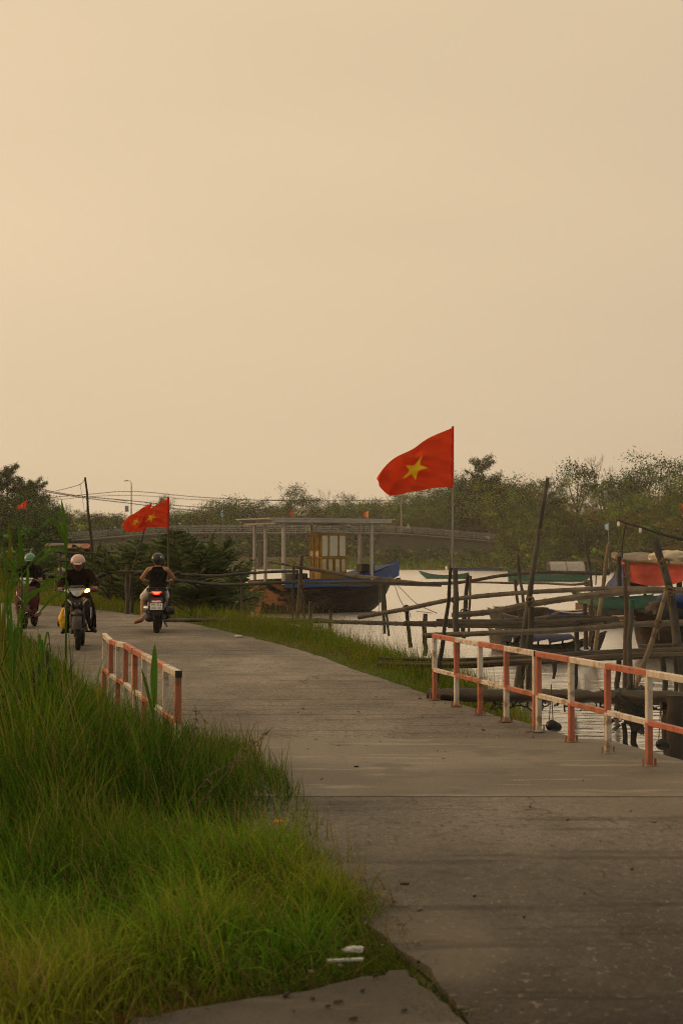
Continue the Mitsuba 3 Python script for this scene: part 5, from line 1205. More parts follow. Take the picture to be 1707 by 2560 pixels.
cp = [(x_, -math.cos(t_) * 0.36, 0.16 + (abs(math.sin(t_)) ** 0.45) * 0.40) for x_ in (-0.78, -0.25, 0.30) for t_ in np.linspace(0, np.pi, 11)]
i, j = np.meshgrid(np.arange(2), np.arange(10), indexing='ij'); i, j = i.ravel(), j.ravel()
top = TM(np.array(cp), quads(np.stack([i * 11 + j, (i + 1) * 11 + j, (i + 1) * 11 + j + 1, i * 11 + j + 1], 1)))
fa = np.where(top.triangles_center[:, 2] > 0.43)[0]
obj('canopy_top', xf(top.submesh([fa], append=True), M), 'navy_tarp', k, 40)
for x_ in (-0.78, -0.25, 0.30):
    obj('canopy_hoop', xf(tube([(x_, -math.cos(t_) * 0.37, 0.14 + (abs(math.sin(t_)) ** 0.45) * 0.41) for t_ in np.linspace(0, np.pi, 17)], 0.022, 6), M), 'ink', k, 40)
for sg in (-1, 1): obj('canopy_side', xf(hull([(-0.80, sg * 0.37, 0.12), (-0.62, sg * 0.37, 0.12), (-0.80, sg * 0.37, 0.48), (-0.70, sg * 0.37, 0.5), (-0.80, sg * 0.36, 0.12), (-0.70, sg * 0.36, 0.5)]), M), 'navy_tarp', k, False)
obj('bench', xf(cat_([box((0.55, 0, 0.40), (0.35, 0.06, 0.04)), box((0.68, 0, 0.3), (0.04, 0.05, 0.2))]), M), 'bamboo_brown', k, False)
obj('cushion', xf(box((-0.3, 0.1, 0.2), (0.6, 0.3, 0.16), bev=0.03), M), 'white_cloth', k, False)
# the boats tied up behind the jetty
k, M, Lp, inf = small_boat('grey wooden boat with a deck box, moored behind the tallest pole', 1222, 1386, 1566, 41, -0.15, 1.5, 'grey_hull', bow=-1, depth=0.45, bow_rise=0.25, stern_rise=0.15, stern=0.8, strake='bamboo_tan', name='fishing_boat')
obj('deck_house', xf(box((0.3, 0, 0.52), (0.8, 0.9, 0.36), bev=0.02), M), 'grey_hull', k, False)
obj('house_roof', xf(box((0.3, 0, 0.715), (0.86, 0.96, 0.025)), M), 'grey_hull', k, False)
obj('crate', xf(box((-0.55, -0.3, 0.56), (0.55, 0.5, 0.28), bev=0.02), M), 'bamboo_brown', k, False)
k, M, Lp, inf = small_boat('boat with bright blue sides and a pale gunwale behind the jetty', 1374, 1480, 1560, 43, 0.05, 1.3, 'blue_tarp', bow=1, depth=0.50, bow_rise=0.10, stern_rise=0.08, stern=0.9, strake='cream_panel', name='fishing_boat')
obj('stern_board', xf(beam((-Lp * 0.48, -0.6, 0.5), (-Lp * 0.50, -0.6, 0.0), 0.14, 0.06), M), 'cream_panel', k, False)
k, M, Lp, inf = small_boat('green hulled boat moored behind the poles under the red tarpaulin', 1445, 1640, 1560, 45, 0.12, 1.9, 'green_paint', bow=-1, depth=0.85, bow_rise=0.2, stern_rise=0.1, stern=0.8, strake='teal_paint', name='fishing_boat')
b = band(inf, Lp, 1, -0.95, -0.34, 0.015); obj('tarred_bottom', xf(b, M), 'black_tar', k, 30)
b = band(inf, Lp, -1, -0.95, -0.34, 0.015); obj('tarred_bottom', xf(b, M), 'black_tar', k, 30)
k, M, Lp, inf = small_boat('dark boat heaped with black netting and blue tarpaulin at the right edge', 1580, 1790, 1640, 31.5, -0.35, 1.7, 'hull_wood', bow=-1, depth=0.72, bow_rise=0.30, stern_rise=0.2, stern=0.8, strake='hull_wood', name='fishing_boat')
nm_ = H((-0.5, 0, 0.85, 0.4), (0.4, 0.1, 0.95, 0.35), (0.0, -0.3, 0.7, 0.42), fine=True); nm_ = trimesh.Trimesh(*trimesh.remesh.subdivide_to_size(nm_.vertices, nm_.faces, 0.09))
nm_.vertices += (meshkit.fbm(nm_.vertices * 6, 4, 2)[:, None] - 0.5) * [0.25, 0.25, 0.3]
obj('net_heap', xf(nm_, M), 'net', k, 50)
tm_ = H((0.35, 0.1, 1.25, 0.12), (-0.55, 0.1, 1.2, 0.14), (0.0, 0.4, 1.3, 0.2), (0.1, -0.1, 1.05, 0.2), fine=True)
obj('blue_cover', xf(tm_, M), 'blue_tarp', k, 40)
obj('teal_cover', xf(H((0.55, -0.45, 0.75, 0.14), (0.1, -0.5, 0.72, 0.16), fine=True), M), 'teal_paint', k, 40)
for y_ in (0.62, 0.70, 0.78): obj('plank', xf(box((0.95, -0.2, y_ + 0.1), (0.7, 0.5, 0.03)), M), 'bamboo_tan', k, False)
obj('hoop', xf(ring(0.2, 0.012, c=(0.2, -0.75, 0.8)), M), 'wire', k, 60)
k, M, Lp, inf = small_boat('small grey dinghy with an outboard frame, left of the black canoe', 1222, 1300, 1622, 33, -0.2, 0.9, 'grey_hull', bow=-1, depth=0.42, bow_rise=0.12, stern_rise=0.1, stern=0.8, strake='bamboo_tan', name='dinghy')
obj('boom', tube(PX([(1256, 1575), (1302, 1612)], 32.6), 0.022, 8), 'white_plastic', k, 40)
obj('hoop', tube(curve(PX([(1282, 1598), (1280, 1610), (1284, 1622), (1300, 1628)], 32.4), 0.05), 0.02, 6), 'white_plastic', k, 40)
# red tarpaulin shelter
d = 46.0
k = thing('tarpaulin_shelter', 'boat shelter with a red tarpaulin side and an untidy thatched roof', 'shelter')
def sheet(corners, n=24, m=14, bulge=0.12, seed=0, sag=0.06):
    a, b, c, e = [np.asarray(p) for p in corners]
    u, v = np.meshgrid(np.linspace(0, 1, n), np.linspace(0, 1, m), indexing='ij')
    P = (a + (b - a) * u[..., None]) * (1 - v[..., None]) + (e + (c - e) * u[..., None]) * v[..., None]
    nrm = np.cross(b - a, e - a); nrm /= np.linalg.norm(nrm)
    P = P + nrm * (bulge * ((meshkit.fbm(np.stack([u * 4 + seed, v * 2.5, u * 0], -1), 3, seed) - 0.5) * 2) * np.sin(np.pi * np.clip(v * 0.8 + 0.1, 0, 1)))[..., None]
    P[..., 2] -= sag * np.sin(np.pi * u) * v
    i, j = np.meshgrid(np.arange(n - 1), np.arange(m - 1), indexing='ij'); i, j = i.ravel(), j.ravel()
    return TM(P.reshape(-1, 3), quads(np.stack([i * m + j, (i + 1) * m + j, (i + 1) * m + j + 1, i * m + j + 1], 1)))
obj('red_tarpaulin', sheet([W(1562, 1404, d), W(1730, 1410, d - 1.5), W(1730, 1445, d - 1.5), W(1568, 1452, d)], seed=3, sag=0.22), 'red_tarp', k, True)
obj('red_end', sheet([W(1561, 1404, d), W(1555, 1402, d + 1.6), W(1556, 1450, d + 1.6), W(1566, 1452, d)], seed=5, n=8), 'red_tarp', k, True)
obj('roof', sheet([W(1536, 1384, d + 2.6), W(1740, 1382, d + 2.6), W(1740, 1411, d - 1.8), W(1556, 1403, d - 0.2)], bulge=0.22, seed=6, sag=0.0, n=40, m=20), 'thatch', k, True)
obj('roof_edge', tube(curve(PX([(1534, 1386), (1540, 1396), (1556, 1402), (1620, 1404), (1720, 1411)], (d + 0.4, d - 1.8)), 0.3), 0.055, 7), 'bamboo_tan', k, 40)
obj('roof_roll', H((*W(1536, 1388, d + 1), 0.12), (*W(1545, 1392, d), 0.12)), 'bamboo_tan', k, 40)
wt = xf(trimesh.creation.icosphere(3), np.diag([0.9, 0.5, 0.22, 1])); wt.vertices *= 0.6 + 0.8 * meshkit.fbm(wt.vertices * 4, 3, 4)[:, None]
wt.apply_translation(W(1690, 1394, d - 0.5)); obj('white_sheet', wt, 'cream_panel', k, 40)
for a_, b_, m_, w_ in (((1547, 1390), (1552, 1560), BD, 12), ((1569, 1402), (1571, 1560), BT, 10), ((1698, 1410), (1700, 1560), BD, 14), ((1610, 1450), (1611, 1500), BD, 8)): pole('post', [a_, b_], d - 0.3, w_, m_, k)
obj('blue_side', sheet([W(1548, 1410, d + 1.2), W(1556, 1412, d + 0.2), W(1560, 1468, d), W(1510, 1468, d + 1.5)], seed=9, n=12), 'blue_tarp', k, True)
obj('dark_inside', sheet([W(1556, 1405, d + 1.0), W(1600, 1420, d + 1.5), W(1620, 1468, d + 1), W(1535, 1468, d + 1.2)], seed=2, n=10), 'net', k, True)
obj('guy_rope', tube(curve(PX([(1549, 1402), (1535, 1440), (1520, 1475)], d - 0.2), 0.3), 0.012, 5), 'rope', k, True)
k = thing('lamp_boom', 'long thin boom with two glass lamps over the red tarpaulin', 'boom')
pole('boom', [(1540, 1301), (1600, 1318), (1650, 1335), (1725, 1352)], 47, (5, 8), BD, k)
pole('upright', [(1564, 1308), (1557, 1345), (1554, 1395)], 47, 4, BD, k)
for a_, b_ in (((1594, 1318), (1560, 1370)), ((1594, 1310), (1580, 1378)), ((1597, 1297), (1596, 1318))): obj('stay', tube(curve(PX([a_, b_], 47), 0.4), 0.016, 5), 'rope', k, True)
obj('wire', tube(curve(PX([(1590, 1305), (1640, 1318), (1720, 1330)], 47), 0.4), 0.012, 5), 'wire', k, True)
for x_, y_ in ((1546, 1309), (1600, 1325)):
    c = W(x_, y_, 46.9)
    lk = obj('lamp', xf(lathe([(0, -0.09), (0.035, -0.08), (0.05, -0.03), (0.045, 0.03), (0.03, 0.07), (0, 0.075)], 14), trimesh.transformations.translation_matrix(c)), 'lens', k, 40)
    obj('socket', xf(lathe([(0, 0.06), (0.032, 0.06), (0.032, 0.13), (0, 0.13)], 10), trimesh.transformations.translation_matrix(c)), 'ink', lk, 40)
pole_k = thing('bamboo_spar', 'thin bamboo spar lying level left of the red tarpaulin', 'pole')
pole('shaft', [(1446, 1401), (1500, 1404), (1543, 1407)], 50, 4, BT, pole_k)
k = thing('channel_stake', 'thin dark stake standing in the far water by the awning boat', 'stake')
pole('shaft', [(1492, 1368), (1489, 1462)], 88, 3.5, BD, k)
# the floating row of blue barrels
k = thing('barrel_raft', 'floating raft on a row of blue barrels along the far shore', 'raft')
for n_, px in enumerate(range(1136, 1262, 14)):
    c = W(px, 1416, 191); m = lathe([(0, -0.45), (0.24, -0.45), (0.29, -0.3), (0.29, 0.3), (0.24, 0.45), (0, 0.45)], 12, 'x'); m.apply_translation((c[0], c[1], WATER + 0.12))
    obj('barrel', m, 'blue_paint', k, 30)
a_, b_ = W(1128, 1409, 191), W(1268, 1409, 191)
obj('deck', beam((a_[0], 191.3, WATER + 0.62), (b_[0], 191.3, WATER + 0.62), 1.6, 0.12), 'net', k, False)
for px in range(1135, 1262, 21): c = W(px, 1403, 191.5); obj('post', box((c[0], 191.5, WATER + 0.95), (0.07, 0.07, 0.7)), 'net', k, False)
k = thing('white_buoy', 'small white buoy floating before the far shore', 'buoy'); c = W(1116, 1421, 196)
obj('ball', xf(trimesh.creation.icosphere(2), trimesh.transformations.translation_matrix((c[0], c[1], WATER + 0.3)) @ np.diag([0.17, 0.17, 0.3, 1])), 'white_plastic', k, True)
obj('stick', tube([(c[0], c[1], WATER - 0.2), (c[0], c[1], WATER + 0.4)], 0.04, 6), 'ink', k, True)
# hut on the right shore and shack on the left bank
d = 172
k = thing('hut', 'low grey hut with a sloping roof on the right shore', 'hut')
c = W(1690, 1372, d); g = 0.3
obj('wall', box((c[0], d, g + 0.9), (6.5, 3, 2.2)), 'net', k, False)
obj('roof', hull([(c[0] - 4.2, d - 2.2, g + 2.0), (c[0] + 4.2, d - 2.2, g + 2.0), (c[0] - 3.0, d, g + 3.9), (c[0] + 4.0, d, g + 3.9), (c[0] - 4.2, d + 2.2, g + 2.0), (c[0] + 4.2, d + 2.2, g + 2.0), (c[0] - 4.2, d - 2.2, g + 1.9), (c[0] + 4.2, d - 2.2, g + 1.9)]), 'thatch', k, False)
for dx in (-1.6, 0.6): obj('doorway', box((c[0] + dx, d - 1.51, g + 0.7), (0.9, 0.04, 1.5)), 'ink', k, False)
d = 64
k = thing('shack', 'low open shack with a rusty tin roof behind the oncoming riders', 'shack')
a_, b_ = W(172, 1365, d), W(228, 1365, d)
g = float(height(a_[0], d))
def tin(p0, p1, p2, p3, n=30, amp=0.02):
    u, v = np.meshgrid(np.linspace(0, 1, n * 4), [0, 1], indexing='ij')
    p0, p1, p2, p3 = map(np.asarray, (p0, p1, p2, p3))
    P = (p0 + (p1 - p0) * u[..., None]) * (1 - v[..., None]) + (p3 + (p2 - p3) * u[..., None]) * v[..., None]
    P[..., 2] += amp * np.sin(u * n * 2 * np.pi)
    i = np.arange(n * 4 - 1)
    return TM(P.reshape(-1, 3), quads(np.stack([i * 2, i * 2 + 2, i * 2 + 3, i * 2 + 1], 1)))
obj('roof', tin(W(164, 1371, d - 1), W(226, 1371, d - 1), W(224, 1359, d + 2.2), W(166, 1359, d + 2.2), 14), 'rusty_iron', k, False)
obj('back_roof', tin(W(110, 1366, d + 2), W(170, 1362, d + 1), W(168, 1356, d + 4), W(118, 1358, d + 4), 14), 'thatch', k, False)
obj('ridge', beam(W(120, 1354, d + 2.2), W(226, 1356, d + 2.2), 0.12, 0.12), 'bamboo_dark', k, False)
for px in (168, 196, 224): pole('post', [(px, 1368), (px, 1425)], d - 0.8, 5, BD, k)
obj('back_wall', beam(W(166, 1390, d + 2), W(226, 1390, d + 2), 0.08, 0.8), 'net', k, False)
obj('counter', beam(W(178, 1404, d - 0.2), W(222, 1404, d - 0.2), 0.5, 0.35), 'blue_paint', k, False)
for x_, y_, m_ in ((158, 1396, 'bamboo_tan'), (150, 1424, 'white_plastic'), (182, 1400, 'white_plastic'), (204, 1402, 'cream_panel')):
    c = W(x_, y_, d - 1.2); obj('bundle', H((*c, 0.10), (*(c + [0.15, 0, -0.05]), 0.08), (*(c + [0.05, 0, 0.08]), 0.06)), m_, k, 40)
k = thing('bamboo_fence', 'grey bamboo rail fence before the shack on the left bank', 'fence')
for pts, w in (([(128, 1379), (220, 1382), (310, 1380)], 5), ([(140, 1402), (230, 1404), (320, 1402)], 5), ([(110, 1434), (200, 1437), (300, 1433)], 6)): pole('rail', pts, 54, w, BG, k)
for px in (150, 206, 262, 308): pole('post', [(px, 1372), (px + 2, 1460)], 54.3, 6, BG, k)

# ------------------------------------------------------------------ motorcycles and riders
def union(meshes, edge=0.03, it=8):
    """One continuous smoothed surface from overlapping closed meshes."""
    man = None
    for m in meshes:
        a = manifold3d.Manifold(manifold3d.Mesh(np.asarray(m.vertices, np.float32), np.asarray(m.faces, np.uint32)))
        man = a if man is None else man + a
    man = man.refine_to_length(edge)
    o = man.to_mesh()
    r = trimesh.Trimesh(o.vert_properties[:, :3], o.tri_verts, process=True)
    return trimesh.smoothing.filter_taubin(r, 0.5, 0.53, it)
def bone(p, q, a, b): return H((*p, a), (*q, b), fine=True)
def chain(pts, rs): return [bone(p, q, a, b) for p, q, a, b in zip(pts, pts[1:], rs, rs[1:])]
mat('amber_glow', (0.8, 0.25, 0.02), 0.3); mat('glow_red', (0.6, 0.02, 0.01), 0.3)
def glow(name, m, colour, parent):
    k = obj(name, m, 'red_lens', parent, 40)
    scene[k]['emitter'] = {'type': 'area', 'radiance': {'type': 'rgb', 'value': list(colour)}}
    return k

class Kit:
    """Adds meshes given in a bike's own frame (x forward, y left, z up)."""
    def __init__(s, key, M): s.k, s.M = key, M
    def __call__(s, name, m, mt, parent=None, smooth=40, **kw): return obj(name, xf(m, s.M), mt, parent or s.k, smooth, **kw)
    def glow(s, name, m, c, parent=None): return glow(name, xf(m, s.M), c, parent or s.k)
def sym(f): return cat_([f(1), f(-1)])
def wheel(b, name, x, R, r, yaw=0.0):
    Mx = trimesh.transformations.translation_matrix((x, 0, R + r)) @ trimesh.transformations.rotation_matrix(yaw, [0, 0, 1])
    t = ring(R, r, 40, 12)
    tread = 1 + 0.03 * np.sign(np.sin(np.arctan2(t.vertices[:, 2], t.vertices[:, 0]) * 36)) * (np.linalg.norm(t.vertices[:, [0, 2]], axis=1) > R + r * 0.5)
    t.vertices[:, [0, 2]] *= tread[:, None]
    wk = b(name, xf(t, Mx), 'rubber')
    b('rim', xf(ring(R - r * 0.62, 0.016, 32, 8), Mx), 'dark_grey', wk)
    b('hub', xf(lathe([(0, -0.06), (0.05, -0.06), (0.06, -0.03), (0.06, 0.03), (0.05, 0.06), (0, 0.06)], 16, 'y'), Mx), 'dark_grey', wk)
    for k in range(5):
        a = k * 2 * np.pi / 5 + 0.3
        b('spoke', xf(beam((0.05 * math.cos(a), 0, 0.05 * math.sin(a)), ((R - r * 0.6) * math.cos(a), 0, (R - r * 0.6) * math.sin(a)), 0.022, 0.03), Mx), 'dark_grey', wk, False)
    return wk
def arc_fender(x, z, R, a0, a1, w, th=0.012, n=14):
    a = np.linspace(a0, a1, n); v = np.linspace(-1, 1, 7)
    def sheet_(Rr): return np.stack([x + Rr * np.cos(a)[:, None] * (1 - 0.12 * v ** 2), np.broadcast_to(w / 2 * v, (n, 7)), z + Rr * np.sin(a)[:, None] * (1 - 0.12 * v ** 2)], -1)
    O, I = sheet_(R + th), sheet_(R)
    i, j = np.meshgrid(np.arange(n - 1), np.arange(6), indexing='ij'); i, j = i.ravel(), j.ravel()
    f = quads(np.stack([i * 7 + j, (i + 1) * 7 + j, (i + 1) * 7 + j + 1, i * 7 + j + 1], 1))
    o = n * 7; k = np.arange(n - 1); k2 = np.arange(6)
    s = [quads(np.stack([k * 7 + e, (k + 1) * 7 + e, (k + 1) * 7 + e + o, k * 7 + e + o], 1)) for e in (0, 6)] + [quads(np.stack([e + k2, e + k2 + 1, e + k2 + 1 + o, e + k2 + o], 1)) for e in (0, (n - 1) * 7)]
    return TM(np.vstack([O.reshape(-1, 3), I.reshape(-1, 3)]), np.vstack([f, f[:, ::-1] + o] + s))
def mirror_part(b, s, x=0.30, y=0.30, z=1.02, up=0.18):
    k = b('mirror_stem', tube(curve([(x, s * y * 0.75, z), (x - 0.01, s * y * 0.95, z + up * 0.5), (x - 0.02, s * y * 1.25, z + up)], 0.03), 0.007, 6), 'black_plastic')
    b('mirror', H((x - 0.02, s * y * 1.12, z + up + 0.01, 0.03), (x - 0.02, s * y * 1.42, z + up + 0.035, 0.03), (x - 0.02, s * y * 1.3, z + up + 0.04, 0.035)), 'black_plastic', k)
def bars(b, x=0.33, z=1.0, w=0.31):
    b('handlebar', tube(curve([(x - 0.08, w + 0.03, z - 0.01), (x - 0.03, 0.17, z + 0.005), (x + 0.06, 0.05, z - 0.02), (x + 0.06, -0.05, z - 0.02), (x - 0.03, -0.17, z + 0.005), (x - 0.08, -w - 0.03, z - 0.01)], 0.03), 0.012, 8), 'steel')
    for s in (1, -1):
        b('grip', tube([(x - 0.045, s * (w - 0.11), z), (x - 0.085, s * (w + 0.04), z - 0.012)], 0.019, 12), 'rubber')
        b('brake_lever', tube(curve([(x + 0.01, s * 0.16, z - 0.005), (x + 0.02, s * 0.24, z - 0.01), (x - 0.01, s * (w + 0.05), z - 0.02)], 0.03), 0.007, 6), 'steel')

def underbone(M):
    """The black underbone motorcycle seen from the front."""
    k = thing('motorcycle', 'black underbone motorcycle with silver wedges and a lit amber signal, ridden towards the camera', 'motorcycle')
    b = Kit(k, M)
    wheel(b, 'front_wheel', 0.62, 0.235, 0.042, 0.05); wheel(b, 'rear_wheel', -0.62, 0.235, 0.046)
    for s in (1, -1):
        b('fork_leg', tube([(0.62, s * 0.085, 0.28), (0.53, s * 0.085, 0.52), (0.46, s * 0.085, 0.72)], [0.026, 0.026, 0.024], 10), 'dark_grey')
        b('fork_cover', H((0.60, s * 0.088, 0.40, 0.030), (0.545, s * 0.088, 0.58, 0.032)), 'black_plastic')
    b('front_fender', arc_fender(0.62, 0.277, 0.305, math.radians(15), math.radians(165), 0.15), 'dark_grey')
    b('fender_tip', H((0.68, 0, 0.60, 0.05), (0.62, 0.05, 0.61, 0.04), (0.62, -0.05, 0.61, 0.04), (0.55, 0, 0.64, 0.05), fine=True), 'dark_grey')
    fair = union([H((0.42, 0.10, 0.82, 0.05), (0.42, -0.10, 0.82, 0.05), (0.52, 0, 0.72, 0.05), (0.50, 0.05, 0.78, 0.04), (0.50, -0.05, 0.78, 0.04), (0.40, 0, 0.86, 0.05), fine=True),
                  H((0.36, 0.15, 0.80, 0.035), (0.30, 0.20, 0.60, 0.03), (0.30, 0.17, 0.42, 0.03), (0.42, 0.10, 0.66, 0.03), fine=True), H((0.36, -0.15, 0.80, 0.035), (0.30, -0.20, 0.60, 0.03), (0.30, -0.17, 0.42, 0.03), (0.42, -0.10, 0.66, 0.03), fine=True)], 0.03, 6)
    b('leg_shield', fair, 'black_plastic')
    for s in (1, -1):
        b('silver_wedge', hull([(0.475, s * 0.155, 0.855), (0.50, s * 0.145, 0.84), (0.53, s * 0.05, 0.735), (0.50, s * 0.085, 0.745), (0.46, s * 0.15, 0.82), (0.515, s * 0.055, 0.77)]), 'silver', None, False)
        b('silver_tongue', hull([(0.545, s * 0.022, 0.715), (0.56, s * 0.010, 0.715), (0.555, s * 0.040, 0.78), (0.54, s * 0.030, 0.785), (0.52, s * 0.03, 0.74)]), 'silver', None, False)
        b('shield_edge', hull([(0.40, s * 0.195, 0.70), (0.37, s * 0.215, 0.69), (0.36, s * 0.20, 0.50), (0.38, s * 0.185, 0.52), (0.36, s * 0.2, 0.6)]), 'silver', None, False)
    b('under_shield', hull([(0.43, 0.17, 0.725), (0.43, -0.17, 0.725), (0.50, 0, 0.66), (0.36, 0.17, 0.70), (0.36, -0.17, 0.70), (0.38, 0, 0.6)]), 'black_plastic', None, False)
    head = union([H((0.40, 0.10, 1.00, 0.045), (0.40, -0.10, 1.00, 0.045), (0.44, 0.05, 0.92, 0.04), (0.44, -0.05, 0.92, 0.04), (0.42, 0, 0.90, 0.04), fine=True)], 0.03, 3)
    b('headlight_cowl', head, 'black_plastic')
    b('headlight', hull([(0.46, 0.115, 0.995), (0.46, -0.115, 0.995), (0.492, 0.055, 0.91), (0.492, -0.055, 0.91), (0.50, 0, 0.985), (0.49, 0, 0.885), (0.42, 0.11, 0.99), (0.42, -0.11, 0.99), (0.44, 0.05, 0.9), (0.44, -0.05, 0.9)]), 'lens', None, False)
    b('headlight_trim', beam((0.485, -0.12, 1.012), (0.485, 0.12, 1.012), 0.02, 0.02), 'silver', None, False)
    b('badge', hull([(0.50, 0.02, 0.945), (0.50, -0.02, 0.945), (0.506, 0, 0.93), (0.506, 0, 0.96), (0.49, 0, 0.945)]), 'silver', None, False)
    b('meter_visor', H((0.37, 0.09, 1.045, 0.03), (0.37, -0.09, 1.045, 0.03), (0.43, 0, 1.04, 0.03)), 'dark_grey')
    bars(b)
    for s in (1, -1): mirror_part(b, s)
    b.glow('turn_signal', H((0.45, 0.135, 0.965, 0.022), (0.44, 0.175, 0.985, 0.025), (0.45, 0.155, 0.995, 0.02)), (3.2, 1.3, 0.25))
    b('turn_signal', H((0.45, -0.135, 0.965, 0.022), (0.44, -0.175, 0.985, 0.025)), 'lens')
    b('signal_housing', H((0.42, 0.18, 0.985, 0.03), (0.38, 0.27, 0.985, 0.035)), 'maroon')
    body = union([H((-0.55, 0, 0.74, 0.09), (0.05, 0, 0.66, 0.09), (-0.6, 0, 0.80, 0.07), fine=True), H((0.05, 0, 0.62, 0.08), (0.34, 0, 0.62, 0.07), fine=True), H((0.05, 0, 0.36, 0.12), (-0.1, 0, 0.42, 0.12), (0.22, 0, 0.40, 0.1), fine=True)], 0.04, 6)
    b('body', body, 'black_plastic')
    b('seat', H((-0.52, 0.08, 0.82, 0.045), (-0.52, -0.08, 0.82, 0.045), (0.0, 0.07, 0.77, 0.045), (0.0, -0.07, 0.77, 0.045), fine=True), 'rubber')
    b('swing_arm', sym(lambda s: beam((0.0, s * 0.09, 0.36), (-0.62, s * 0.09, 0.28), 0.03, 0.05)), 'dark_grey', None, False)
    b('exhaust', tube(curve([(0.15, -0.15, 0.28), (-0.2, -0.17, 0.28), (-0.75, -0.18, 0.36)], 0.1), np.linspace(0.02, 0.045, len(curve([(0.15, -0.15, 0.28), (-0.2, -0.17, 0.28), (-0.75, -0.18, 0.36)], 0.1))), 12), 'steel')
    b('foot_peg', tube([(0.12, -0.24, 0.28), (0.12, 0.24, 0.28)], 0.014, 8), 'rubber')
    return k

def scooter_front(M):
    """The maroon scooter with a silver V on its apron."""
    k = thing('motorcycle', 'maroon scooter with a white headlamp and silver V, ridden towards the camera at the left', 'motorcycle')
    b = Kit(k, M)
    wheel(b, 'front_wheel', 0.58, 0.19, 0.045, -0.03); wheel(b, 'rear_wheel', -0.60, 0.19, 0.05)
    b('front_fender', union([arc_hull for arc_hull in [H((0.62, 0, 0.44, 0.075), (0.72, 0, 0.36, 0.05), (0.50, 0, 0.50, 0.075), (0.60, 0.05, 0.40, 0.05), (0.60, -0.05, 0.40, 0.05), fine=True)]], 0.03, 4), 'maroon')
    b('fender_edge', hull([(0.70, 0.075, 0.36), (0.70, -0.075, 0.36), (0.74, 0.05, 0.335), (0.74, -0.05, 0.335), (0.76, 0, 0.36), (0.66, 0.09, 0.35), (0.66, -0.09, 0.35), (0.68, 0, 0.33)]), 'silver', None, False)
    for s in (1, -1): b('fork_leg', tube([(0.58, s * 0.085, 0.235), (0.47, s * 0.07, 0.5)], 0.022, 8), 'dark_grey')
    apron = union([H((0.40, 0.15, 0.86, 0.04), (0.40, -0.15, 0.86, 0.04), (0.48, 0.10, 0.70, 0.045), (0.48, -0.10, 0.70, 0.045), (0.52, 0, 0.60, 0.05), (0.46, 0, 0.86, 0.05), fine=True),
                   H((0.34, 0.19, 0.84, 0.03), (0.34, 0.18, 0.50, 0.03), (0.30, 0.14, 0.30, 0.03), (0.44, 0.1, 0.62, 0.03), fine=True), H((0.34, -0.19, 0.84, 0.03), (0.34, -0.18, 0.50, 0.03), (0.30, -0.14, 0.30, 0.03), (0.44, -0.1, 0.62, 0.03), fine=True)], 0.03, 6)
    b('apron', apron, 'maroon')
    for s in (1, -1):
        b('silver_v', hull([(0.49, s * 0.15, 0.70), (0.51, s * 0.14, 0.70), (0.575, 0, 0.545), (0.575, 0, 0.60), (0.54, 0, 0.55), (0.47, s * 0.13, 0.68), (0.545, s * 0.05, 0.57)]), 'silver', None, False)
        b('side_lens', hull([(0.43, s * 0.175, 0.82), (0.45, s * 0.165, 0.82), (0.47, s * 0.17, 0.70), (0.44, s * 0.185, 0.70), (0.42, s * 0.19, 0.77)]), 'lens', None, False)
    b('lower_cowl', H((0.42, 0.08, 0.48, 0.06), (0.42, -0.08, 0.48, 0.06), (0.36, 0, 0.36, 0.08), fine=True), 'black_plastic')
    b('handlebar_cowl', union([H((0.36, 0.13, 1.04, 0.045), (0.36, -0.13, 1.04, 0.045), (0.40, 0, 0.94, 0.05), (0.33, 0, 1.06, 0.05), fine=True)], 0.03, 3), 'maroon')
    b('headlight', hull([(0.41, 0.14, 1.085), (0.41, -0.14, 1.085), (0.45, 0.09, 0.975), (0.45, -0.09, 0.975), (0.44, 0.05, 0.92), (0.44, -0.05, 0.92), (0.46, 0, 1.05), (0.36, 0.13, 1.07), (0.36, -0.13, 1.07), (0.40, 0, 0.92)]), 'lens', None, False)
    b('headlight_trim', hull([(0.435, 0.12, 1.055), (0.435, -0.12, 1.055), (0.468, 0.03, 1.03), (0.468, -0.03, 1.03), (0.44, 0.1, 1.04), (0.44, -0.1, 1.04), (0.46, 0, 1.015)]), 'dark_grey', None, False)
    bars(b, 0.34, 1.04, 0.30)
    for s in (1, -1): mirror_part(b, s, 0.31, 0.30, 1.06, 0.16)
    b('body', union([H((-0.25, 0, 0.50, 0.15), (-0.62, 0, 0.62, 0.11), (-0.7, 0, 0.70, 0.07), (-0.25, 0, 0.62, 0.13), fine=True), H((0.34, 0.13, 0.28, 0.04), (0.34, -0.13, 0.28, 0.04), (-0.3, 0.13, 0.30, 0.06), (-0.3, -0.13, 0.30, 0.06), fine=True)], 0.04, 6), 'maroon')
    b('seat', H((-0.62, 0.08, 0.80, 0.05), (-0.62, -0.08, 0.80, 0.05), (-0.05, 0.08, 0.74, 0.05), (-0.05, -0.08, 0.74, 0.05), fine=True), 'rubber')
    b('engine', H((-0.35, 0.06, 0.30, 0.1), (-0.6, 0.06, 0.28, 0.08)), 'dark_grey')
    b('exhaust', H((-0.4, -0.16, 0.30, 0.06), (-0.75, -0.17, 0.36, 0.06)), 'steel')
    return k

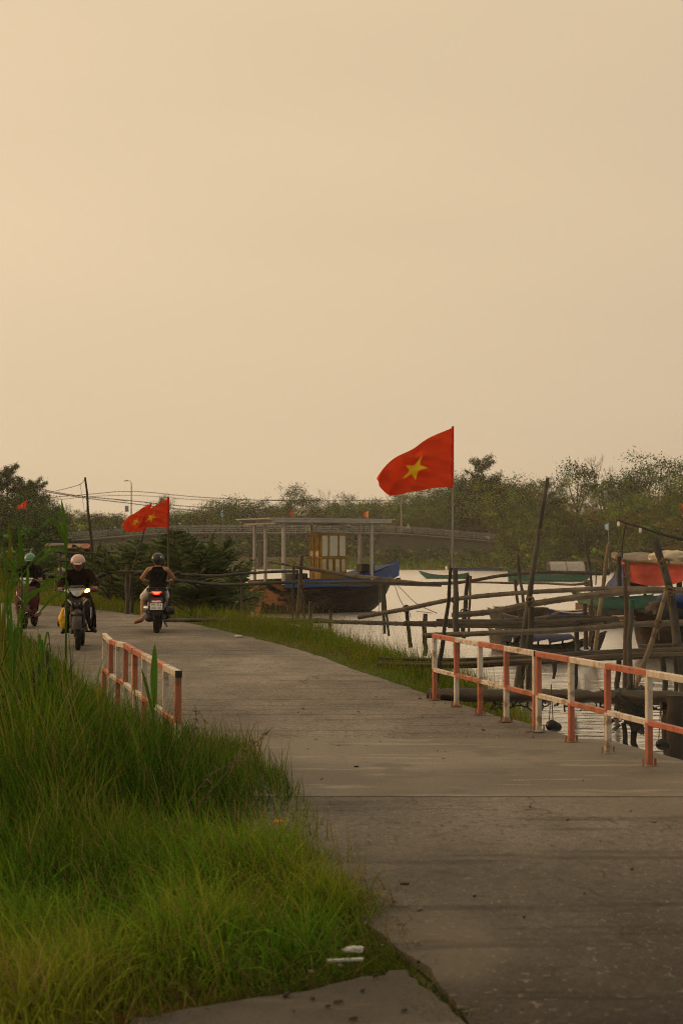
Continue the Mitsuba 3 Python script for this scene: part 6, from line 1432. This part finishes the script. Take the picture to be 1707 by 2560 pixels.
def scooter_rear(M):
    """The black scooter seen from behind."""
    k = thing('motorcycle', 'black scooter with lit red tail lamp and white number plate, ridden away from the camera', 'motorcycle')
    b = Kit(k, M)
    wheel(b, 'rear_wheel', -0.60, 0.205, 0.052); wheel(b, 'front_wheel', 0.66, 0.205, 0.045, 0.10)
    tail = union([H((-0.20, 0, 0.62, 0.16), (-0.62, 0, 0.74, 0.11), (-0.78, 0, 0.80, 0.06), (-0.30, 0, 0.50, 0.17), (-0.62, 0.07, 0.80, 0.06), (-0.62, -0.07, 0.80, 0.06), fine=True), H((0.30, 0.14, 0.28, 0.04), (0.30, -0.14, 0.28, 0.04), (-0.3, 0.14, 0.32, 0.06), (-0.3, -0.14, 0.32, 0.06), fine=True)], 0.035, 6)
    b('body', tail, 'black_plastic')
    b('seat', H((-0.60, 0.09, 0.83, 0.05), (-0.60, -0.09, 0.83, 0.05), (-0.02, 0.09, 0.76, 0.05), (-0.02, -0.09, 0.76, 0.05), fine=True), 'rubber')
    b('grab_rail', tube(curve([(-0.45, 0.15, 0.86), (-0.72, 0.14, 0.90), (-0.82, 0.08, 0.91), (-0.82, -0.08, 0.91), (-0.72, -0.14, 0.90), (-0.45, -0.15, 0.86)], 0.03), 0.017, 8), 'black_plastic')
    lam = hull([(-0.835, 0.095, 0.84), (-0.835, -0.095, 0.84), (-0.84, 0.06, 0.785), (-0.84, -0.06, 0.785), (-0.86, 0, 0.82), (-0.76, 0.1, 0.84), (-0.76, -0.1, 0.84), (-0.78, 0, 0.78)])
    lk = b('tail_lamp', lam, 'red_lens')
    b.glow('brake_light', hull([(-0.862, 0.07, 0.836), (-0.862, -0.07, 0.836), (-0.866, 0.03, 0.822), (-0.866, -0.03, 0.822), (-0.85, 0.07, 0.83), (-0.85, -0.07, 0.83)]), (2.6, 0.10, 0.04), lk)
    b.glow('brake_light', hull([(-0.868, 0.05, 0.806), (-0.868, -0.05, 0.806), (-0.868, 0.03, 0.79), (-0.868, -0.03, 0.79), (-0.84, 0.05, 0.8), (-0.84, -0.05, 0.8)]), (2.2, 0.08, 0.03), lk)
    for s in (1, -1): b('turn_signal', hull([(-0.80, s * 0.115, 0.845), (-0.80, s * 0.165, 0.86), (-0.70, s * 0.165, 0.86), (-0.80, s * 0.14, 0.82), (-0.7, s * 0.12, 0.83)]), 'bamboo_tan', lk, False)
    b('mudguard', hull([(-0.80, 0.10, 0.72), (-0.80, -0.10, 0.72), (-0.92, 0.10, 0.46), (-0.92, -0.10, 0.46), (-0.88, 0.09, 0.46), (-0.88, -0.09, 0.46), (-0.70, 0.1, 0.70), (-0.70, -0.1, 0.70), (-0.90, 0.06, 0.36), (-0.90, -0.06, 0.36), (-0.88, 0, 0.36)]), 'dark_grey', None, False)
    # the number plate: a white plate with two lines of figures, in the plate's own frame
    tilt = math.radians(-72 + 180)
    pc = np.array([-0.925, 0.0, 0.545])
    n_ = np.array([-math.cos(math.radians(20)), 0, math.sin(math.radians(20))]); u_ = np.array([0, -1.0, 0]); v_ = np.cross(n_, u_)
    Pm = np.eye(4); Pm[:3, 0], Pm[:3, 1], Pm[:3, 2], Pm[:3, 3] = u_, v_, n_, pc
    pk = b('number_plate', xf(box((0, 0, 0), (0.19, 0.14, 0.006), bev=0.002), Pm), 'plate_white', None, False)
    for txt, yy in (('93-C1', 0.012), ('367.10', -0.054)):
        tm = meshkit.text_mesh(txt, 0.045, 0.002, True); w_ = tm.bounds[1, 0] - tm.bounds[0, 0]
        tm.apply_scale([0.155 / w_, 1, 1]); tm.apply_translation((-0.0775 - tm.bounds[0, 0], yy, 0.004))
        b('lettering', xf(tm, Pm), 'ink', pk, False)
    b('plate_lamp', hull([(-0.885, 0.075, 0.66), (-0.885, -0.075, 0.66), (-0.91, 0.07, 0.63), (-0.91, -0.07, 0.63), (-0.86, 0, 0.66), (-0.87, 0, 0.62)]), 'lens', None, False)
    b('exhaust', union([H((-0.45, -0.17, 0.40, 0.075), (-0.80, -0.19, 0.46, 0.085), (-0.84, -0.19, 0.44, 0.06), fine=True)], 0.03, 2), 'black_plastic')
    b('exhaust_shield', H((-0.5, -0.235, 0.46, 0.025), (-0.78, -0.25, 0.50, 0.03), (-0.7, -0.25, 0.40, 0.03)), 'dark_grey')
    b('engine', union([H((-0.30, 0.10, 0.32, 0.11), (-0.66, 0.11, 0.30, 0.08), (-0.5, 0.14, 0.36, 0.09), fine=True)], 0.03, 3), 'dark_grey')
    b('engine_cover', H((-0.60, 0.18, 0.34, 0.06), (-0.45, 0.18, 0.33, 0.05)), 'steel')
    b('air_cleaner', H((-0.5, 0.16, 0.50, 0.06), (-0.68, 0.14, 0.50, 0.05), fine=True), 'chrome')
    b('centre_stand', beam((-0.35, -0.12, 0.2), (-0.62, -0.16, 0.13), 0.03, 0.03), 'steel', None, False)
    for s in (1, -1): b('shock', tube([(-0.62, s * 0.11, 0.30), (-0.50, s * 0.12, 0.62)], 0.028, 10), 'steel')
    bars(b, 0.36, 1.03, 0.31)
    b('front_apron', union([H((0.42, 0.18, 0.85, 0.04), (0.42, -0.18, 0.85, 0.04), (0.42, 0.16, 0.40, 0.04), (0.42, -0.16, 0.40, 0.04), fine=True), H((0.38, 0.12, 1.0, 0.05), (0.38, -0.12, 1.0, 0.05), (0.42, 0, 0.85, 0.06), fine=True)], 0.04, 4), 'black_plastic')
    for s in (1, -1): mirror_part(b, s, 0.33, 0.24, 1.04, 0.12)
    return k

def helmet(b, key, c, r, mt, brim=True, yaw=0.0, pitch=0.0, star=False, strap=True):
    """A half-shell helmet on a head centred at c."""
    m = trimesh.creation.icosphere(4)
    keep = m.triangles_center[:, 2] > -0.22
    sh = m.submesh([np.where(keep)[0]], append=True)
    sh.vertices *= [r * 1.10, r * 0.97, r * 1.0]
    R = trimesh.transformations.euler_matrix(0, pitch, yaw, 'sxyz'); R[:3, 3] = c
    hk = b('helmet', xf(sh, R), mt, key, True)
    a = np.linspace(0, 2 * np.pi, 40)
    b('helmet_rim', xf(tube(np.stack([r * 1.085 * np.cos(a), r * 0.955 * np.sin(a), a * 0 - 0.22 * r], 1), 0.008, 6), R), 'ink', hk)
    if brim: b('brim', xf(hull([(r * 1.02, r * 0.62 * e, -0.16 * r + z) for e in (-1, 1) for z in (0, 0.012)] + [(r * 1.45, r * 0.42 * e, -0.30 * r + z) for e in (-1, 1) for z in (0, 0.012)] + [(r * 1.55, 0, -0.30 * r), (r * 1.1, 0, -0.1 * r)]), R), mt, hk, False)
    if brim: b('helmet_band', xf(tube(np.stack([r * 1.105 * np.cos(a[:21] - 1.57), r * 0.98 * np.sin(a[:21] - 1.57), a[:21] * 0 - 0.10 * r], 1), 0.006, 5), R), 'ink', hk)
    if star:
        t_ = [(math.cos(a_) * (0.030 if i_ % 2 == 0 else 0.012), math.sin(a_) * (0.030 if i_ % 2 == 0 else 0.012)) for i_, a_ in enumerate(np.arange(10) * np.pi / 5 + np.pi / 2)]
        from shapely.geometry import Polygon
        sm = trimesh.creation.extrude_polygon(Polygon(t_), 0.01, engine='earcut')
        e = np.array([-0.80, -0.45, 0.25]); e /= np.linalg.norm(e)
        u_ = np.cross([0, 0, 1.0], e); u_ /= np.linalg.norm(u_); v_ = np.cross(e, u_)
        Q = np.eye(4); Q[:3, 0], Q[:3, 1], Q[:3, 2], Q[:3, 3] = u_, v_, e, e * r * np.array([1.08, 0.98, 1.0])
        b('star_mark', xf(sm, R @ Q), 'white_plastic', hk, False)
    if strap: b('chin_strap', xf(tube(curve([(0.01, r * 0.93, -0.25 * r), (0.03, r * 0.7, -0.8 * r), (0.06, 0, -1.12 * r), (0.03, -r * 0.7, -0.8 * r), (0.01, -r * 0.93, -0.25 * r)], 0.03), 0.006, 5), R), 'ink', hk)
    return hk
def hand_mesh(grip, s, ax):
    """A hand closed round a grip at the point grip whose axis is ax; s: +1 left, -1 right. Palm, four unequal fingers and a thumb."""
    ax = np.asarray(ax, float) / np.linalg.norm(ax)
    g = np.asarray(grip, float)
    back = np.array([-1.0, 0, 0.25]); back -= ax * (back @ ax); back /= np.linalg.norm(back)
    upv = np.cross(ax, back); upv *= np.sign(upv[2]) if abs(upv[2]) > 0.01 else 1
    out = [H(*[(*(g + ax * t + back * 0.030 + upv * 0.022), 0.018) for t in (-0.035, 0.035)], (*(g + back * 0.055 + upv * 0.012), 0.022), fine=False)]
    for i_, t in enumerate((-0.033, -0.011, 0.011, 0.033)):
        L = (0.92, 1.05, 1.0, 0.82)[i_]
        P = [g + ax * t + (back * math.cos(a_) + upv * math.sin(a_)) * 0.030 * (1 if k_ else 1.05) for k_, a_ in enumerate(np.radians([70, 130 * L ** 0.3, 195 * L ** 0.5, 250 * L]))]
        out += chain(P, [0.0105, 0.0098, 0.0092, 0.0080])
    th0 = g + ax * (-0.030 * s * 0 - 0.042) + back * 0.035
    out += chain([th0, th0 - upv * 0.03 - back * 0.02, th0 - upv * 0.036 - back * 0.052], [0.012, 0.0105, 0.009])
    return out
def person(M, label, J, look_, name='person'):
    """J: joints in the bike's frame; look_: skin shown, clothes, helmet."""
    k = thing(name, label, 'person')
    b = Kit(k, M)
    sh, el, ha, hp, kn, an, to = (J[n_] for n_ in ('shoulder', 'elbow', 'hand', 'hip', 'knee', 'ankle', 'toe'))
    pel, ch, nk, hd = J['pelvis'], J['chest'], J['neck'], J['head']
    mir = lambda p: np.array([p[0], -p[1], p[2]])
    two = lambda p: (np.array(p, float), mir(p)) if np.ndim(p) == 1 else (np.array(p[0], float), np.array(p[1], float))
    sh, el, ha, hp, kn, an, to = map(two, (sh, el, ha, hp, kn, an, to))
    pel, ch, nk, hd = (np.array(p, float) for p in (pel, ch, nk, hd))
    B_ = [H((*pel, 0.115), (*(pel + [0, 0.07, 0]), 0.10), (*(pel + [0, -0.07, 0]), 0.10), (*(pel * 0.55 + ch * 0.45), 0.105), fine=True),
          H((*(pel * 0.5 + ch * 0.5), 0.105), (*(ch + [0, 0.09, 0]), 0.10), (*(ch + [0, -0.09, 0]), 0.10), fine=True),
          H((*(ch + [0, 0.08, 0.0]), 0.10), (*(ch + [0, -0.08, 0.0]), 0.10), (*(sh[0] * 0.9 + sh[1] * 0.1), 0.062), (*(sh[1] * 0.9 + sh[0] * 0.1), 0.062), (*(nk - [0, 0, 0.03]), 0.055), fine=True), bone(nk - [0, 0, 0.03], hd - [0.01, 0, 0.07], 0.054, 0.050)]
    skull = [H((*(hd + [-0.02, 0, 0.03]), 0.088), (*(hd + [0.02, 0, 0.03]), 0.080), fine=True), H((*(hd + [0.045, 0, -0.03]), 0.058), (*(hd + [0.05, 0, -0.085]), 0.034), (*(hd + [0.0, 0, -0.05]), 0.06), fine=True),
             H((*(hd + [0.10, 0, -0.035]), 0.014), (*(hd + [0.092, 0, 0.005]), 0.009)), H((*(hd + [-0.01, 0.078, -0.01]), 0.016), (*(hd + [-0.015, 0.082, -0.035]), 0.012)), H((*(hd + [-0.01, -0.078, -0.01]), 0.016), (*(hd + [-0.015, -0.082, -0.035]), 0.012))]
    B_ += skull
    for i_, s in ((0, 1), (1, -1)):
        wr = ha[i_] + np.array([-0.075, 0, 0.025])
        B_ += chain([sh[i_], sh[i_] * 0.5 + el[i_] * 0.5, el[i_], el[i_] * 0.6 + wr * 0.4, wr, ha[i_] + [-0.05, 0, 0.015]], [0.056, 0.047, 0.039, 0.038, 0.027, 0.026])
        B_ += hand_mesh(ha[i_], s, J.get('grip_axis', (0.1, 1.0, 0)) if s > 0 else mir(J.get('grip_axis', (0.1, 1.0, 0))))
        B_ += chain([hp[i_], hp[i_] * 0.5 + kn[i_] * 0.5, kn[i_], kn[i_] * 0.65 + an[i_] * 0.35, an[i_]], [0.088, 0.076, 0.056, 0.054, 0.035])
        B_ += chain([an[i_] + [-0.03, 0, -0.02], an[i_] * 0.5 + to[i_] * 0.5, to[i_]], [0.034, 0.034, 0.026])
    b('body', union(B_, 0.02, 4), 'skin')
    for s in (1, -1):
        b('eye', H((*(hd + [0.093, s * 0.032, 0.008]), 0.011), (*(hd + [0.095, s * 0.040, 0.008]), 0.008)), 'ink')
        b('eyebrow', H((*(hd + [0.096, s * 0.022, 0.026]), 0.005), (*(hd + [0.088, s * 0.05, 0.028]), 0.004)), 'ink')
    b('mouth', H((*(hd + [0.094, 0.018, -0.070]), 0.006), (*(hd + [0.094, -0.018, -0.070]), 0.006)), 'sandal')
    b('hair', H((*(hd + [-0.035, 0, 0.01]), 0.088), (*(hd + [-0.05, 0, -0.05]), 0.058 if look_.get('short') else 0.075), fine=True), 'ink')
    g = 0.012
    torso = [H((*(pel + [0, 0.06, 0.0]), 0.115 + g), (*(pel + [0, -0.06, 0.0]), 0.115 + g), (*(pel * 0.5 + ch * 0.5), 0.112 + g), fine=True), H((*(pel * 0.5 + ch * 0.5 + [0, 0.05, 0]), 0.105 + g), (*(pel * 0.5 + ch * 0.5 - [0, 0.05, 0]), 0.105 + g), (*(ch + [0, 0.09, 0]), 0.10 + g), (*(ch + [0, -0.09, 0]), 0.10 + g), fine=True)]
    if look_['top'] == 'tank':
        torso += [H((*(ch + [0, 0.085, 0]), 0.10 + g), (*(ch + [0, -0.085, 0]), 0.10 + g), (*(sh[0] * 0.72 + sh[1] * 0.28 + [0, 0, 0.012]), 0.058), (*(sh[1] * 0.72 + sh[0] * 0.28 + [0, 0, 0.012]), 0.058), fine=True)]
        b('tank_top', union(torso, 0.022, 4), 'black_cloth')
    else:
        torso += [H((*(ch + [0, 0.08, 0]), 0.10 + g), (*(ch + [0, -0.08, 0]), 0.10 + g), (*sh[0], 0.066), (*sh[1], 0.066), (*(nk - [0, 0, 0.03]), 0.066), fine=True), bone(nk - [0, 0, 0.04], nk + [0.005, 0, 0.02], 0.068, 0.062)]
        for i_ in (0, 1):
            wr = ha[i_] + np.array([-0.08, 0, 0.028])
            torso += chain([sh[i_], sh[i_] * 0.5 + el[i_] * 0.5, el[i_], el[i_] * 0.5 + wr * 0.5, wr], [0.072, 0.064, 0.057, 0.05, 0.040])
        m_ = union(torso, 0.022, 3)
        m_.vertices += m_.vertex_normals * ((meshkit.fbm(m_.vertices * [9, 9, 14], 3, 6) - 0.5) * 0.026)[:, None]
        b('jacket', m_, look_['top'])
    legs = [H((*pel, 0.118 + g), (*hp[0], 0.10), (*hp[1], 0.10), fine=True)]
    for i_ in (0, 1):
        if look_['legs'] == 'shorts': legs += chain([hp[i_], hp[i_] * 0.45 + kn[i_] * 0.55, kn[i_] * 0.92 + hp[i_] * 0.08 + [0.01, 0, -0.01]], [0.104, 0.098, 0.088])
        else: legs += chain([hp[i_], hp[i_] * 0.5 + kn[i_] * 0.5, kn[i_], kn[i_] * 0.5 + an[i_] * 0.5, an[i_] + [0, 0, 0.02]], [0.104, 0.092, 0.078, 0.078, 0.07])
    m_ = union(legs, 0.024, 3); m_.vertices += m_.vertex_normals * ((meshkit.fbm(m_.vertices * 12, 3, 9) - 0.5) * 0.022)[:, None]
    b('shorts' if look_['legs'] == 'shorts' else 'trousers', m_, 'white_cloth' if look_['legs'] == 'shorts' else 'brown_cloth')
    for i_ in (0, 1):
        f0, f1 = an[i_] + [-0.05, 0, -0.052], to[i_] + [0.02, 0, -0.026]
        b('sandal' if look_['legs'] == 'shorts' else 'shoe', H((*f0, 0.022), (*(f0 * 0.5 + f1 * 0.5 + [0, 0.02, 0]), 0.026), (*(f0 * 0.5 + f1 * 0.5 - [0, 0.02, 0]), 0.026), (*f1, 0.022)) if look_['legs'] == 'shorts' else H((*(an[i_] + [-0.04, 0, -0.03]), 0.04), (*(to[i_] + [0, 0, 0]), 0.034), (*(an[i_] + [0.02, 0, 0]), 0.04), fine=True), look_['shoe'])
    if look_.get('mask'):
        b('face_mask', union([H((*(hd + [0.052, 0, -0.045]), 0.064), (*(hd + [0.05, 0, -0.085]), 0.046), (*(hd + [0.01, 0, -0.05]), 0.074), (*(hd + [0.085, 0, -0.03]), 0.03), fine=True)], 0.02, 2), look_['mask'])
    helmet(b, k, hd + [-0.005, 0, 0.035], look_.get('hr', 0.125), look_['helmet'], look_.get('brim', True), star=look_.get('star', False), pitch=look_.get('pitch', 0.08))
    return k
SEAT = dict(pelvis=(-0.22, 0, 0.90), chest=(-0.16, 0, 1.18), neck=(-0.12, 0, 1.33), head=(-0.06, 0, 1.435), shoulder=(-0.13, 0.17, 1.27), elbow=(0.04, 0.30, 1.08), hand=(0.275, 0.285, 1.0), hip=(-0.18, 0.10, 0.86), knee=(0.20, 0.20, 0.70), ankle=(0.06, 0.22, 0.34), toe=(0.22, 0.27, 0.29), grip_axis=(-0.25, 1.0, -0.05))

# rider with the pink helmet
p = W(200, 1610, 24.3)
M2 = place((p[0], 24.3, 0.0), math.radians(-90 + 7.5), 0.03)
underbone(M2 @ np.diag([1.0, 1.08, 1.0, 1.0]))
person(M2, 'rider in a dark jacket with a pale pink helmet, on the black underbone motorcycle', SEAT, dict(top='brown_cloth', legs='long', shoe='ink', helmet='pink_shell', mask='mask_brown', hr=0.128))
bg = thing('yellow_bag', 'yellow plastic bag hanging beside the leg of the rider with the pink helmet', 'bag')
b = Kit(bg, M2)
m_ = H((0.30, -0.23, 0.66, 0.05), (0.28, -0.26, 0.50, 0.075), (0.30, -0.24, 0.40, 0.06), (0.22, -0.23, 0.5, 0.06), fine=True); m_ = trimesh.Trimesh(*trimesh.remesh.subdivide_to_size(m_.vertices, m_.faces, 0.03))
m_.vertices += (meshkit.fbm(m_.vertices * 16, 3, 3)[:, None] - 0.5) * 0.05
b('sack', m_, 'yellow_bag', None, 50); b('handle', tube(curve([(0.30, -0.21, 0.70), (0.29, -0.19, 0.78), (0.28, -0.17, 0.80)], 0.03), 0.008, 5), 'yellow_bag')
flap = sheet([np.array(q_) for q_ in ((0.02, -0.14, 0.72), (-0.3, -0.16, 0.74), (-0.42, -0.40, 0.42), (0.10, -0.34, 0.40))], n=10, m=10, bulge=0.04, seed=4)
obj('coat_tail', xf(flap, M2), 'brown_cloth', 'person', True)
# rider with the green helmet
p = W(73, 1568, 31)
M1 = place((p[0], 31, 0.0), math.radians(-90 + 2.0), 0.0)
scooter_front(M1 @ np.diag([1.0, 1.1, 1.0, 1.0]))
J1 = dict(SEAT); J1.update(pelvis=(-0.24, 0, 0.92), hand=(0.275, 0.28, 1.04), head=(-0.05, 0, 1.46), neck=(-0.11, 0, 1.35), knee=(0.18, 0.15, 0.66), ankle=(0.10, 0.14, 0.38), toe=(0.26, 0.15, 0.34))
person(M1, 'rider with a green helmet and dark face cloth on the maroon scooter', J1, dict(top='black_cloth', legs='long', shoe='ink', helmet='green_shell', mask='mask_cloth', hr=0.128))
# rider in the tank top
p = W(392, 1580, 28.9)
M3 = place((p[0] - 0.06, 29.5, 0.0), math.radians(90 + 5.5), 0.0)
scooter_rear(M3 @ np.diag([1.0, 1.28, 1.0, 1.0]))
J3 = dict(SEAT); J3.update(pelvis=(-0.20, 0, 0.90), chest=(-0.17, 0, 1.19), neck=(-0.12, 0, 1.345), head=(-0.06, 0, 1.455), shoulder=(-0.15, 0.185, 1.275), elbow=(0.0, 0.33, 1.10), hand=(0.295, 0.295, 1.025), hip=((-0.15, 0.12, 0.87), (-0.15, -0.10, 0.87)), knee=((0.12, 0.30, 0.70), (0.24, -0.15, 0.72)), ankle=((-0.05, 0.31, 0.28), (0.10, -0.15, 0.38)), toe=((-0.02, 0.46, 0.20), (0.26, -0.16, 0.34)))
person(M3, 'rider in a black tank top and white shorts on the black scooter, seen from behind', J3, dict(top='tank', legs='shorts', shoe='sandal', helmet='navy_shell', brim=False, star=True, short=True, hr=0.135))

# the riders on the bridge, a few pixels each
def far_bike(ang, M):
    parts = [(ring(0.22, 0.06, 16, 8, (0.6, 0, 0.28)), (0.02, 0.02, 0.02)), (ring(0.22, 0.06, 16, 8, (-0.6, 0, 0.28)), (0.02, 0.02, 0.02)), (H((-0.6, 0, 0.72, 0.11), (0.1, 0, 0.45, 0.14), (-0.2, 0, 0.4, 0.12)), None), (H((0.42, 0, 0.85, 0.10), (0.34, 0.14, 0.5, 0.05), (0.34, -0.14, 0.5, 0.05), (0.42, 0, 0.95, 0.08)), None),
             (beam((0.3, -0.33, 1.0), (0.3, 0.33, 1.0), 0.04, 0.04), (0.1, 0.1, 0.1)), (tube([(0.6, 0.05, 0.28), (0.42, 0.05, 0.8)], 0.04, 6), (0.1, 0.1, 0.1))]
    return parts
def far_pair(px, face, bike_col, shirt, helm, label, lamp=False, dy=1.2):
    b_ = bpt(px, 0.0, D + dy)
    M = place((b_[0], D + dy, b_[2] + 0.01), 0.06 if face > 0 else math.pi + 0.06)
    ps = far_bike(0, M)
    m, c = joined([(a, np.tile(col or bike_col, (len(a.vertices), 1))) for a, col in ps])
    one('motorcycle', xf(m, M), 'vc_matte', 'bridge motorbike of ' + label[2:].replace('going down the bridge ramp', 'down the ramp').replace('following ', ''), 'motorcycle', 'riders and motorbikes on the bridge', smooth=True, color=c)
    k = thing('person', label, 'person', 'riders and motorbikes on the bridge')
    body = union([H((-0.2, 0, 0.9, 0.15), (-0.15, 0, 1.2, 0.16), (-0.13, 0.14, 1.27, 0.07), (-0.13, -0.14, 1.27, 0.07))] + [x_ for s in (1, -1) for x_ in chain([(-0.13, s * 0.18, 1.27), (0.05, s * 0.26, 1.08), (0.28, s * 0.28, 1.0)], [0.06, 0.05, 0.045]) + chain([(-0.18, s * 0.1, 0.85), (0.2, s * 0.15, 0.72), (0.08, s * 0.15, 0.36), (0.25, s * 0.15, 0.32)], [0.1, 0.08, 0.06, 0.05])] + [H((-0.06, 0, 1.44, 0.10), (-0.1, 0, 1.32, 0.06))], 0.08, 2)
    v = body.vertices; c = np.where((v[:, 2:3] > 1.36), [[0.30, 0.17, 0.11]], np.where(v[:, 2:3] > 0.86, [shirt], [[0.03, 0.03, 0.04]]))
    obj('body', xf(body, M), 'vc_matte', k, True, color=c)
    hm_ = H((-0.07, 0, 1.47, 0.135), (-0.03, 0, 1.48, 0.12)); 
    obj('helmet', xf(hm_, M), 'vc_gloss', k, True, color=np.tile(helm, (len(hm_.vertices), 1)))
for a in ((97, 1, (0.25, 0.25, 0.28), (0.12, 0.15, 0.22), (0.6, 0.6, 0.62), 'a rider in grey blue at the left end of the bridge'), (112, 1, (0.3, 0.3, 0.3), (0.4, 0.4, 0.4), (0.5, 0.5, 0.5), 'a rider in pale clothes, second from the left end of the bridge'),
          (193, -1, (0.05, 0.05, 0.06), (0.06, 0.06, 0.07), (0.5, 0.5, 0.48), 'a dark rider left of the wooden mast'), (272, -1, (0.04, 0.04, 0.04), (0.03, 0.03, 0.03), (0.05, 0.05, 0.05), 'a dark rider near the curved street lamp'), (283, -1, (0.05, 0.05, 0.05), (0.07, 0.07, 0.08), (0.6, 0.6, 0.6), 'a rider with a white helmet near the curved street lamp'),
          (446, -1, (0.05, 0.05, 0.05), (0.05, 0.06, 0.06), (0.5, 0.5, 0.5), 'a rider just right of the paired flags'), (598, -1, (0.05, 0.03, 0.03), (0.10, 0.05, 0.05), (0.06, 0.06, 0.06), 'a rider in dark red left of the canopy'), (682, 1, (0.08, 0.08, 0.08), (0.12, 0.13, 0.13), (0.3, 0.3, 0.3), 'a rider behind the canopy posts'),
          (1020, -1, (0.12, 0.13, 0.14), (0.42, 0.43, 0.42), (0.35, 0.36, 0.36), 'a rider in a white shirt at the thin lamp pole'), (1226, 1, (0.55, 0.56, 0.56), (0.12, 0.12, 0.14), (0.12, 0.12, 0.12), 'a rider on white scooter going down the bridge ramp')):
    far_pair(*a)
